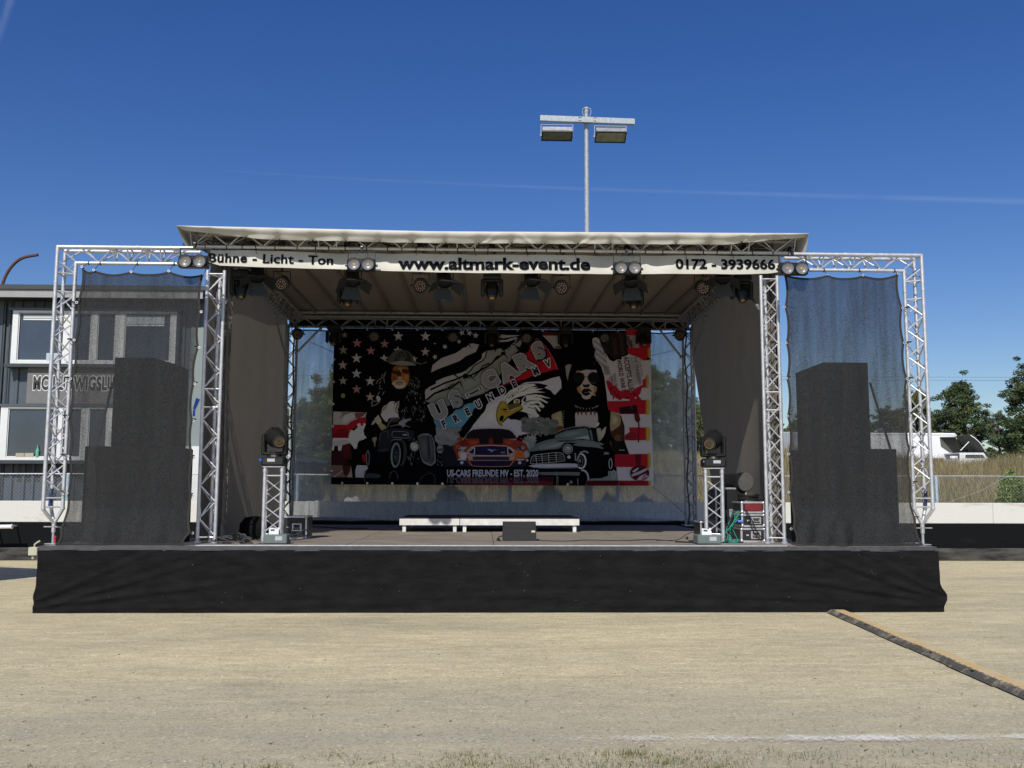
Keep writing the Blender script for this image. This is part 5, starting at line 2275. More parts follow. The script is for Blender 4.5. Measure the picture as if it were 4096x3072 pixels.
place(make_blinder, [(776, 1050, 'two-eyed blinder at the left end of the front truss', 13.0),
                     (1446, 1062, 'two-eyed blinder between the words and the web address'),
                     (2508, 1076, 'two-eyed blinder between the web address and the phone number'),
                     (3171, 1078, 'two-eyed blinder at the right end of the front truss', 13.0)], TY - .24, .235)
place(make_par, [(1127, 1135, 'LED spotlight farthest left under the front truss'),
                 (1682, 1143, 'LED spotlight below the start of the web address'),
                 (2246, 1150, 'LED spotlight below the end of the web address'),
                 (2811, 1152, 'LED spotlight below the phone number, half shaded'),
                 (1191, 1337, 'LED spotlight at the left end of the rear truss beside the tower', 20.05),
                 (1497, 1346, 'LED spotlight over the left group of stars on the print banner', 20.05),
                 (1812, 1349, 'LED spotlight over the small tumbling stars on the print banner', 20.05),
                 (2106, 1353, 'LED spotlight over the last letter of the printed club name', 20.05),
                 (2418, 1352, 'LED spotlight over the printed newspaper cuttings', 20.05),
                 (2718, 1342, 'LED spotlight at the right end of the rear truss beside the tower', 20.05)], TY + .45, .225)
place(make_barn, [(1412, 1108, 'barn door lamp under the second blinder from the left', TY + .35, .35),
                  (1780, 1112, 'barn door lamp with wide flaps left of the central moving head'),
                  (2130, 1108, 'barn door lamp right of the central moving head'),
                  (2524, 1112, 'barn door lamp hanging under the third blinder', TY + .35, -.3),
                  (1030, 1092, 'barn door lamp in deep shade near the left front tower', TY + .4, .3),
                  (2890, 1098, 'barn door lamp in deep shade near the right front tower', TY + .4, -.3)], TY + .3, .16)
place(lambda: make_head(1.0), [(968, 1145, 'hanging moving head beside the left front tower'),
                               (1968, 1150, 'central hanging moving head under the web address'),
                               (2966, 1160, 'hanging moving head beside the right front tower'),
                               (1392, 1178, 'hanging moving head behind the barn door lamp on the left', 14.9),
                               (2532, 1188, 'hanging moving head behind the barn door lamp on the right', 14.9),
                               (1335, 1345, 'rear moving head at the left top corner of the print banner', 20.05),
                               (1967, 1350, 'rear moving head over the middle of the print banner', 20.05),
                               (2262, 1352, 'rear moving head over the dark haired woman on the print banner', 20.05),
                               (2573, 1350, 'rear moving head at the right top corner of the print banner', 20.05)], TY + .5, .24)

# ================================================================== moving heads on truss stands


def stand(lab, u0, u1, vbase, vtop, Y, rot, glab):
    A_, B_ = at(u0, vbase, Y), at(u1, vbase, Y)
    c = Vector(((A_.x + B_.x) / 2, Y + .12, HD))
    h = at(u0, vtop, Y).z - HD
    t = thing('truss_stand', lab, 'lamp stand', (0, 0, 0), 'truss stands for the large moving heads')
    q = .12
    for sx in (-1, 1):
        for sy in (-1, 1):
            mb = MB()
            mb.tube((sx * q, sy * q, .01), (sx * q, sy * q, h - .012), .0255, 14)
            for z in (.06, h - .06):
                mb.tube((sx * q, sy * q, z - .015), (sx * q, sy * q, z + .015), .031, 14)
            mb.build('chord', M['alu'], t, smooth=True)
    mb = MB()
    n = 4
    z0, z1 = .13, h - .17
    for k in range(n):
        a_, b_ = z0 + (z1 - z0) * k / n, z0 + (z1 - z0) * (k + 1) / n
        for (p0, p1) in (((-1, -1), (1, -1)), ((1, -1), (1, 1)), ((1, 1), (-1, 1)), ((-1, 1), (-1, -1))):
            if k % 2:
                p0, p1 = p1, p0
            mb.tube((p0[0] * q * .93, p0[1] * q * .93, a_ + .01), (p1[0] * q * .93, p1[1] * q * .93, b_ - .01), .009, 7)
    for z in (.1, h - .13):
        for (p0, p1) in (((-1, -1), (1, -1)), ((1, -1), (1, 1)), ((1, 1), (-1, 1)), ((-1, 1), (-1, -1))):
            mb.tube((p0[0] * q * .93, p0[1] * q * .93, z), (p1[0] * q * .93, p1[1] * q * .93, z), .011, 7)
    mb.build('bracing', M['alu'], t, smooth=True)
    mb = MB()
    mb.bbox((0, 0, .006), (.34, .34, .012), .003)
    mb.build('base_plate', M['alu_dull'], t)
    mb = MB()
    mb.bbox((0, 0, h - .005), (.31, .31, .012), .003)
    mb.build('top_plate', M['alu'], t)
    t.location = c
    t.rotation_euler = (0, 0, rot)
    return Vector((c.x, c.y, HD + h))


def big_head(lab, top, s, rz):
    """large moving head spotlight standing on a truss stand; s = +1 looks right, -1 looks left"""
    t = thing('moving_head_spotlight', lab, 'stage lamp', top, 'large moving heads on stands')
    o = top
    mb = MB()
    mb.bbox(o + Vector((0, 0, .075)), (.33, .3, .13), .025)
    mb.bbox(o + Vector((0, 0, .014)), (.26, .24, .02), .004)
    mb.lathe([(0, 0), (.11, 0), (.1, .03), (0, .03)], o + Vector((0, 0, .14)), (0, 0, 1), 20)
    bs = mb.build('base', M['black'], t)
    mb = MB()
    mb.bbox(o + Vector((-s * .02, -.151, .09)), (.11, .006, .045), .002)
    mb.build('display_label', M['label_grey'], bs)
    mb = MB()
    pl = o + Vector((-.17 if s < 0 else -.19, -.1, .09))
    mb.tube(pl, pl + Vector((.1 * (1 if s < 0 else .4), -.02, 0)), .022, 10)
    mb.build('power_plug', M['blue_plug'], bs)
    mb = MB()
    for q in (-1, 1):
        mb.bbox(o + Vector((q * .155, .0, .32)), (.055, .17, .31), .02)
    mb.bbox(o + Vector((0, 0, .19)), (.33, .15, .05), .015)
    mb.build('yoke', M['black_metal'], t)
    ax = Vector((s * .42, -.8, -.28)).normalized()
    c = o + Vector((-s * .0, 0, .42))
    mb = MB()
    mb.lathe([(0, -.19), (.07, -.185), (.125, -.13), (.14, -.04), (.135, .07), (.105, .2), (.1, .235), (.085, .24), (.082, .22), (0, .215)], c, ax, 20)
    q_ = ax.to_track_quat('Z', 'Y')
    for k in range(5):
        mb.box(c + q_ @ Vector((0, .132, -.08 + .03 * k)), (.12, .012, .012), q_.to_matrix())
    hd = mb.build('head', M['black_metal'], t, smooth=True)
    mb = MB()
    mb.lathe([(.03, .23), (.062, .228), (.083, .221)], c, ax, 24)
    mb.lathe([(0, .226), (.03, .231)], c, ax, 24)
    mb.build('lens', M['lens'], hd, smooth=True)
    mb = MB()
    mb.lathe([(.064, .232), (.07, .234), (.07, .222)], c, ax, 24)
    mb.build('lens_ring', M['amber'], hd, smooth=True)
    mb = MB()
    mb.box(o + Vector((-s * .184 if s > 0 else .184, 0, .36)), (.003, .03, .09))
    mb.build('side_label', M['label_grey'], t)
    return t


topL = stand('silver truss stand on the left of the stage under a moving head', 1040, 1124, 2152, 1866, 13.9, .12, '')
topR = stand('silver truss stand on the right of the stage under a moving head', 2828, 2906, 2146, 1872, 14.1, -.2, '')
big_head('large black moving head on the left truss stand, facing right', topL, 1, 0)
big_head('large black moving head on the right truss stand, facing left', topR, -1, 0)

# ================================================================== fog machines with canisters


def hazer(u0, u1, vb, vt, Y, lab, jlab):
    A_, B_ = at(u0, vb, Y), at(u1, vb, Y)
    w_ = B_.x - A_.x
    h = px(Y) * (vb - vt)
    c = Vector(((A_.x + B_.x) / 2, Y + .16, HD))
    t = thing('fog_machine', lab, 'fog machine', c, 'fog machines at the stand feet')
    mb = MB()
    mb.bbox(c + Vector((0, 0, h * .5 + .004)), (w_, .3, h), .012)
    mb.tube(c + Vector((w_ / 2, 0, h * .5)), c + Vector((w_ / 2 + .03, 0, h * .5)), .02, 12)
    mb.build('case', M['grey_green'], t)
    mb = MB()
    mb.box(c + Vector((.05, -.152, h * .62)), (w_ * .3, .003, h * .45))
    mb.build('label_plate', M['label_grey'], t)
    j = MB()
    jw = w_ * .42
    jx = -w_ * .12 if u0 < 2000 else -w_ * .05
    jz = h + .004
    j.prism([(-jw / 2, 0), (jw / 2, 0), (jw / 2, .045), (jw / 2 - .03, .075), (-jw / 2 + .02, .09), (-jw / 2, .075)], (0, .1, 0), c + Vector((jx, -.06, jz)))
    j.tube(c + Vector((jx + jw * .38, -.01, jz + .055)), c + Vector((jx + jw * .5, -.01, jz + .09)), .017, 10)
    jo = j.build('jug', M['white_plastic'], None, origin=c + Vector((jx, 0, jz)))
    tag(jo, jlab, 'canister', 'white fluid canisters')
    k = MB()
    k.box(c + Vector((jx - jw * .12, -.0615, jz + .058)), (jw * .4, .003, .02))
    k.build('handle_gap', M['dark_in'], jo)


hazer(1052, 1146, 2168, 2132, 13.35, 'grey fog machine on the left of the deck with white canister on top', 'white canister on the left fog machine')
hazer(2792, 2886, 2170, 2134, 13.35, 'grey fog machine on the right of the deck near the green cables', 'white canister on the right fog machine')

# ================================================================== floor monitor
A_, B_ = at(2012, 2159, 14.25), at(2145, 2159, 14.25)
c = Vector(((A_.x + B_.x) / 2, 14.25, HD))
w_ = B_.x - A_.x
hm_ = px(14.25) * 74
t = thing('stage_monitor', 'black wedge floor monitor speaker in front of the low platforms', 'speaker', c)
mb = MB()
mb.prism([(0, 0), (0, hm_ * .68), (.14, hm_), (.3, hm_), (.42, .05), (.42, 0)], (w_, 0, 0), (c.x - w_ / 2, c.y, HD), (0, 1, 0), (0, 0, 1))
mb.build('cabinet', M['spk'], t)
mb = MB()
mb.add([(c.x - w_ / 2 + .012, c.y - .004, HD + hm_ * .69), (c.x + w_ / 2 - .012, c.y - .004, HD + hm_ * .69), (c.x + w_ / 2 - .012, c.y + .138, HD + hm_ + .002), (c.x - w_ / 2 + .012, c.y + .138, HD + hm_ + .002)], [(0, 1, 2, 3)])
mb.build('grille', M['grille'], t)
mb = MB()
mb.box((c.x, c.y - .003, HD + hm_ * .67), (w_ - .01, .004, .006))
mb.build('trim_line', M['rim'], t)
mb = MB()
mb.bbox((c.x + w_ * .41, c.y - .003, HD + hm_ * .5), (.055, .004, .028), .001)
mb.build('badge', mat('cream_badge', (.6, .58, .4), .5), t)
mb = MB()
mb.path([(c.x - w_ / 2, c.y + .1, HD + .07), (c.x - w_ / 2 - .06, c.y + .02, HD + .06), (c.x - w_ / 2 - .09, c.y, HD + .012), (c.x - w_ / 2 - .03, c.y - .03, HD + .012)], .008, 6)
mb.sphere((c.x - w_ / 2 - .07, c.y, HD + .025), .025, 8, 6)
mb.build('plug_cable', M['cable'], t)

# ================================================================== low platforms
RYF, RYB = 17.25, 19.3
zt0 = at(1700, 2075, RYF).z
for (u0, u1, lab) in ((1597, 1838, 'small white framed low platform with black top, left of the pair'), (1839, 2318, 'wide white framed low platform with black top behind the monitor')):
    a, b = at(u0, 2100, RYF).x, at(u1, 2100, RYF).x
    t = thing('stage_platform', lab, 'platform', ((a + b) / 2, RYF, HD), 'low platforms at the back of the stage')
    fh = px(RYF) * 25
    mb = MB()
    for (x0, x1, y0, y1) in ((a + .003, b - .003, RYF, RYF + .03), (a + .003, b - .003, RYB - .03, RYB), (a + .003, a + .033, RYF + .031, RYB - .031), (b - .033, b - .003, RYF + .031, RYB - .031)):
        mb.bx((x0, y0, zt0 - fh), (x1, y1, zt0))
    mb.build('frame', M['white_wood'], t)
    mb = MB()
    mb.bx((a + .005, RYF + .004, zt0 + .001), (b - .005, RYB, zt0 + .016))
    mb.build('top', M['carpet'], t)
    for x in (a + .085, b - .085):
        for y in (RYF + .035, RYB - .09):
            mb = MB()
            mb.bx((x - .03, y, HD), (x + .03, y + .05, zt0 - fh - .001))
            mb.build('leg', M['white_wood'], t)

# ================================================================== flight cases on the right


def case(name, lab, x0, x1, y, dep, z0, z1, kind, grp='equipment cases on the right'):
    t = thing(name, lab, 'flight case', ((x0 + x1) / 2, y, z0), grp)
    b = .026
    mb = MB()
    mb.bx((x0 + .004, y + .004, z0 + .004), (x1 - .004, y + dep - .004, z1 - .004))
    mb.build('shell', M['case_black'], t)
    ed = MB()
    for zz in (z0, z1 - b):
        ed.bx((x0, y, zz), (x1, y + .012, zz + b))
        ed.bx((x0, y + .013, zz), (x0 + .012, y + dep, zz + b))
        ed.bx((x1 - .012, y + .013, zz), (x1, y + dep, zz + b))
    for xx_ in (x0, x1 - b):
        ed.bx((xx_, y + .001, z0 + b + .001), (xx_ + b, y + .013, z1 - b - .001))
    ed.build('edge_profile', M['case_edge'], t)
    bc = MB()
    for xx_ in (x0 + .018, x1 - .018):
        for zz in (z0 + .02, z1 - .02):
            bc.sphere((xx_, y + .004, zz), .024, 10, 6, (1, .6, 1))
    bc.build('ball_corner', M['case_edge'], t, smooth=True)
    if kind == 'red':
        r_ = MB()
        r_.bx((x0 + b + .03, y - .004, z0 + b + .008), (x1 - b - .02, y + .003, z1 - b - .008))
        r_.build('red_panel', M['case_red'], t)
    else:
        h = MB()
        cx, cz = (x0 + x1) / 2 + .04, (z0 + z1) / 2
        h.bbox((cx, y - .002, cz), (.15, .012, min(.12, (z1 - z0) * .55)), .004)
        hd = h.build('handle_plate', M['case_edge'], t)
        h = MB()
        h.bbox((cx, y - .0095, cz), (.1, .004, min(.08, (z1 - z0) * .36)), .001)
        h.build('handle_recess', M['dark_in'], hd)
        h = MB()
        h.path([(cx - .045, y - .014, cz + .01), (cx - .04, y - .022, cz - .012), (cx + .04, y - .022, cz - .012), (cx + .045, y - .014, cz + .01)], .006, 6)
        h.build('grip', M['case_edge'], hd)
        h = MB()
        h.box((x0 + .1, y + .001, cz), (.035, .006, .02))
        h.build('name_plate', M['label_grey'], t)
    return t


CY_ = 13.95
xL = at(2966, 2100, CY_).x
xR = at(3062, 2100, CY_).x
z = lambda v: at(3000, v, CY_).z
case('rack_case', 'black rack case with silver edges at the bottom of the right stack', at(2962, 2100, CY_).x, xR, CY_, .55, HD, z(2112), 'h')
case('rack_case', 'black rack case with silver edges in the middle of the right stack', xL, xR, CY_, .5, z(2108), z(2056), 'h')
case('rack_case', 'dark red fronted rack case on top of the right stack', xL, xR, CY_, .5, z(2053), z(2006), 'red')
# coil of black cable on the stack
mb = MB()
cc_ = Vector((xL + .17, CY_ + .2, z(2003)))
for k in range(9):
    ps = []
    for q in range(25):
        a = 2 * math.pi * q / 24
        ps.append(cc_ + Vector((math.cos(a) * (.15 + .012 * math.sin(k * 2.1)), math.sin(a) * (.12 + .01 * math.cos(k)), .012 + .009 * k + .012 * math.sin(a * 2 + k))))
    mb.path(ps, .008, 5)
tag(mb.build('cable_coil', M['cable'], None, origin=cc_), 'black cable coil lying on top of the red fronted case', 'cable')
mb = MB()
mb.bbox(cc_ + Vector((.12, 0, .04)), (.2, .16, .07), .01)
tag(mb.build('power_box', M['black'], None, origin=cc_ + Vector((.12, 0, 0))), 'small black box beside the cable coil on the case stack', 'power box')
# green and black patch cables falling down the left side of the stack
r_ = np.random.default_rng(99)
gm, bm_ = MB(), MB()
for k in range(15):
    u0 = 2932 + r_.uniform(-4, 30)
    v0 = r_.uniform(2035, 2085)
    y0 = CY_ + r_.uniform(-.02, .2)
    ps = []
    u1 = r_.uniform(2895, 2950)
    for q in range(9):
        s_ = q / 8
        u = u0 + (u1 - u0) * s_ + r_.normal(0, 3) - 14 * math.sin(math.pi * s_)
        v = v0 + (2158 - v0) * s_ ** .8
        ps.append(at(u, v, y0 - .1 * s_))
    e = ps[-1]
    ps[-1].z = HD + .01
    ps.append(Vector((e.x + r_.uniform(-.12, .1), e.y - r_.uniform(.0, .12), HD + .008)))
    ps.append(Vector((e.x + r_.uniform(-.14, .12), e.y - r_.uniform(.0, .2), HD + .008)))
    (gm if k < 9 else bm_).path(ps, .0055 if k < 9 else .007, 5)
for k in range(3):
    c0 = Vector((at(2925, 2160, 13.8).x, 13.75, HD + .03))
    gm.path([c0 + Vector((math.cos(a) * .09 + .01 * k, math.sin(a) * .05, .02 * math.sin(a * 2 + k))) for a in np.linspace(0, 6.28, 18)], .0055, 5)
tag(gm.build('patch_cable', M['teal'], None, origin=(at(2925, 2160, 13.8).x, 13.8, HD)), 'tangle of green patch cables hanging left of the case stack', 'cable')
tag(bm_.build('power_cable', M['cable'], None, origin=(at(2925, 2160, 13.8).x, 13.85, HD)), 'tangle of black cables behind the green ones left of the case stack', 'cable')
mb = MB()
A_ = at(2952, 2086, CY_ - .02)
mb.tube(A_, A_ + Vector((.07, -.01, .004)), .02, 10)
tag(mb.build('power_connector', M['blue_plug'], None, origin=A_), 'blue power connector at the left edge of the middle rack case', 'connector')
mb = MB()
mb.path([at(2985, 2040, CY_ - .03), at(3005, 2075, CY_ - .05), at(3025, 2120, CY_ - .04), at(3050, 2158, CY_ - .06)], .007, 6)
mb.path([at(2982, 2045, CY_ - .03), at(3000, 2085, CY_ - .05), at(3016, 2130, CY_ - .04), at(3045, 2165, CY_ - .06)], .006, 6)
tag(mb.build('hanging_cable', M['cable'], None, origin=at(3000, 2060, CY_)), 'pair of black cables hanging down the front of the case stack', 'cable')

# drum shaped fan with grey cover on a silver edged case behind the right stand
YD = 15.0
cD = at(2980, 1928, YD)
t = thing('drum_fan', 'black drum fan with round grey cover behind the right truss stand', 'fan', (cD.x, YD + .2, cD.z - .17))
rD = px(YD) * 39
ax = Vector((-.28, 1, .02)).normalized()
mb = MB()
mb.lathe([(rD * .96, 0), (rD, .02), (rD, .1), (rD * .93, .14), (rD * .9, .42), (rD * .5, .48), (0, .48)], cD, Vector((-.55, 1, -.02)), 30)
mb.build('body', M['black'], t, smooth=True)
mb = MB()
mb.lathe([(0, -.012), (rD * .9, -.006), (rD * .97, .004)], cD, Vector((-.1, 1, 0)), 32)
mb.build('cover', M['drumface'], t, smooth=True)
x0, x1 = at(2862, 1960, YD).x, at(2988, 1960, YD).x
case('road_case', 'tall black road case with silver edges under the drum fan', x0, x1, YD + .02, .6, HD, at(2900, 1950, YD).z, 'h', 'cases behind the right stand')
# cases and dark gear behind the stand
case('road_case', 'low black case on the deck behind the right truss stand', at(2800, 2060, 15.6).x, at(2860, 2060, 15.6).x, 15.6, .5, HD, at(2830, 2085, 15.6).z, 'h', 'cases behind the right stand')

# ================================================================== gear on the left
YL = 14.9
x0, x1 = at(1126, 2090, YL).x, at(1228, 2090, YL).x
case('amplifier_case', 'open black amplifier case with silver rim behind the left truss stand', x0, x1, YL, .5, HD, at(1180, 2064, YL).z, 'h', 'cases on the left')
cB = at(1020, 2112, 14.9)
mb = MB()
mb.lathe([(0, 0), (.2, .01), (.25, .1), (.24, .22), (.16, .32), (0, .34)], (cB.x, 14.95, HD), (0, 0, 1), 22)
tag(mb.build('gear_bag', M['black_cloth'], None, origin=(cB.x, 14.95, HD), smooth=True), 'round black gear bag on the deck beside the left curtain', 'bag')
# heap of grey lashing straps left front
mb = MB()
r_ = np.random.default_rng(5)
cS = at(925, 2160, 13.45)


def ribbon(mb, pts_, wv):
    for i in range(len(pts_) - 1):
        a, b = Vector(pts_[i]), Vector(pts_[i + 1])
        mb.add([a - wv, b - wv, b + wv, a + wv], [(0, 1, 2, 3)])


for k in range(16):
    x = cS.x + r_.uniform(-.18, .22)
    y = 13.35 + r_.uniform(0, .35)
    ps = []
    R0, R1 = r_.uniform(.04, .12), r_.uniform(.02, .06)
    for q in range(13):
        a = q / 12 * r_.uniform(3.3, 6.2)
        ps.append((x + math.cos(a) * R0 + .03 * q / 12, y + .06 * math.sin(a * .7), HD + .02 + R1 + math.sin(a) * R1))
    ribbon(mb, ps, Vector((0, .022, .006)))
for k in range(5):
    x = cS.x + .2 + r_.uniform(-.1, .3)
    ribbon(mb, [(x + .05 * q, 13.5 + .1 * math.sin(q * .8 + k), HD + .008 + .006 * k + .01 * abs(math.sin(q + k))) for q in range(9)], Vector((0, .022, 0)))
tag(mb.build('lashing_strap', M['strap'], None, origin=(cS.x, 13.45, HD)), 'heap of dark grey lashing straps beside the left front tower', 'strap')
# cables on the deck
for (pts_, lab, rad) in (
        ([(1146, 2150), (1180, 2138), (1216, 2120), (1225, 2140), (1190, 2150), (1150, 2152)], 'black cable looped on the deck right of the left fog machine', .008),
        ([(2150, 2162), (2260, 2164), (2350, 2160), (2500, 2162), (2600, 2158), (2690, 2164)], 'thin black cable running right from the floor monitor', .006),
        ([(2600, 2161), (2680, 2160), (2715, 2140), (2740, 2129), (2757, 2136), (2762, 2150)], 'thin black cable rising in an arc to a round plug near the right fog machine', .006),
        ([(2755, 2163), (2790, 2165), (2830, 2172), (2700, 2166)], 'black cable lying in front of the right stand', .01),
        ([(960, 2172), (1000, 2160), (1030, 2158), (1050, 2166)], 'black cable between the strap heap and the left fog machine', .008),
        ([(1236, 2098), (1290, 2108), (1360, 2112), (1470, 2113)], 'black cable running right from the amplifier case along the mesh', .01)):
    mb = MB()
    ps = []
    for (u, v) in pts_:
        vv = max(v, 2106)
        g = gnd(u, vv, HD + rad)
        if g.y > 19.9:
            g.y = 19.9
        ps.append(g)
    if 'arc' in lab:
        base = [gnd(u, 2163, HD + rad) for (u, v) in pts_]
        ps = [Vector((b.x, 13.75, max(HD + rad, at(u, v, 13.75).z))) for b, (u, v) in zip(base, pts_)]
    if 'looped' in lab:
        ps = [Vector((at(u, v, 13.7).x, 13.7 + .05 * i, max(HD + rad, at(u, v, 13.7).z))) for i, (u, v) in enumerate(pts_)]
    sm = []
    for i in range(len(ps) - 1):
        p0, p1, p2, p3 = ps[max(0, i - 1)], ps[i], ps[i + 1], ps[min(len(ps) - 1, i + 2)]
        for q in range(5):
            t_ = q / 5
            sm.append(.5 * ((2 * p1) + (-p0 + p2) * t_ + (2 * p0 - 5 * p1 + 4 * p2 - p3) * t_ ** 2 + (-p0 + 3 * p1 - 3 * p2 + p3) * t_ ** 3))
    sm.append(ps[-1])
    for p in sm:
        p.z = max(p.z, HD + rad)
    mb.path(sm, rad, 6)
    if 'arc' in lab:
        mb.sphere(at(2748, 2152, 13.75) , .022, 8, 6)
    tag(mb.build('deck_cable', M['cable'], None, origin=sm[0]), lab, 'cable')

# ================================================================== PA stacks behind the wing meshes


def cab(name, lab, x0, x1, y, dep, z0, z1, chamf, grp):
    t = thing(name, lab, 'loudspeaker', ((x0 + x1) / 2, y, z0), grp)
    w_, h = x1 - x0, z1 - z0
    mb = MB()
    if chamf:
        s, cx, cz = chamf
        if s > 0:
            poly = [(0, 0), (w_, 0), (w_, h - cz), (w_ - cx, h), (0, h)]
        else:
            poly = [(0, 0), (w_, 0), (w_, h), (cx, h), (0, h - cz)]
        mb.prism(poly, (0, dep, 0), (x0, y, z0))
    else:
        mb.bbox(((x0 + x1) / 2, y + dep / 2, (z0 + z1) / 2), (w_, dep, h), .012)
    mb.build('cabinet', M['spk'], t)
    mb = MB()
    cz = chamf[2] if chamf else 0
    mb.bx((x0 + .03, y - .012, z0 + .04), (x1 - .03, y - .003, z1 - .04 - cz))
    mb.build('grille', M['grille'], t)
    for s in (x0, x1):
        mb = MB()
        mb.bbox((s, y + dep * .5, (z0 + z1) / 2), (.02, .16, .09), .004)
        mb.build('handle', M['black'], t)


YS = 13.75
g1 = 'loudspeakers of the left stack'
a0, a1 = at(447, 1700, YS).x, at(694, 1700, YS).x
cab('top_speaker', 'tall black full range cabinet on the left speaker stack behind the mesh', a0, a1, YS, .6, at(500, 1786, YS).z + .004, at(500, 1430, YS).z, (1, px(YS) * 90, px(YS) * 26), g1)
b0, b1 = at(339, 1900, YS).x, at(738, 1900, YS).x
zt_ = at(500, 1786, YS).z
zm_ = (HD + zt_) / 2
cab('subwoofer', 'wide black subwoofer at the bottom of the left speaker stack', b0, b1 - .55, YS - .05, .75, HD + .002, zm_ - .002, None, g1)
cab('subwoofer', 'wide black subwoofer under the full range cabinet of the left stack', b0, b1 - .55, YS - .05, .75, zm_ + .002, zt_, None, g1)
cab('subwoofer', 'upright black subwoofer beside the left tower in the left stack', b1 - .545, b1, YS - .03, .4, HD + .002, zt_ - .02, None, g1)
g2 = 'loudspeakers of the right stack'
a0, a1 = at(3243, 1700, YS).x, at(3480, 1700, YS).x
cab('top_speaker', 'tall black full range cabinet on the right speaker stack behind the mesh', a0, a1, YS, .6, at(3400, 1796, YS).z + .004, at(3400, 1450, YS).z, (-1, px(YS) * 60, px(YS) * 24), g2)
b0, b1 = at(3247, 1900, YS).x, at(3585, 1900, YS).x
zt_ = at(3400, 1796, YS).z
zm_ = (HD + zt_) / 2
cab('subwoofer', 'wide black subwoofer at the bottom of the right speaker stack', b0, b1, YS - .05, .75, HD + .002, zm_ - .002, None, g2)
cab('subwoofer', 'wide black subwoofer under the full range cabinet of the right stack', b0, b1, YS - .05, .75, zm_ + .002, zt_, None, g2)
mb = MB()
mb.bbox((4.67, 14.05, (HD + at(3195, 1800, 13.95).z) / 2), (.24, .2, at(3195, 1800, 13.95).z - HD), .01)
tag(mb.build('equipment_trunk', M['case_black'], None, origin=(at(3195, 1980, 13.95).x, 14.2, HD)), 'dark trunk beside the right speaker stack behind the mesh', 'trunk')
for (p0, p1, lab) in (((3480, 1530), (3562, 1796), 'diagonal dark strap bracing the right speaker stack'), ((450, 1530), (388, 1790), 'diagonal dark strap bracing the left speaker stack')):
    mb = MB()
    A_, B_ = at(*p0, YS + .1), at(*p1, YS + .1)
    d = (B_ - A_).normalized()
    n_ = d.cross(Vector((0, 1, 0))) * .018
    o_ = Vector((0, .004, 0))
    mb.add([A_ - n_, B_ - n_, B_ + n_, A_ + n_, A_ - n_ + o_, B_ - n_ + o_, B_ + n_ + o_, A_ + n_ + o_], [(0, 1, 2, 3), (7, 6, 5, 4), (0, 4, 5, 1), (2, 6, 7, 3)])
    tag(mb.build('ratchet_strap', M['strap'], None, origin=A_), lab, 'strap', 'straps bracing the speaker stacks')
mb = MB()
mb.prism([(-.05, -.1), (.045, -.12), (.06, -.02), (.02, .12), (0, .15), (-.03, .06)], (0, .03, 0), at(3222, 1655, YS + .05))
mb.path([at(3228, 1670, YS + .06), at(3222, 1730, YS + .06), at(3215, 1796, YS + .06)], .014, 6)
tag(mb.build('hanging_pouch', mat('brown_pouch', (.05, .03, .022), .8), None, origin=at(3222, 1655, YS)), 'small brown pouch hanging left of the right speaker stack', 'pouch')
# blue clip and tape roll beside the left tower
mb = MB()
A_ = at(776, 1652, WG + .1)
mb.bbox(A_, (.03, .02, .09), .004)
mb.tube(A_ + Vector((0, 0, .05)), A_ + Vector((.05, 0, .2)), .02, 8, .03)
tag(mb.build('cable_clip', M['blue_plug'], None, origin=A_), 'blue clip hanging between the left mesh and the left tower', 'clip')
mb = MB()
A_ = at(221, 2157, WG + .1)
mb.tube(A_ - Vector((0, 0, .05)), A_ + Vector((0, 0, .015)), .012, 8)
mb.tube(A_ + Vector((0, 0, .015)), A_ + Vector((0, 0, .045)), .02, 10)
tag(mb.build('plug', M['red'], None, origin=A_), 'small red plug standing beside the left spindle foot', 'plug')
mb = MB()
A_ = at(3660, 2176, WG)
mb.lathe([(0, 0), (.11, 0), (.09, .02), (0, .024)], (A_.x + .02, WG + .12, HD + .014), (0, 0, 1), 20)
tag(mb.build('ground_pad', M['white_plastic'], None, origin=(A_.x + .02, WG + .12, HD)), 'pale round pad under the right spindle foot', 'pad')

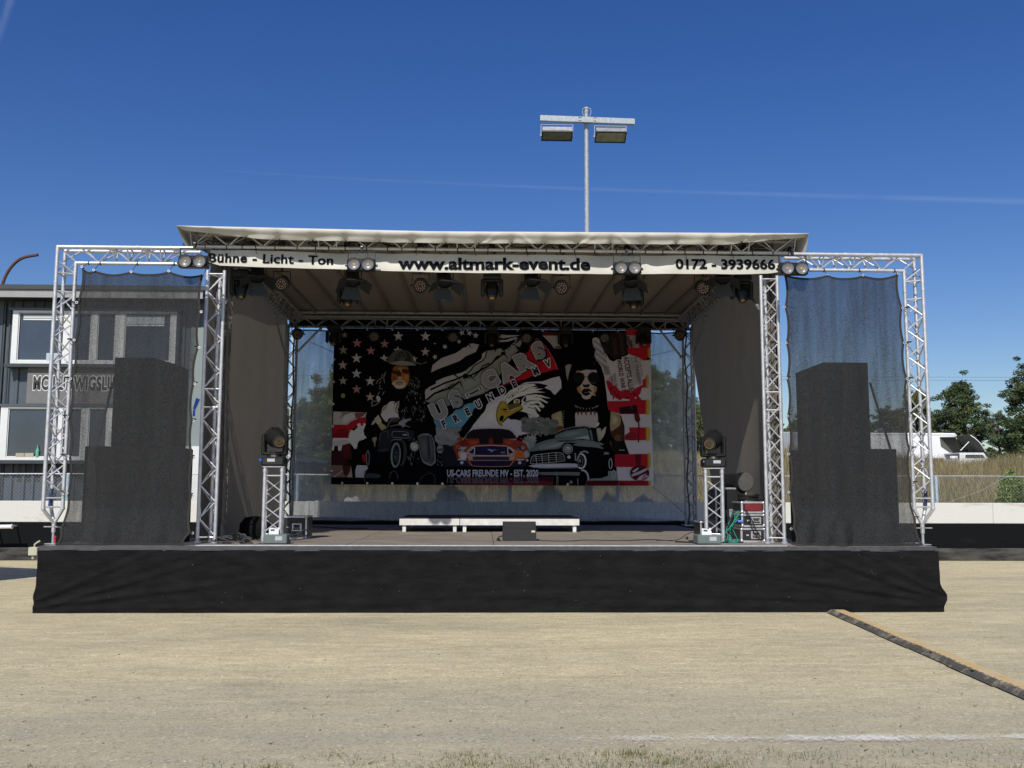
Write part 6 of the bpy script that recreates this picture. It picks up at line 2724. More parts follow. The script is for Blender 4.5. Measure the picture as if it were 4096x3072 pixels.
# ================================================================== cable ramp on the ground
g0, g1_ = gnd(3345, 2452), gnd(4080, 2768)
g2_ = g1_ + (g1_ - g0) * .35
ramp_ = thing('cable_ramp', 'dusty black and yellow rubber cable ramp running from the stage skirt to the right', 'cable ramp', (g0.x, g0.y, 0))
L = (g2_ - g0)
n = 7
w_ = .26
dirv = L.normalized()
sid = Vector((dirv.y, -dirv.x, 0))
if sid.x < 0:
    sid = -sid
M['ramp_black'] = mat_dirty('dusty_ramp_rubber', (.09, .085, .075), (.36, .32, .24), 7, .25, .5, rough=.85)
M['ramp_yellow'] = mat_dirty('dusty_ramp_lid', (.56, .39, .16), (.58, .47, .29), 5, .38, .66, rough=.8)
for k in range(n):
    a = g0 + L * (k / n) + dirv * .006
    b = g0 + L * ((k + 1) / n) - dirv * .006
    jit = .008 * math.sin(k * 2.7)
    a, b = a + sid * jit, b + sid * jit
    a.z = b.z = .012
    P = lambda base, s_, z_: base + sid * s_ + Vector((0, 0, z_))
    sec = [(-w_ / 2, 0), (-w_ / 2 + .095, .05), (-.005, .05)]
    m1 = MB()
    pr = [(-w_ / 2, 0.0), (-w_ / 2 + .05, .028), (-.06, .034), (-.06, 0.0)]
    va = [P(a, *q) for q in pr]
    vb_ = [P(b, *q) for q in pr]
    m1.add(va + vb_, [(0, 1, 2, 3), (7, 6, 5, 4), (0, 4, 5, 1), (1, 5, 6, 2), (2, 6, 7, 3), (3, 7, 4, 0)])
    # tread ribs and interlocking teeth on the black flank
    for q in range(16):
        s_ = (q + .5) / 16
        c0 = a.lerp(b, s_)
        m1.box(c0 + sid * (-w_ / 2 + .045) + Vector((0, 0, .025)), (.045, .018, .01), Matrix(((sid.x, dirv.x, 0), (sid.y, dirv.y, 0), (0, 0, 1))) @ Matrix.Rotation(-.49, 3, 'Y'))
        m1.box(c0 + sid * (-.057 + .01 * (q % 2)) + Vector((0, 0, .0335)), (.03, .03, .006), Matrix(((sid.x, dirv.x, 0), (sid.y, dirv.y, 0), (0, 0, 1))))
    m1.build('rubber_flank', M['ramp_black'], ramp_)
    m2 = MB()
    pr = [(-.058, 0.0), (-.058, .033), (.1, .033), (w_ / 2, .016), (w_ / 2, 0)]
    va = [P(a, *q) for q in pr]
    vb_ = [P(b, *q) for q in pr]
    m2.add(va + vb_, [(0, 1, 2, 3, 4), (9, 8, 7, 6, 5), (0, 5, 6, 1), (1, 6, 7, 2), (2, 7, 8, 3), (3, 8, 9, 4), (4, 9, 5, 0)])
    m2.build('yellow_lid', M['ramp_yellow'], ramp_)
    m3 = MB()
    c0 = a.lerp(b, .5)
    m3.box(c0 + sid * (-.075) + Vector((0, 0, .034)), (.035, .06, .003), Matrix(((sid.x, dirv.x, 0), (sid.y, dirv.y, 0), (0, 0, 1))))
    m3.build('grip_hole', M['rubber'], ramp_)
# pale rail end lying on the far left by the barrier
mb = MB()
A_, B_ = at(-60, 2108, WALL_Y - .5), at(46, 2106, WALL_Y - .5)
mb.tube(A_, B_, .045, 10)
mb.tube(B_, B_ + Vector((.02, 0, 0)), .055, 10)
mb.build('x', M['white_plastic'], None)
o = bpy.data.objects['x']
o.name = 'rail_end'
tag(o, 'white pipe end fixed to the black kickboard at the far left', 'pipe')
mb = MB()
for s in (0.1, .8):
    p = A_.lerp(B_, s)
    mb.tube(p, (p.x, WALL_Y + .02, p.z), .02, 8)
mb.build('pipe_bracket', M['alu_dull'], o)
# ================================================================== print banner at the back of the stage
AY = RY - .18
ART = MB()
_layer = [0]
K1, K2, K3, K4, K5, K6, K7, K8 = [(1320, 1300), (1320, 1620), (1660, 1300), (1660, 1620), (1960, 1300), (1960, 1620), (2260, 1300), (2260, 1620)]
SC = 400 / 1952


def tp(k, pts_):
    return [(k[0] + x * SC, k[1] + y * SC) for x, y in pts_]


def clip(pts_):
    """keep the print inside the cloth (Sutherland-Hodgman against the sheet outline)"""
    sheet = [(1336.5, 1312.5), (2601.5, 1322.5), (2609.5, 1944.5), (1323.5, 1937.5)]
    out = pts_
    for i in range(4):
        a, b = sheet[i], sheet[(i + 1) % 4]
        ins = lambda p: (b[0] - a[0]) * (p[1] - a[1]) - (b[1] - a[1]) * (p[0] - a[0]) >= 0
        new = []
        for j in range(len(out)):
            p, q = out[j], out[(j + 1) % len(out)]
            ip, iq = ins(p), ins(q)
            if ip:
                new.append(p)
            if ip != iq:
                d1 = (b[0] - a[0]) * (p[1] - a[1]) - (b[1] - a[1]) * (p[0] - a[0])
                d2 = (b[0] - a[0]) * (q[1] - a[1]) - (b[1] - a[1]) * (q[0] - a[0])
                t_ = d1 / (d1 - d2)
                new.append((p[0] + (q[0] - p[0]) * t_, p[1] + (q[1] - p[1]) * t_))
        out = new
        if len(out) < 3:
            return []
    return out


def awave(x, z):
    return 0.0


def toW(p, lift=0.):
    q = at(p[0], p[1], AY)
    return (q.x, AY + awave(q.x, q.z) - lift, q.z)


def smooth_(pts_, n=4):
    out = []
    N = len(pts_)
    for i in range(N):
        p0, p1, p2, p3 = [np.array(pts_[(i + k) % N], float) for k in (-1, 0, 1, 2)]
        for q in range(n):
            t_ = q / n
            out.append(tuple(.5 * ((2 * p1) + (-p0 + p2) * t_ + (2 * p0 - 5 * p1 + 4 * p2 - p3) * t_ ** 2 + (-p0 + 3 * p1 - 3 * p2 + p3) * t_ ** 3)))
    return out


def poly(k, pts_, c, sm=False, newlayer=True):
    if k:
        pts_ = tp(k, pts_)
    if sm:
        pts_ = smooth_(pts_)
    pts_ = clip(pts_)
    if len(pts_) < 3:
        return
    if newlayer:
        _layer[0] += 1
    lift = .003 + _layer[0] * .00018
    ART.cur = c
    ART.add([toW(p, lift) for p in pts_], [tuple(range(len(pts_)))])


def blend(k, pts_, c_in, n=5, sm=True, to=(0., 0.), smin=.25, c_out=None):
    """printed colour gradation: nested shapes stepping from the outline colour to the inner one"""
    c_out = c_out or c_in
    if sm:
        pts_ = smooth_(pts_, 3)
    cx = sum(p[0] for p in pts_) / len(pts_) + to[0]
    cy = sum(p[1] for p in pts_) / len(pts_) + to[1]
    for i in range(n):
        f = i / (n - 1)
        q = 1 - (1 - smin) * f
        poly(k, [(cx + (x - cx) * q, cy + (y - cy) * q) for x, y in pts_], tuple(a + (b - a) * f for a, b in zip(c_out, c_in)))


def stroke(k, pts_, w_, c, taper=False, closed=False):
    if k:
        pts_ = tp(k, pts_)
    P = [np.array(p, float) for p in pts_]
    if closed:
        P = P + [P[0], P[1]]
    w_ = w_ * SC / 2
    Ls, Rs = [], []
    n = len(P)
    for i, p in enumerate(P):
        d = P[min(i + 1, n - 1)] - P[max(i - 1, 0)]
        L_ = np.hypot(*d) or 1
        nn_ = np.array([-d[1], d[0]]) / L_
        ww = w_ * ((1 - i / (n - 1)) if taper else 1)
        Ls.append(p + nn_ * ww)
        Rs.append(p - nn_ * ww)
    _layer[0] += 1
    lift = .003 + _layer[0] * .00018
    ART.cur = c
    for i in range(n - 1):
        q = clip([tuple(Ls[i]), tuple(Ls[i + 1]), tuple(Rs[i + 1]), tuple(Rs[i])])
        if len(q) >= 3:
            ART.add([toW(p, lift) for p in q], [tuple(range(len(q)))])


def ell(k, cx, cy, rx, ry, c, rot=0, n=28):
    pts_ = [(cx + rx * math.cos(a) * math.cos(rot) - ry * math.sin(a) * math.sin(rot), cy + rx * math.cos(a) * math.sin(rot) + ry * math.sin(a) * math.cos(rot)) for a in np.linspace(0, 2 * math.pi, n, endpoint=False)]
    poly(k, pts_, c)


def ring(k, cx, cy, rx, ry, w_, c, a0=0, a1=360, rot=0):
    pts_ = [(cx + rx * math.cos(a) * math.cos(rot) - ry * math.sin(a) * math.sin(rot), cy + rx * math.cos(a) * math.sin(rot) + ry * math.sin(a) * math.cos(rot)) for a in np.linspace(R(a0), R(a1), 34)]
    stroke(k, pts_, w_, c)


def star(k, cx, cy, r, c, rot=0., squash=1.):
    pts_ = []
    for i in range(10):
        rr = r if i % 2 == 0 else r * .4
        a = -math.pi / 2 + i * math.pi / 5 + rot
        pts_.append((cx + rr * math.cos(a) * squash, cy + rr * math.sin(a)))
    poly(k, pts_, c)


def ptext(s, cx, cy, cap, rot, cols, xs=1.0, spacing=1.0, flip=False, anchor='c', width=None, offs=(0.,)):
    """printed text; cx, cy in photo pixels, cap height in pixels, rot in degrees counter-clockwise"""
    V0, _ = text_mesh(s, 0, spacing, 3)
    VH, _ = text_mesh('H', 0)
    ch = max(v[1] for v in VH)
    a, b = min(v[0] for v in V0), max(v[0] for v in V0)
    sy = cap / ch
    sx = sy * xs if width is None else width / (b - a)
    for off, c in zip(offs, cols):
        V, F = text_mesh(s, off, spacing, 3)
        _layer[0] += 1
        lift = .003 + _layer[0] * .00018
        pts_ = []
        for v in V:
            x = (v[0] - (a + b) / 2) * sx
            y = (v[1] - ch / 2) * sy
            if flip:
                y = -y
            cr_, sr_ = math.cos(R(rot)), math.sin(R(rot))
            X, Y_ = x * cr_ - y * sr_, x * sr_ + y * cr_
            pts_.append(toW((cx + X, cy - Y_), lift))
        ART.cur = c
        ART.add(pts_, F)


BLK = (.0015, .0015, .003)
WHT = (.56, .54, .62)
GRY = (.26, .27, .27)
RED = (.34, .012, .022)
# sheet
ART.cur = BLK


def sheet_pt(a, b):
    T0, T1, B0, B1 = np.array((1336.5, 1312.5)), np.array((2601.5, 1322.5)), np.array((1323.5, 1937.5)), np.array((2609.5, 1944.5))
    p = (T0 * (1 - a) + T1 * a) * (1 - b) + (B0 * (1 - a) + B1 * a) * b
    return toW(tuple(p))


ART.grid(sheet_pt, 80, 30)
# ---- left flag
pk, br_, wh = (.27, .13, .14), (.2, .16, .12), (.36, .34, .36)
for (x, y, r_, c_) in ((285, 195, 68, br_), (530, 355, 100, pk), (260, 490, 98, br_), (518, 650, 108, wh), (798, 505, 98, pk), (1065, 370, 100, pk), (1335, 220, 106, wh), (1865, 222, 104, wh),
                       (250, 785, 100, (.3, .24, .22)), (518, 950, 104, wh), (785, 1098, 102, wh), (255, 1090, 92, (.24, .22, .19)), (520, 1255, 98, pk), (785, 1405, 96, (.32, .22, .24)), (1055, 655, 92, wh), (1325, 500, 92, wh),
                       (1860, 525, 96, (.32, .26, .28)), (1640, 665, 70, wh)):
    star(K1, x, y, r_, c_)
ell(K1, 255, 1380, 40, 45, br_)
for (x, y, r_, a) in ((585, 425, 58, .5), (915, 150, 68, .9), (1065, 160, 62, .4), (1185, 205, 66, .05), (860, 325, 50, .8), (390, 625, 56, .9)):
    star(K3, x, y, r_, (.34, .33, .36), a)
poly(K3, [(365, 350), (410, 360), (400, 375), (375, 372)], (.3, .3, .32))
# ---- left stripes
poly(K2, [(65, 130), (300, 132), (720, 150), (712, 232), (545, 262), (480, 330), (345, 385), (62, 385)], (.36, .33, .33))
poly(K2, [(200, 132), (420, 136), (300, 190), (180, 270), (240, 170)], (.2, .15, .12), True)
poly(K2, [(300, 200), (520, 190), (440, 260), (330, 330), (250, 360)], (.45, .42, .44), True)
poly(K2, [(480, 150), (715, 152), (600, 250), (500, 262)], (.16, .06, .06))
poly(K2, [(60, 388), (345, 387), (400, 330), (560, 255), (708, 240), (702, 380), (660, 400), (620, 430), (560, 380), (500, 440), (400, 490), (360, 640), (55, 640)], (.3, .012, .02))
poly(K2, [(70, 560), (200, 470), (330, 480), (360, 560), (350, 636), (60, 638)], (.17, .008, .012), True)
poly(K2, [(52, 644), (362, 645), (375, 560), (405, 500), (380, 485), (480, 500), (545, 430), (530, 370), (590, 350), (600, 400), (640, 410), (655, 350), (702, 372), (655, 500), (670, 580), (718, 640), (660, 680), (560, 705), (522, 850), (480, 860), (440, 800), (390, 740), (250, 780), (215, 895), (160, 892), (155, 800), (90, 795), (75, 890), (42, 890)], WHT)
poly(K2, [(60, 720), (300, 680), (380, 740), (250, 782), (180, 800), (60, 780)], (.42, .36, .37), True)
poly(K2, [(42, 898), (215, 898), (240, 790), (400, 745), (420, 900), (440, 1060), (300, 1090), (420, 1165), (38, 1165)], (.035, .008, .011))
poly(K2, [(240, 790), (390, 765), (400, 960), (300, 1060), (250, 980)], (.07, .01, .014))
poly(K2, [(620, 985), (705, 948), (720, 1000), (708, 1145), (640, 1085)], (.3, .01, .02))
poly(K2, [(30, 1170), (260, 1178), (420, 1200), (430, 1410), (18, 1410)], (.15, .09, .075))
poly(K2, [(60, 1400), (240, 1270), (260, 1290), (90, 1412)], (.3, .22, .18))
poly(K2, [(240, 1180), (400, 1180), (380, 1330), (300, 1400), (260, 1320)], (.05, .015, .015))
poly(K2, [(530, 1172), (722, 1180), (742, 1235), (690, 1300), (678, 1420), (498, 1412), (495, 1260)], (.4, .38, .43))
poly(K2, [(350, 1390), (420, 1240), (440, 1412), (340, 1412)], (.33, .25, .22))
poly(K2, [(425, 1205), (510, 1240), (485, 1300), (490, 1412), (445, 1412), (440, 1300)], BLK)
# splatter blob
rr = np.random.default_rng(3)
pts_ = []
for i in range(44):
    a = 2 * math.pi * i / 44
    q = rr.uniform(.86, 1.1) * (1 if i % 2 else .93)
    pts_.append((700 + 170 * math.cos(a) * q, 800 + 145 * math.sin(a) * q))
poly(K2, pts_, BLK)
# ---- woman with the hat: black mass, bust, jacket
poly(K2, [(705, 180), (900, 80), (1100, 0), (1300, -100), (1700, -100), (1800, 240), (1950, 520), (1950, 700), (940, 800), (820, 820), (700, 560), (660, 500), (720, 330)], BLK, True)
poly(K2, [(1120, 0), (1110, 62), (1040, 120), (992, 190), (1030, 260), (1080, 322), (1110, 335), (1150, 262), (1250, 240), (1345, 250), (1330, 160), (1320, 80), (1345, 0), (1355, -78), (1330, -70), (1265, -20), (1270, -70), (1200, -72), (1140, -42)], (.42, .39, .43))
poly(K2, [(1040, 120), (1110, 60), (1120, -10), (1060, 10), (1020, 60), (992, 190)], (.3, .22, .16))
poly(K2, [(1320, -20), (1350, -70), (1345, 40), (1310, 120), (1290, 60)], (.33, .25, .18))
stroke(K2, [(1250, -60), (1262, 0), (1240, 80), (1210, 140)], 14, BLK, True)
stroke(K2, [(1330, -60), (1290, 60), (1275, 120), (1330, 170)], 16, BLK)
poly(K2, [(800, 390), (840, 310), (890, 270), (900, 330), (850, 380)], (.3, .29, .32))
poly(K2, [(865, 270), (945, 190), (1010, 310), (1000, 350), (945, 400), (905, 350)], (.36, .33, .26))
poly(K2, [(945, 405), (1005, 350), (1075, 400), (1110, 450), (1060, 480), (1010, 500)], (.3, .25, .13))
poly(K2, [(1120, 450), (1140, 350), (1210, 270), (1300, 240), (1370, 265), (1300, 330), (1200, 340), (1150, 400)], (.04, .042, .045), True)
poly(K2, [(1350, 330), (1430, 280), (1510, 275), (1600, 268), (1500, 330), (1455, 375), (1480, 390), (1420, 445), (1400, 395), (1330, 372)], (.23, .22, .25))
stroke(K2, [(1120, 440), (1150, 340), (1215, 265), (1300, 240), (1370, 262)], 12, (.2, .16, .13))
stroke(K2, [(1170, 420), (1300, 385), (1450, 400), (1560, 430)], 10, (.22, .22, .2))
poly(K2, [(830, 640), (900, 620), (920, 660), (890, 730), (885, 830), (865, 835), (860, 740), (825, 690)], (.26, .2, .1))
# hair highlights
hr = np.random.default_rng(12)
for i in range(95):
    zone = i % 3
    if zone == 0:
        x, y = hr.uniform(1380, 1880), hr.uniform(1300, 1700)
    elif zone == 1:
        x, y = hr.uniform(1560, 1760), hr.uniform(1000, 1350)
    else:
        x, y = hr.uniform(1400, 1850), hr.uniform(1560, 1850)
    a = hr.uniform(.9, 2.0)
    L_ = hr.uniform(25, 95)
    g_ = hr.uniform(.05, .28)
    stroke(K1, [(x, y), (x + L_ * .5 * math.cos(a), y + L_ * .5 * math.sin(a)), (x + L_ * math.cos(a + .4), y + L_ * math.sin(a + .4))], hr.uniform(6, 17), (g_ * .9, g_ * .95, g_), True)
for pts_ in ([(1090, 920), (1060, 1010), (1000, 1050), (930, 1090), (905, 1155)], [(1040, 965), (1010, 1010)], [(1055, 1040), (1065, 1140)], [(1000, 1090), (960, 1160)], [(985, 1180), (970, 1250), (1030, 1250)], [(1065, 1300), (1020, 1370)], [(975, 1300), (930, 1380)], [(800, 1520), (860, 1490), (970, 1490)], [(815, 1590), (900, 1560), (975, 1500)], [(830, 1530), (815, 1590)], [(1640, 730), (1790, 770), (1880, 735), (1950, 745)]):
    stroke(K1, pts_, 12, (.22, .22, .22))
poly(K1, [(905, 1400), (950, 1390), (990, 1440), (960, 1500), (920, 1470)], (.36, .36, .4), True)
# hat
poly(K1, [(720, 700), (800, 665), (950, 628), (1110, 720), (1400, 790), (1680, 795), (1950, 730), (1920, 880), (1880, 980), (1700, 900), (1500, 840), (1230, 860), (1000, 850), (800, 920)], BLK, True)
poly(K1, [(1110, 712), (1130, 650), (1190, 580), (1262, 508), (1340, 486), (1400, 492), (1470, 500), (1520, 510), (1580, 560), (1620, 610), (1650, 760), (1500, 790), (1250, 770)], (.055, .06, .058))
poly(K1, [(1300, 560), (1400, 510), (1500, 520), (1570, 580), (1600, 720), (1450, 725), (1260, 720)], (.022, .024, .024))
ring(K1, 1400, 600, 88, 92, 9, (.1, .105, .1))
for q in (1370, 1395, 1420, 1445):
    stroke(K1, [(q, 620), (q + 4, 690)], 8, (.12, .12, .12))
stroke(K1, [(1365, 560), (1400, 600), (1460, 560)], 9, (.1, .1, .1))
poly(K1, [(1112, 716), (1200, 738), (1330, 705), (1440, 705), (1560, 727), (1640, 757), (1690, 790), (1500, 797), (1330, 790), (1200, 765)], (.16, .18, .16))
# face
poly(K1, [(1235, 845), (1300, 805), (1500, 815), (1540, 900), (1552, 1050), (1525, 1150), (1455, 1225), (1370, 1250), (1290, 1235), (1232, 1165), (1202, 1060), (1208, 950)], (.2, .07, .025), True)
poly(K1, [(1330, 850), (1400, 840), (1430, 880), (1400, 920), (1370, 930), (1340, 900)], (.24, .15, .05), True)
poly(K1, [(1440, 960), (1540, 960), (1545, 1080), (1500, 1150), (1450, 1080), (1400, 1020)], (.25, .1, .03), True)
poly(K1, [(1215, 880), (1290, 870), (1370, 905), (1390, 1000), (1320, 990), (1280, 960), (1225, 950)], (.035, .013, .008), True)
poly(K1, [(1410, 870), (1540, 880), (1540, 945), (1480, 955), (1425, 930)], (.035, .013, .008), True)
poly(K1, [(1225, 865), (1290, 875), (1330, 895), (1290, 905), (1230, 885)], (.16, .06, .05))
poly(K1, [(1210, 1150), (1245, 1100), (1300, 1078), (1370, 1085), (1450, 1085), (1500, 1140), (1455, 1222), (1370, 1248), (1290, 1233), (1232, 1170)], (.36, .29, .22), True)
blend(K1, [(1440, 960), (1535, 970), (1540, 1080), (1490, 1140), (1440, 1060)], (.34, .15, .05), 5, c_out=(.25, .1, .03))
blend(K1, [(1215, 980), (1300, 1010), (1310, 1060), (1240, 1110), (1212, 1050)], (.1, .03, .012), 4, c_out=(.2, .07, .025))
blend(K1, [(1260, 1180), (1370, 1195), (1470, 1180), (1440, 1222), (1370, 1240), (1290, 1225)], (.46, .4, .34), 4, c_out=(.36, .29, .22))
poly(K1, [(1325, 1040), (1350, 1012), (1395, 1018), (1415, 1055), (1375, 1078), (1340, 1065)], (.34, .22, .14), True)
poly(K1, [(1278, 1122), (1330, 1095), (1362, 1102), (1395, 1095), (1438, 1128), (1410, 1165), (1360, 1182), (1310, 1170)], (.24, .17, .14), True)
stroke(K1, [(1280, 1124), (1330, 1130), (1360, 1122), (1395, 1130), (1436, 1130)], 10, (.06, .03, .025))
# ---- round club emblem
EG, EW = (.19, .21, .195), (.3, .285, .32)
poly(K3, [(315, 930), (345, 785), (430, 720), (520, 650), (780, 560), (880, 500), (960, 440), (1000, 445), (1050, 372), (1150, 365), (1200, 382), (1250, 388), (1190, 530), (1000, 610), (870, 708), (800, 735), (650, 792), (540, 830), (430, 872)], EW)
poly(K3, [(215, 1490), (195, 1320), (210, 1265), (300, 1200), (410, 1150), (410, 1100), (500, 1060), (600, 1020), (760, 980), (920, 930), (1000, 890), (1060, 830), (1130, 790), (1220, 730), (1300, 660), (1310, 570), (1390, 510), (1560, 490), (1650, 460), (1750, 500), (1880, 400), (1980, 460), (2010, 500), (2080, 430), (1960, 560), (1840, 720), (1780, 790), (1700, 900), (1620, 1030), (1640, 1080), (1560, 1200), (1440, 1280), (1310, 1350), (1230, 1372), (1020, 1432), (930, 1480), (750, 1540), (590, 1600), (480, 1560), (330, 1545)], EG)
poly(K3, [(215, 1490), (195, 1320), (210, 1265), (410, 1150), (410, 1100), (600, 1020), (920, 930), (1000, 890), (920, 1010), (640, 1110), (560, 1230), (400, 1330), (260, 1450)], EW)
poly(K3, [(1130, 790), (1300, 660), (1310, 570), (1390, 510), (1400, 520), (1370, 640), (1300, 720), (1160, 800)], EW)
bw = BLK
stroke(K3, [(225, 1470), (380, 1340), (520, 1290), (700, 1230), (800, 1160), (870, 1105)], 38, bw)
stroke(K3, [(300, 1270), (430, 1210), (600, 1130), (760, 1080), (920, 1010), (1080, 990), (1200, 930), (1330, 860), (1480, 770), (1560, 690), (1720, 570)], 34, bw)
stroke(K3, [(330, 1370), (480, 1290), (560, 1262)], 26, bw)
stroke(K3, [(640, 1240), (700, 1180), (765, 1145)], 22, bw)
stroke(K3, [(1150, 1020), (1260, 900), (1330, 800), (1450, 750)], 26, bw)
stroke(K3, [(1530, 710), (1580, 640), (1640, 595)], 22, bw)
stroke(K3, [(1400, 510), (1370, 640), (1310, 710), (1160, 790), (1100, 880), (1020, 950)], 22, bw)
ell(K3, 990, 1000, 62, 48, bw)
ell(K3, 1720, 560, 45, 36, bw)
for pts_ in ([(770, 970), (860, 1040), (940, 1150)], [(880, 1110), (960, 1290)], [(940, 1010), (990, 1120)], [(1010, 1020), (1020, 1090)], [(1050, 1020), (1110, 1070)], [(1090, 1000), (1200, 1110)], [(1740, 560), (1835, 685)], [(1700, 470), (1790, 560)], [(1780, 420), (1840, 520)], [(1830, 390), (1870, 480)], [(1880, 380), (1980, 440)], [(1050, 380), (1100, 480)], [(1560, 520), (1590, 470)]):
    stroke(K3, pts_, 34, bw, True)
# flag shards at the top of the emblem
poly(K5, [(75, 150), (130, 165), (200, 190), (340, 205), (590, 205), (520, 225), (420, 240), (260, 265), (140, 240), (120, 200)], EW)
ell(K5, 197, 203, 17, 16, BLK)
poly(K5, [(138, 297), (300, 298), (400, 270), (490, 245), (540, 258), (440, 300), (350, 330), (200, 343), (138, 340)], EW)
poly(K5, [(435, 365), (520, 320), (545, 258), (480, 300), (500, 380), (590, 292), (620, 330), (610, 380), (570, 438), (500, 400)], EG)
poly(K5, [(400, 385), (470, 400), (530, 450), (480, 440)], EG)
# red wedge
poly(K5, [(893, 262), (1000, 330), (1060, 395), (1120, 470), (1190, 580), (1240, 670), (1290, 770), (1325, 868), (1240, 880), (1000, 950), (960, 930), (700, 1060), (620, 1075), (560, 1110), (450, 1130), (250, 1190), (200, 1210), (240, 1150), (320, 1080), (420, 900), (520, 780), (560, 700), (640, 640), (700, 560), (750, 520), (780, 400), (850, 350)], RED)
poly(K5, [(600, 1150), (690, 1120), (700, 1140), (610, 1170)], RED)
stroke(K5, [(893, 262), (1000, 330), (1120, 470), (1240, 670), (1325, 868)], 7, (.3, .2, .22))
# white field right of the emblem
poly(K5, [(1025, 212), (1368, 215), (1360, 400), (1392, 468), (1255, 468), (1180, 370)], (.27, .25, .25))
poly(K5, [(1280, 420), (1370, 410), (1390, 466), (1262, 466)], (.1, .07, .07), True)
poly(K5, [(1050, 125), (1370, 165), (1365, 208), (1010, 205)], (.07, .008, .012))
# blue field
poly(K4, [(368, 250), (372, 330), (420, 420), (500, 560), (620, 620), (830, 530), (940, 405), (1000, 330), (1100, 205), (1140, 90), (1205, 35), (1150, -45), (1050, -30), (900, 20), (760, 130), (730, 172), (640, 235), (500, 270)], (.085, .25, .37))
# white field with the eagle
poly(K4, [(1400, 0), (1385, 60), (1360, 130), (1290, 200), (1230, 280), (1130, 400), (1090, 470), (1020, 560), (960, 640), (1000, 690), (1950, 720), (2020, 600), (2200, 560), (2400, 470), (2560, 420), (2700, 180), (2830, -20), (2860, -200), (2858, -300), (2850, -460), (2814, -555), (2660, -520), (2500, -460), (2160, -440), (1940, -330), (1800, -200), (1650, -170), (1560, -140), (1480, -80)], (.42, .4, .5))
poly(K4, [(1450, 30), (1900, -60), (1700, 300), (1500, 380), (1350, 420), (1250, 350)], (.47, .45, .55), True)
blend(K4, [(1480, 60), (1750, 20), (1650, 280), (1450, 380), (1280, 380), (1330, 240)], (.52, .5, .6), 5, c_out=(.44, .42, .52))
# eagle nape (black) with white feather tongues
poly(K5, [(560, 1180), (800, 1140), (950, 1140), (1130, 1180), (1060, 1230), (1180, 1280), (1230, 1345), (1310, 1405), (1280, 1440), (1370, 1555), (1300, 1640), (1230, 1700), (1210, 1770), (1150, 1830), (1105, 1890), (980, 1830), (860, 1620), (760, 1560), (640, 1480), (700, 1370), (640, 1300)], BLK)
poly(K5, [(275, 1520), (262, 1440), (300, 1370), (380, 1290), (480, 1230), (560, 1185), (700, 1160), (850, 1150), (900, 1180), (800, 1210), (930, 1215), (860, 1250), (1040, 1245), (900, 1290), (1080, 1320), (860, 1330), (760, 1350), (640, 1370), (520, 1420), (400, 1490), (320, 1560)], (.5, .48, .57))
fr_ = [([(700, 1420), (900, 1380), (1180, 1440)], 60), ([(720, 1470), (960, 1440), (1270, 1600)], 75), ([(700, 1520), (940, 1500), (1170, 1700)], 80), ([(700, 1580), (900, 1580), (1100, 1850)], 90), ([(680, 1640), (860, 1660), (1010, 1960)], 90), ([(640, 1690), (800, 1740), (880, 2000)], 80), ([(610, 1720), (720, 1790), (760, 1960)], 60),
       ([(960, 1560), (1080, 1640), (1220, 1740)], 40), ([(1240, 1430), (1300, 1480), (1372, 1552)], 30), ([(960, 1380), (1040, 1400), (1180, 1435)], 24), ([(640, 1590), (700, 1540), (960, 1620)], 70), ([(600, 1650), (760, 1620), (1000, 1800)], 80)]
for pts_, wd in fr_:
    stroke(K5, pts_, wd * 1.45, (.5, .48, .57), True)
for pts_ in ([(350, 1440), (450, 1330), (620, 1250)], [(420, 1420), (520, 1330), (700, 1280)], [(290, 1480), (330, 1400), (470, 1260)], [(640, 1300), (760, 1230), (900, 1220)], [(560, 1240), (540, 1290)], [(450, 1360), (400, 1460)], [(620, 1200), (590, 1270)], [(700, 1500), (820, 1470), (1010, 1500)], [(740, 1610), (860, 1640), (960, 1790)], [(720, 1740), (800, 1760), (900, 1900)], [(860, 1540), (1000, 1580), (1120, 1700)], [(780, 1560), (900, 1560), (1060, 1660)], [(660, 1560), (740, 1500), (900, 1470)]):
    stroke(K5, pts_, 15, BLK, True)
# eye region, beak
poly(K5, [(325, 1560), (400, 1490), (470, 1440), (560, 1405), (700, 1375), (640, 1430), (610, 1480), (620, 1540), (580, 1580), (500, 1600), (400, 1600)], BLK)
ell(K5, 520, 1500, 62, 52, (.42, .4, .36), -.3)
ell(K5, 520, 1500, 40, 42, (.3, .24, .08))
ell(K5, 530, 1488, 16, 18, BLK)
GOLD = (.3, .21, .03)
poly(K6, [(230, -75), (180, -10), (140, 80), (122, 200), (135, 290), (170, 370), (240, 415), (245, 350), (300, 290), (420, 210), (520, 150), (610, 100), (642, 35), (600, 25), (500, 70), (390, 115), (330, 20), (300, -60)], GOLD, True)
stroke(K6, [(230, -75), (180, -10), (140, 80), (122, 200), (135, 290), (170, 370), (245, 415)], 15, BLK)
stroke(K6, [(245, 340), (320, 262), (440, 190), (560, 125), (640, 70)], 26, BLK)
stroke(K6, [(390, 115), (330, 20), (300, -70)], 12, BLK)
stroke(K6, [(200, 60), (260, 120), (345, 145)], 10, BLK)
ell(K6, 290, 90, 42, 16, BLK, .15)
ell(K6, 225, 265, 38, 62, BLK, .4)
poly(K6, [(340, 0), (560, -40), (620, 10), (500, 60), (380, 110)], (.09, .065, .02))
poly(K6, [(350, 250), (480, 175), (600, 125), (720, 160), (770, 280), (700, 330), (620, 310), (560, 300), (480, 285), (400, 290)], BLK)
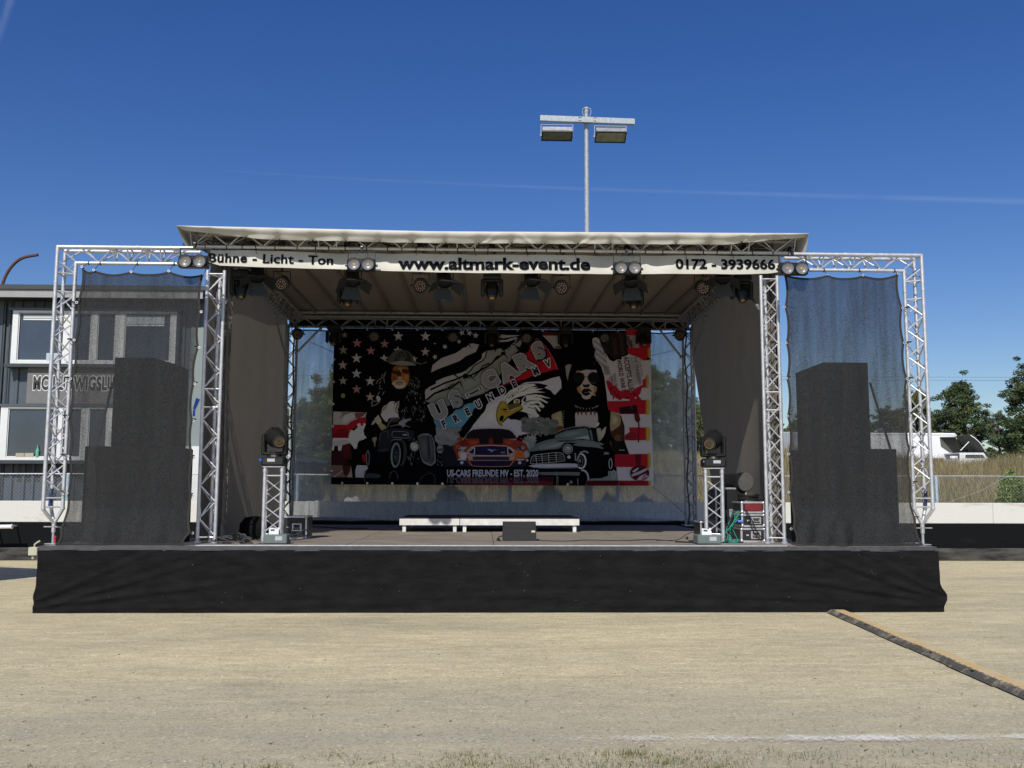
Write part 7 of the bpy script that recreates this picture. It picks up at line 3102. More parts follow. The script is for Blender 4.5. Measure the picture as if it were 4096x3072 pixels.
# ---- woman with sunglasses: black mass, then skin
poly(K7, [(-500, 1700), (50, 1100), (80, 930), (150, 800), (250, 720), (330, 660), (420, 640), (520, 660), (600, 710), (680, 800), (730, 920), (760, 1060), (790, 1250), (812, 1480), (830, 1665), (890, 1690), (890, 2000), (1000, 2500), (-500, 2500)], BLK)
poly(K7, [(0, 805), (60, 770), (125, 780), (100, 860), (70, 960), (48, 1100), (20, 980)], (.22, .2, .2))
poly(K7, [(200, 935), (240, 895), (300, 905), (420, 875), (520, 885), (600, 880), (622, 932), (540, 940), (455, 960), (445, 1005), (378, 1005), (365, 955), (280, 935)], (.34, .31, .32))
poly(K7, [(200, 935), (240, 895), (280, 900), (270, 935)], (.35, .2, .09))
poly(K7, [(228, 1235), (300, 1180), (350, 1110), (378, 1020), (445, 1020), (465, 1110), (530, 1180), (612, 1215), (600, 1310), (540, 1370), (500, 1400), (480, 1440), (400, 1455), (335, 1425), (318, 1370), (265, 1320)], (.34, .3, .29), True)
poly(K7, [(228, 1235), (290, 1200), (310, 1280), (330, 1400), (300, 1350), (262, 1310)], (.28, .14, .06), True)
poly(K7, [(560, 1210), (612, 1215), (600, 1310), (520, 1385), (530, 1300)], (.28, .15, .07), True)
blend(K7, [(360, 1230), (440, 1225), (560, 1250), (540, 1340), (480, 1430), (400, 1448), (340, 1410), (300, 1290)], (.42, .39, .4), 5, c_out=(.34, .28, .25))
ell(K7, 268, 1030, 112, 105, (.008, .008, .01))
ell(K7, 545, 1035, 112, 112, (.008, .008, .01))
ring(K7, 268, 1030, 108, 100, 8, (.12, .08, .05), -70, 60)
ring(K7, 545, 1035, 108, 108, 8, (.12, .08, .05), 60, 250)
stroke(K7, [(370, 1005), (445, 1005)], 9, (.14, .1, .07))
stroke(K7, [(370, 1022), (445, 1022)], 7, (.14, .1, .07))
poly(K7, [(345, 1160), (400, 1170), (470, 1155), (470, 1195), (440, 1222), (370, 1220), (345, 1195)], (.02, .01, .01), True)
poly(K7, [(312, 1305), (350, 1262), (380, 1242), (410, 1252), (445, 1240), (485, 1265), (518, 1305), (470, 1365), (400, 1390), (345, 1362)], (.008, .008, .009), True)
stroke(K7, [(370, 1325), (450, 1322)], 9, (.12, .11, .11))
stroke(K7, [(458, 1305), (590, 1385)], 21, (.38, .34, .32))
for i in range(11):
    a = math.pi * (i + .5) / 11
    stroke(K8, [(415 + 195 * math.cos(a), 10 + 52 * math.sin(a)), (415 + 232 * math.cos(a), 14 + 74 * math.sin(a))], 10, (.28, .28, .3))
poly(K8, [(192, 200), (215, 150), (300, 150), (420, 145), (580, 140), (625, 175), (636, 300), (610, 440), (500, 440), (330, 432), (208, 420), (198, 300)], (.34, .31, .33), True)
for x in (250, 320, 405, 500, 575):
    poly(K8, [(x - 26, 120), (x + 26, 120), (x + 8, 205), (x - 8, 205)], (.06, .03, .015))
poly(K8, [(612, 470), (690, 460), (700, 520), (740, 470), (792, 425), (785, 510), (760, 590), (715, 660), (650, 712), (625, 600)], (.33, .3, .27), True)
poly(K8, [(605, 415), (625, 365), (650, 345), (662, 360), (640, 410)], (.55, .5, .45), True)
poly(K8, [(888, 128), (940, 128), (1010, 155), (1080, 210), (1120, 290), (1140, 400), (1142, 560), (1135, 700), (1000, 720), (900, 600), (868, 480), (872, 300)], (.05, .022, .014), True)
poly(K8, [(888, 135), (940, 135), (1010, 160), (1060, 220), (1080, 300), (1060, 400), (980, 460), (900, 510), (872, 400), (878, 260)], (.27, .21, .13), True)
blend(K8, [(892, 148), (975, 152), (1050, 235), (1055, 340), (960, 430), (886, 430)], (.36, .33, .24), 6, c_out=(.25, .18, .1))
poly(K8, [(970, 600), (1060, 590), (1070, 700), (980, 690)], (.12, .05, .035), True)
poly(K8, [(860, 720), (900, 730), (940, 850), (900, 830)], (.08, .035, .03), True)
ell(K8, 925, 395, 11, 10, BLK)
poly(K8, [(900, 700), (1150, 710), (1180, 800), (1232, 870), (1232, 960), (960, 965), (900, 850)], (.007, .007, .008))
for i in range(5):
    ell(K8, 1055 + 22 * i, 880 + (8 if i % 2 else 0), 8, 9, (.34, .34, .36))
poly(K6, [(1195, 215), (1240, 175), (1300, 148), (1392, 132), (1410, 300), (1420, 475), (1330, 510), (1270, 470), (1225, 340)], (.25, .2, .12), True)
blend(K6, [(1250, 200), (1385, 150), (1405, 400), (1290, 430), (1245, 330)], (.33, .28, .18), 5, c_out=(.25, .2, .12))
poly(K6, [(1270, 430), (1420, 420), (1418, 520), (1290, 540)], (.1, .045, .02), True)
for i in range(9):
    ell(K6, 1432, 130 + 48 * i, 8, 8, (.2, .2, .2))
# smoke
sr = np.random.default_rng(8)
for (k, x0, y0, x1, y1, n_, g0_, g1__) in ((K6, 640, 260, 1280, 560, 60, .07, .15), (K4, 430, 470, 900, 760, 50, .13, .22), (K6, 680, 640, 860, 860, 18, .16, .25)):
    for i in range(n_):
        x, y = sr.uniform(x0, x1), sr.uniform(y0, y1)
        g_ = sr.uniform(g0_, g1__)
        pts_ = [(x + (55 + 30 * sr.random()) * math.cos(a) * sr.uniform(.7, 1.2), y + (38 + 25 * sr.random()) * math.sin(a) * sr.uniform(.7, 1.2)) for a in np.linspace(0, 6.28, 10, endpoint=False)]
        poly(k, pts_, (g_ * .95, g_, g_ * 1.05), True)
for pts_ in ([(710, 520), (730, 620), (770, 560)], [(600, 560), (605, 610)], [(800, 560), (820, 640)], [(900, 520), (985, 620), (1005, 520)], [(895, 560), (870, 620)], [(680, 620), (665, 665)]):
    stroke(K6, pts_, 9, (.35, .34, .35))
# ---- hot rod
CAR = (.01, .012, .018)
poly(K2, [(940, 790), (950, 650), (1000, 530), (1080, 470), (1200, 450), (1500, 475), (1640, 505), (1900, 540), (2100, 900), (2050, 1150), (1700, 1200), (760, 1230), (700, 1100), (740, 900), (800, 860)], BLK)
poly(K2, [(945, 780), (955, 650), (1005, 535), (1085, 475), (1200, 458), (1500, 480), (1640, 510), (1640, 660), (1230, 690), (1200, 830), (1180, 900), (950, 920)], (.014, .017, .024))
stroke(K2, [(1215, 585), (1225, 535), (1255, 517), (1400, 522), (1525, 537), (1533, 655), (1400, 645), (1250, 636), (1215, 600), (1213, 580)], 10, (.16, .17, .18))
stroke(K2, [(975, 690), (990, 570), (1060, 522), (1135, 520), (1150, 650)], 8, (.09, .1, .11))
poly(K2, [(1428, 580), (1510, 578), (1512, 596), (1430, 594)], (.4, .42, .43))
ell(K2, 1410, 945, 95, 250, (.03, .034, .038), .05)
ell(K2, 1385, 945, 60, 225, BLK, .05)
ell(K2, 1290, 980, 98, 248, (.15, .18, .2), .05)
ell(K2, 1296, 982, 68, 205, (.008, .009, .011), .05)
ring(K2, 1300, 985, 40, 120, 8, (.06, .065, .07))
for i in range(5):
    stroke(K2, [(1300 + 30 * math.cos(i * 1.25), 985 + 85 * math.sin(i * 1.25)), (1300 + 12 * math.cos(i * 1.25 + .5), 985 + 40 * math.sin(i * 1.25 + .5))], 12, (.11, .11, .11))
ring(K2, 750, 1035, 28, 142, 13, (.16, .18, .2))
stroke(K2, [(1205, 710), (1240, 680), (1410, 685)], 13, (.15, .17, .18))
ell(K2, 1655, 815, 88, 100, (.06, .065, .08))
ell(K2, 1655, 818, 74, 86, (.3, .28, .3))
for i in range(34):
    x, y = sr.uniform(1520, 1740), sr.uniform(560, 1150)
    stroke(K2, [(x, y), (x + sr.uniform(-25, 25), y + sr.uniform(15, 60))], sr.uniform(6, 12), (sr.uniform(.04, .22),) * 3)
for i in range(22):
    x, y = sr.uniform(420, 620), sr.uniform(960, 1170)
    stroke(K4, [(x, y), (x + sr.uniform(-25, 30), y + sr.uniform(15, 50))], sr.uniform(5, 10), (sr.uniform(.04, .25),) * 3)
poly(K4, [(555, 850), (600, 815), (660, 808), (740, 848), (800, 950), (818, 1080), (815, 1190), (560, 1190), (500, 960)], (.009, .011, .016), True)
stroke(K4, [(560, 845), (600, 815), (660, 808), (740, 848), (800, 950), (818, 1080)], 9, (.025, .03, .035))
poly(K4, [(70, 620), (110, 580), (180, 562), (260, 562), (330, 600), (375, 690), (395, 800), (402, 950), (412, 1080), (402, 1135), (320, 1192), (230, 1165), (160, 1120), (110, 1000), (90, 850)], (.16, .17, .19))
poly(K4, [(88, 625), (125, 600), (255, 598), (335, 625), (362, 720), (380, 850), (388, 1060), (380, 1110), (318, 1160), (180, 1100), (125, 990), (105, 850)], (.05, .052, .062))
stroke(K4, [(248, 590), (262, 720), (275, 900), (295, 1080), (312, 1180)], 9, BLK)
ring(K4, 298, 1098, 22, 28, 9, (.16, .16, .18))
ell(K4, 495, 868, 76, 92, (.03, .03, .035))
ell(K4, 493, 868, 60, 76, (.2, .2, .2))
poly(K4, [(440, 860), (550, 850), (545, 900), (450, 900)], (.06, .06, .06), True)
# dim mirror image below the hot rod
ring(K2, 1250, 1440, 82, 150, 16, (.05, .055, .065), 180, 360)
ring(K2, 710, 1430, 28, 150, 10, (.09, .1, .11), 150, 300)
stroke(K4, [(85, 1560), (110, 1440), (200, 1370), (310, 1322), (380, 1380), (400, 1440), (390, 1560)], 13, (.045, .045, .05))
poly(K2, [(720, 1340), (960, 1350), (980, 1420), (700, 1420)], (.035, .038, .045), True)
# ---- red coupe
poly(K4, [(740, 830), (765, 790), (860, 712), (1000, 672), (1250, 655), (1700, 655), (1960, 690), (2080, 715), (2150, 760), (2180, 800), (2215, 880), (2185, 920), (2160, 1000), (2170, 1150), (2100, 1195), (820, 1195), (830, 1060), (800, 950)], (.2, .03, .018))
poly(K4, [(975, 662), (1010, 590), (1060, 530), (1120, 492), (1300, 474), (1480, 470), (1700, 476), (1840, 498), (1900, 540), (1950, 600), (1990, 665), (1480, 655)], (.012, .008, .012))
stroke(K4, [(975, 662), (1040, 552), (1125, 492), (1300, 474), (1480, 470), (1700, 476), (1840, 498), (1900, 545), (1990, 665)], 8, (.09, .02, .02))
poly(K4, [(820, 660), (850, 640), (915, 642), (918, 690), (850, 700), (822, 690)], (.25, .04, .025), True)
poly(K6, [(570, 645), (660, 655), (668, 688), (590, 682)], (.2, .02, .02))
for a, b in ((1250, 1448), (1520, 1716)):
    poly(K4, [(a, 655), (b, 655), (b - 5, 768), (a + 2, 768)], (.008, .008, .014))
poly(K4, [(1448, 652), (1520, 652), (1515, 760), (1450, 760)], (.15, .02, .02))
poly(K4, [(900, 700), (1120, 680), (1100, 760), (1000, 800), (860, 800)], (.13, .018, .015), True)
poly(K4, [(870, 900), (1000, 930), (1020, 1000), (990, 1050), (900, 1060), (850, 980)], (.4, .24, .2), True)
poly(K4, [(900, 950), (1000, 950), (1010, 1040), (905, 1050)], (.42, .38, .46), True)
poly(K6, [(420, 840), (480, 870), (640, 905), (680, 980), (690, 1040), (560, 1040), (480, 1080), (460, 980)], (.38, .1, .03), True)
stroke(K4, [(1008, 930), (1040, 880), (1100, 830), (1180, 806), (1480, 792), (1780, 806), (1870, 840), (1930, 900), (1960, 950), (1900, 985), (1480, 992), (1060, 985), (1008, 930)], 15, (.45, .3, .26))
poly(K4, [(1020, 930), (1050, 885), (1110, 840), (1185, 815), (1480, 800), (1775, 815), (1860, 845), (1920, 905), (1950, 945), (1890, 975), (1480, 982), (1070, 975)], (.012, .012, .04))
for pts_ in ([(1165, 838), (1130, 842), (1060, 905), (1042, 935), (1070, 958), (1160, 960), (1165, 838)], [(1805, 838), (1850, 850), (1910, 905), (1925, 940), (1890, 962), (1812, 960), (1805, 838)]):
    stroke(K4, pts_, 17, (.42, .42, .5))
poly(K4, [(1415, 880), (1440, 862), (1475, 866), (1500, 880), (1540, 880), (1585, 872), (1582, 880), (1545, 890), (1520, 905), (1490, 930), (1480, 925), (1485, 905), (1460, 900), (1440, 885), (1420, 892)], (.16, .24, .5))
ptext('GTS', 2012, 1811, 5, 0, [(.28, .3, .4)], 1.3, offs=(.03,))
poly(K4, [(1030, 995), (1480, 1000), (1940, 992), (1930, 1090), (1480, 1095), (1050, 1090)], (.38, .2, .16))
poly(K4, [(1125, 1010), (1840, 1010), (1840, 1082), (1130, 1078)], (.03, .032, .07))
poly(K4, [(1160, 1030), (1810, 1030), (1800, 1050), (1170, 1050)], (.008, .008, .02))
stroke(K4, [(1010, 1090), (1480, 1095), (1950, 1090)], 8, BLK)
poly(K4, [(1060, 1100), (1910, 1098), (1850, 1196), (1130, 1196)], (.012, .012, .035))
stroke(K4, [(1060, 1102), (1090, 1160), (1130, 1192), (1300, 1204), (1480, 1206), (1700, 1204), (1840, 1196), (1880, 1150), (1908, 1102)], 11, (.45, .2, .12))
poly(K4, [(800, 802), (860, 808), (1020, 822), (985, 870), (950, 895), (815, 885)], (.02, .025, .045))
poly(K4, [(890, 820), (1018, 824), (980, 868), (948, 892), (900, 890)], (.22, .28, .34))
ring(K4, 865, 838, 24, 24, 11, (.35, .38, .45))
poly(K6, [(495, 828), (600, 812), (665, 820), (668, 860), (640, 885), (560, 898)], (.02, .025, .05))
stroke(K6, [(520, 835), (570, 890)], 12, (.15, .25, .4))
ring(K6, 636, 838, 24, 24, 11, (.35, .38, .45))
poly(K4, [(825, 1062), (900, 1050), (1000, 1080), (1020, 1110), (1090, 1205), (830, 1205), (815, 1120)], (.012, .013, .03))
poly(K6, [(500, 1095), (560, 1060), (660, 1055), (700, 1120), (700, 1205), (400, 1205), (440, 1150)], (.012, .013, .03))
poly(K4, [(835, 1078), (860, 1050), (1000, 1062), (1000, 1085)], (.36, .36, .45))
poly(K6, [(500, 1085), (530, 1058), (660, 1058), (665, 1080)], (.36, .36, .45))
ell(K4, 918, 1128, 32, 32, (.36, .35, .45))
ell(K6, 575, 1128, 30, 32, (.34, .34, .42))
# ---- grey pick-up
poly(K8, [(-600, 1240), (-620, 900), (-400, 800), (60, 700), (500, 700), (640, 745), (740, 860), (960, 950), (960, 1220), (740, 1225), (300, 1250)], BLK)
poly(K6, [(775, 910), (800, 860), (880, 775), (960, 738), (1100, 690), (1255, 662), (1400, 655), (1600, 660), (1800, 690), (1952, 700), (2050, 720), (2160, 745), (2200, 780), (2000, 800), (1800, 760), (1560, 740), (1420, 760), (1350, 850), (1100, 880), (850, 905)], (.1, .13, .135), True)
poly(K6, [(960, 800), (1150, 740), (1350, 720), (1500, 700), (1400, 760), (1300, 830), (1000, 870)], (.16, .19, .2), True)
poly(K6, [(1300, 700), (1560, 690), (1700, 700), (1560, 715), (1400, 730)], (.03, .04, .045), True)
poly(K6, [(1235, 660), (1250, 590), (1330, 530), (1550, 460), (1850, 420), (1910, 440), (1950, 520), (1990, 680), (1950, 700), (1700, 650)], (.01, .012, .014))
stroke(K6, [(1290, 540), (1400, 490), (1600, 440), (1820, 418), (1905, 435), (1950, 470)], 10, (.2, .21, .22))
poly(K6, [(1255, 652), (1270, 592), (1500, 502), (1850, 455), (1895, 490), (1940, 682), (1800, 665), (1560, 655), (1400, 650)], (.1, .14, .145))
poly(K6, [(1600, 662), (1900, 600), (1938, 684), (1800, 668)], (.28, .29, .33))
poly(K6, [(1505, 555), (1575, 535), (1572, 572), (1510, 582)], (.32, .35, .36))
poly(K8, [(505, 490), (600, 522), (640, 742), (545, 705)], (.006, .006, .008))
poly(K8, [(462, 495), (505, 500), (540, 700), (500, 690)], (.09, .12, .12))
poly(K8, [(380, 695), (480, 700), (640, 745), (700, 780), (660, 790), (740, 860), (560, 830), (400, 820), (200, 800), (160, 775)], (.12, .14, .155), True)
poly(K6, [(770, 960), (820, 960), (1300, 890), (1420, 900), (1520, 1110), (700, 1150)], BLK)
ell(K6, 1508, 865, 98, 98, (.2, .205, .21))
ell(K6, 1508, 865, 78, 78, (.02, .02, .024))
ell(K6, 1508, 865, 62, 62, (.27, .27, .28))
stroke(K6, [(1470, 840), (1500, 900), (1555, 880)], 16, (.08, .08, .09))
ell(K6, 708, 965, 64, 76, (.17, .175, .18))
ell(K6, 708, 965, 42, 56, (.26, .27, .28))
stroke(K6, [(780, 1140), (800, 1030), (850, 980), (1280, 932), (1400, 945), (1440, 1000), (1460, 1090), (1240, 1118), (900, 1150), (780, 1140)], 10, (.3, .3, .3))
for (a, b) in (((885, 975), (905, 1145)), ((1000, 962), (1020, 1135)), ((1135, 950), (1145, 1128)), ((1275, 935), (1290, 1118))):
    stroke(K6, [a, b], 12, (.32, .31, .29))
for q in range(3):
    stroke(K6, [(800 + 5 * q, 1020 + 38 * q), (1420 + 12 * q, 975 + 40 * q)], 8, (.25, .25, .25))
poly(K6, [(738, 1190), (900, 1162), (1200, 1148), (1500, 1142), (1670, 1148), (1702, 1180), (1700, 1215), (1500, 1218), (1100, 1228), (850, 1222)], (.38, .37, .47))
poly(K6, [(950, 1225), (1150, 1228), (1700, 1215), (1650, 1240), (1000, 1245)], (.1, .1, .11), True)
ell(K6, 1530, 1020, 33, 34, (.38, .38, .42))
ell(K6, 722, 1083, 22, 26, (.35, .35, .38))
stroke(K6, [(1655, 940), (1660, 1090)], 24, (.2, .2, .2))
stroke(K6, [(1690, 1095), (1720, 1000), (1760, 930), (1820, 908), (1870, 915), (1905, 945)], 30, (.2, .225, .24))
ring(K6, 1768, 1100, 88, 138, 32, (.42, .42, .48), -95, 125, .0)
ring(K6, 1755, 1100, 48, 90, 9, (.16, .16, .17))
ell(K6, 1745, 1090, 22, 38, (.16, .16, .16))
ring(K8, 875, 1148, 30, 98, 13, (.35, .36, .4))
poly(K8, [(750, 925), (830, 925), (850, 965), (745, 972)], (.14, .17, .17))
# reflection of the pick-up
poly(K6, [(940, 1312), (1500, 1308), (1745, 1312), (1735, 1382), (1400, 1372), (980, 1368)], (.1, .125, .125))
ring(K6, 1790, 1440, 118, 165, 34, (.3, .3, .36), -100, 50)
for x in (1045, 1178, 1325):
    stroke(K6, [(x, 1400), (x - 6, 1560)], 12, (.1, .1, .1))
stroke(K6, [(1300, 1300), (1295, 1560)], 10, (.2, .2, .18))
ell(K6, 1572, 1508, 32, 34, (.15, .11, .13))
stroke(K6, [(1700, 1430), (1705, 1560)], 16, (.16, .16, .16))
poly(K8, [(400, 1478), (500, 1440), (700, 1430), (830, 1380), (825, 1290), (1020, 1290), (1022, 1475)], (.15, .18, .18))
ring(K8, 935, 1360, 30, 85, 13, (.3, .32, .34))
# ---- right flag
poly(K7, [(520, 290), (570, 262), (640, 262), (690, 400), (740, 520), (800, 600), (850, 690), (930, 730), (1000, 690), (1090, 680), (1090, 640), (1200, 610), (1230, 560), (1410, 640), (1520, 700), (1662, 700), (1665, 1640), (1668, 1760), (1712, 3150), (400, 3150), (400, 3045), (1020, 3040), (960, 2540), (1240, 2530), (1150, 2280), (1145, 1980), (1080, 1780), (890, 1690), (830, 1662), (790, 1300), (750, 1000), (690, 820), (600, 700), (560, 600), (590, 500), (540, 440)], (.4, .385, .44))
poly(K7, [(1165, 100), (1662, 108), (1656, 400), (1600, 640), (1540, 720), (1480, 690), (1400, 640), (1240, 590), (1200, 540), (1210, 462), (1430, 462), (1400, 230), (1180, 210)], RED)
poly(K7, [(1140, 225), (1200, 215), (1380, 222), (1432, 462), (1230, 462), (1170, 330)], (.24, .2, .19))
for i in range(9):
    stroke(K7, [(1155 + 9 * i, 232), (1225 + 9 * i, 440)], 6, (.05, .02, .02))
ptext('NAS', 2260 + 1285 * SC, 1300 + 390 * SC, 12, -78, [BLK], .9, offs=(.02,))
ptext('U Nash', 2260 + 1355 * SC, 1300 + 330 * SC, 10, -78, [(.08, .04, .04)], .8)
poly(K7, [(885, 150), (1180, 170), (1205, 580), (1090, 640), (960, 690), (860, 600), (750, 560), (700, 380)], (.018, .012, .014))
ptext('TEXAS', 2260 + 960 * SC, 1300 + 430 * SC, 16, -83, [(.05, .03, .03)], 1.0, offs=(.02,))
ptext('GERMANY', 2260 + 1090 * SC, 1300 + 380 * SC, 15, -83, [(.05, .03, .03)], .9, offs=(.02,))
# newspaper print columns
pr_ = np.random.default_rng(4)
for i in range(46):
    x = 540 + (i % 11) * 24 + pr_.uniform(-4, 4)
    y = 290 + (i // 11) * 110 + (i % 11) * 18
    if x > 790:
        continue
    L_ = pr_.uniform(50, 95)
    stroke(K7, [(x, y), (x + L_ * .22, y + L_)], 8, (.04, .03, .04))
for i in range(7):
    stroke(K7, [(735 + 16 * i, 815), (770 + 16 * i, 985)], 6, (.06, .05, .06))
for i, wd in enumerate((5, 5, 8, 5)):
    stroke(K7, [(1225 + 24 * i, 650 - 4 * i), (1345 + 24 * i, 1200 - 20 * i)], wd, (.1, .07, .09))
ptext('ACCEPTS ALLIED', 2260 + 1232 * SC, 1300 + 1000 * SC, 19, -80, [(.05, .012, .02)], width=152, offs=(.025,))
ptext('WORLD WAR ENDS', 2260 + 1100 * SC, 1300 + 1090 * SC, 17, -80.5, [(.05, .012, .02)], width=165, offs=(.025,))
ptext('THE TENNESSEAN', 2260 + 1400 * SC, 1300 + 900 * SC, 12, -79, [(.03, .02, .03)], width=112, offs=(.01,))
ptext('The Big Victory', 2260 + 1465 * SC, 1300 + 850 * SC, 8, -79, [(.1, .08, .09)], width=70)
ptext('SIGNING OF', 2260 + 965 * SC, 1300 + 1080 * SC, 9, -80, [(.08, .04, .05)], width=50, offs=(.01,))
ptext('GERMANY', 2260 + 905 * SC, 1300 + 1090 * SC, 9, -80, [(.08, .04, .05)], width=38, offs=(.01,))
ptext('TO AN', 2260 + 850 * SC, 1300 + 1120 * SC, 9, -80, [(.05, .02, .03)], width=30, offs=(.01,))
# red stripes and tears
poly(K7, [(780, 1095), (860, 1110), (920, 1190), (980, 1200), (1040, 1290), (1100, 1310), (1220, 1270), (1250, 1350), (1370, 1240), (1500, 1180), (1490, 1090), (1560, 1050), (1570, 1240), (1480, 1235), (1450, 1350), (1410, 1390), (1480, 1480), (1580, 1480), (1582, 1750), (1050, 1750), (830, 1670), (815, 1500), (1100, 1495), (1050, 1480), (960, 1430), (880, 1370), (820, 1260)], (.3, .012, .025))
for (x, y) in ((880, 1220), (940, 1300), (1000, 1360), (920, 1400), (1050, 1400), (870, 1320), (1180, 1400), (1330, 1330)):
    stroke(K7, [(x, y), (x + 14, y + 60)], 22, (.04, .008, .012))
poly(K7, [(1055, 1480), (1110, 1450), (1240, 1465), (1245, 1490), (1060, 1492)], (.38, .36, .4))
poly(K7, [(1340, 1420), (1380, 1430), (1370, 1450), (1335, 1440)], (.4, .38, .42))
poly(K8, [(1040, 60), (1380, 8), (1402, 172), (1060, 182)], (.014, .008, .01))
stroke(K8, [(1240, 0), (1290, 30), (1270, 60), (1300, 80)], 22, (.16, .03, .035))
poly(K8, [(1330, 170), (1420, 180), (1450, 300), (1420, 350), (1380, 350), (1340, 290)], (.06, .012, .016))
poly(K8, [(1235, 445), (1600, 450), (1612, 692), (1300, 700), (1150, 690), (1150, 600), (1240, 535)], (.3, .012, .025))
poly(K8, [(1160, 600), (1290, 530), (1400, 590), (1330, 690), (1170, 685)], (.17, .014, .024), True)
stroke(K8, [(1418, 350), (1420, 560), (1412, 740)], 26, (.06, .012, .016))
poly(K8, [(955, 968), (1330, 962), (1622, 960), (1630, 1218), (960, 1212)], (.3, .012, .025))
poly(K8, [(1335, 965), (1470, 965), (1450, 1215), (1370, 1215)], (.09, .008, .012))
for i in range(15):
    stroke(K8, [(985 + 22 * i, 990 + pr_.uniform(0, 20)), (988 + 22 * i, 1180)], 6, (.15, .01, .016))
poly(K8, [(400, 1478), (1640, 1480), (1652, 1575), (400, 1575)], (.055, .005, .008))
poly(K8, [(1000, 1480), (1640, 1482), (1648, 1575), (1200, 1575)], (.19, .01, .016))
poly(K8, [(1020, 1510), (1060, 1490), (1050, 1570), (1010, 1565)], (.33, .012, .02))
for (k, x0, y0, x1, y1) in ((K7, 1600, 480, 1660, 640), (K7, 1562, 1000, 1612, 1230), (K7, 1562, 1490, 1632, 1750), (K8, 1560, 455, 1640, 695), (K8, 1600, 965, 1652, 1220), (K8, 1610, 1485, 1662, 1572)):
    poly(k, [(x0, y0), (x1 - 12, y0), (x1, (y0 + y1) / 2), (x1 - 12, y1), (x0, y1)], (.33, .27, .05), True)
    poly(k, [(x0 - 12, y0 + 4), (x0 + 12, y0 + 4), (x0 + 14, y1 - 4), (x0 - 12, y1 - 4)], (.36, .11, .02))
# small round emblem
ell(K8, 1435, 1330, 183, 150, (.05, .01, .014))
poly(K8, [(1290, 1300), (1400, 1225), (1420, 1245), (1330, 1320)], (.36, .36, .42))
poly(K8, [(1270, 1360), (1420, 1300), (1590, 1225), (1600, 1260), (1440, 1350), (1290, 1400)], (.34, .31, .37))
poly(K8, [(1370, 1470), (1440, 1390), (1560, 1340), (1600, 1400), (1530, 1430), (1500, 1470)], (.36, .3, .36))
stroke(K8, [(1480, 1470), (1500, 1420), (1580, 1350)], 22, (.25, .012, .02))
ring(K8, 1435, 1330, 183, 150, 9, (.12, .01, .02))

# ---- printed gradations on the hot rod, coupe, pick-up
blend(K4, [(95, 640), (240, 605), (255, 760), (270, 1080), (180, 1080), (120, 960)], (.085, .088, .1), 5, c_out=(.05, .052, .062))
blend(K4, [(275, 610), (335, 640), (365, 760), (378, 1050), (320, 1120), (300, 900)], (.075, .078, .09), 5, c_out=(.05, .052, .062))
blend(K2, [(960, 860), (1180, 850), (1180, 900), (960, 930)], (.03, .035, .05), 4, c_out=(.014, .017, .024))
blend(K2, [(1585, 760), (1655, 740), (1725, 780), (1730, 850), (1655, 895), (1590, 860)], (.42, .38, .4), 4, c_out=(.3, .28, .3))
blend(K4, [(1020, 700), (1240, 690), (1235, 780), (1080, 790)], (.32, .06, .03), 5, c_out=(.2, .03, .018))
blend(K4, [(1730, 700), (1930, 700), (1890, 790), (1760, 780)], (.32, .06, .03), 5, c_out=(.2, .03, .018))
blend(K4, [(780, 830), (840, 760), (900, 790), (800, 900)], (.32, .07, .035), 4, c_out=(.2, .03, .018))
blend(K6, [(1000, 830), (1250, 780), (1440, 720), (1380, 800), (1150, 850)], (.24, .27, .28), 5, c_out=(.16, .19, .2))
blend(K6, [(1300, 600), (1500, 530), (1800, 490), (1840, 560), (1600, 620), (1400, 640)], (.15, .2, .2), 5, c_out=(.1, .14, .145))
blend(K6, [(800, 1170), (1200, 1158), (1650, 1158), (1640, 1185), (1200, 1195), (900, 1200)], (.46, .45, .56), 3, c_out=(.38, .37, .47))
# ---- lettering of the emblem
W1, B1, G1 = (.36, .36, .41), (.01, .01, .02), (.2, .2, .215)
for (s_, x, y, a) in (('U', 1757, 1645, 24), ('S', 1825, 1600, 27), ('C', 1960, 1521, 29), ('A', 2030, 1488, 29), ('R', 2091, 1450, 28), ('S', 2154, 1408, 26)):
    ptext(s_, x, y, 56, a, [B1, W1, B1, W1, (.1, .1, .115), G1], .98, offs=(.15, .125, .08, .055, .03, .0))
ptext('-', 1892, 1562, 62, 27, [W1, B1, W1, B1], 2.1, offs=(.075, .045, .02, -.01))
for (s_, x, y, a) in (('F', 1777, 1698, 24), ('R', 1825, 1676, 25), ('E', 1871, 1649, 25), ('U', 1914, 1620, 26), ('N', 1962, 1593, 27), ('D', 2008, 1564, 27), ('E', 2056, 1539, 26), ('M', 2141, 1488, 24), ('V', 2190, 1458, 20)):
    ptext(s_, x, y, 27, a, [(.4, .4, .45), (.01, .01, .03)], .8 if s_ != 'M' else .75, offs=(.15, .05))
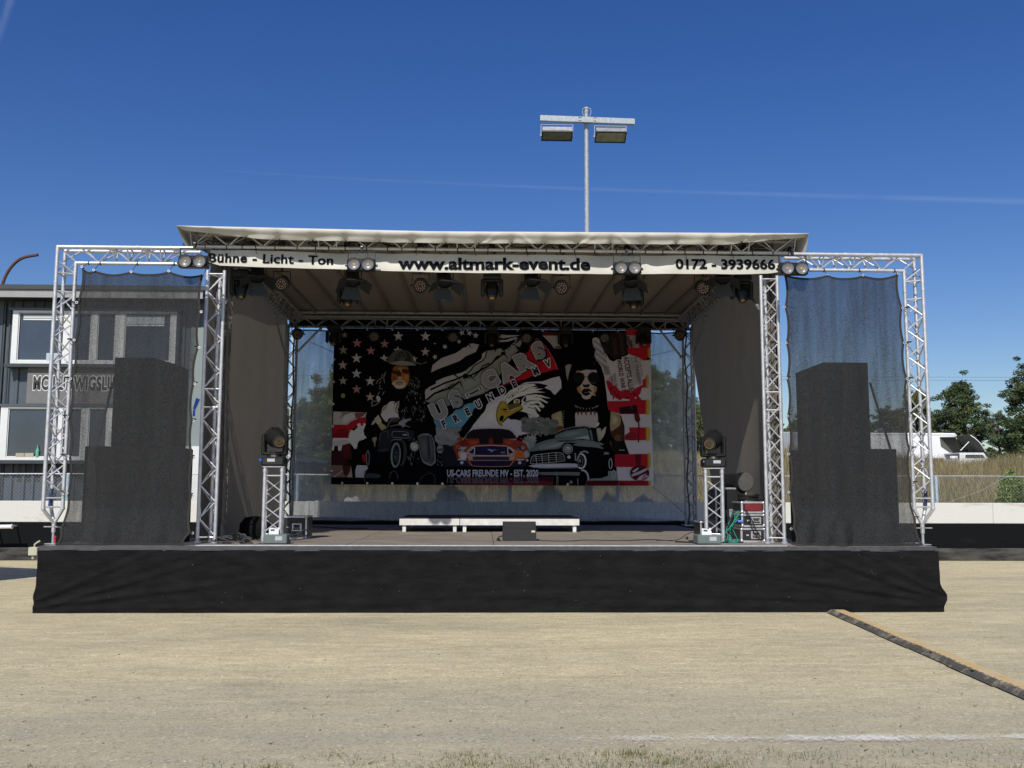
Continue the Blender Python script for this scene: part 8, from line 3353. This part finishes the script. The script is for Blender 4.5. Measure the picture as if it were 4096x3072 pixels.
# ---- bottom line of lettering with its mirror image
ptext('US-CARS FREUNDE MV - EST. 2020', (1790 + 2151) / 2, 1893, 24.5, 0, [(.36, .36, .47)], width=361, offs=(.032,), spacing=1.0)
poly(K4, [(815, 1400), (2700, 1400), (2700, 1575), (815, 1575)], (.03, .006, .012))
poly(K4, [(980, 1420), (1060, 1410), (1500, 1500), (2500, 1480), (2550, 1575), (1000, 1575)], (.1, .014, .02), True)
ptext('US-CARS FREUNDE MV - EST. 2020', (1790 + 2151) / 2, 1920, 24, 0, [(.075, .075, .1)], width=361, offs=(.032,), spacing=1.0, flip=True)

ART.c = [tuple(min(.84, q * 1.75) for q in c_) if c_ else c_ for c_ in ART.c]
M['print'] = mat_print('banner_print', .7, .06)
pb = thing('print_banner', 'large printed fabric banner with flag, eagle, two women and three cars hanging at the back', 'banner', (X0, AY, at(1970, 1940, AY).z))
ART.build('print', M['print'], pb)
ms = Each()
for i in range(13):
    for (v, vv) in ((0.0, 6), (1.0, -5)):
        a = (i + .3) / 12.6
        u = 1340 + 1260 * a
        vt_ = (1312.5 + 10 * a) if v == 0 else (1937.5 + 7 * a)
        p = Vector(toW((u, vt_ + vv), .05))
        ms.new().lathe([(.012, 0), (.022, 0), (.022, .006), (.012, .006)], p, (0, 1, 0), 10)
for i in range(7):
    for (u0, u1) in ((1341, 1328), (2598, 2604)):
        b = (i + .4) / 7
        p = Vector(toW((u0 + (u1 - u0) * b, 1315 + 622 * b), .05))
        ms.new().lathe([(.012, 0), (.022, 0), (.022, .006), (.012, .006)], p, (0, 1, 0), 10)
ms.build('eyelet', M['eyelet'], pb)
mb = MB()
for i in range(13):
    u = 1340 + 1260 * (i + .3) / 12.6
    a = Vector(toW((u, 1319), .05))
    mb.path([a, Vector((a.x + .01, (AY + RY) / 2, (a.z + Zr) / 2)), Vector((a.x + .02, RY, Zr))], .006, 5)
for (p0, p1) in (((1340, 1412), (1240, 1368)), ((2600, 1424), (2700, 1400)), ((2607, 1942), (2748, 2062))):
    mb.path([Vector(toW(p0)), at(p1[0], p1[1], RY)], .005, 5)
mb.build('tie_cord', M['cable'], pb)
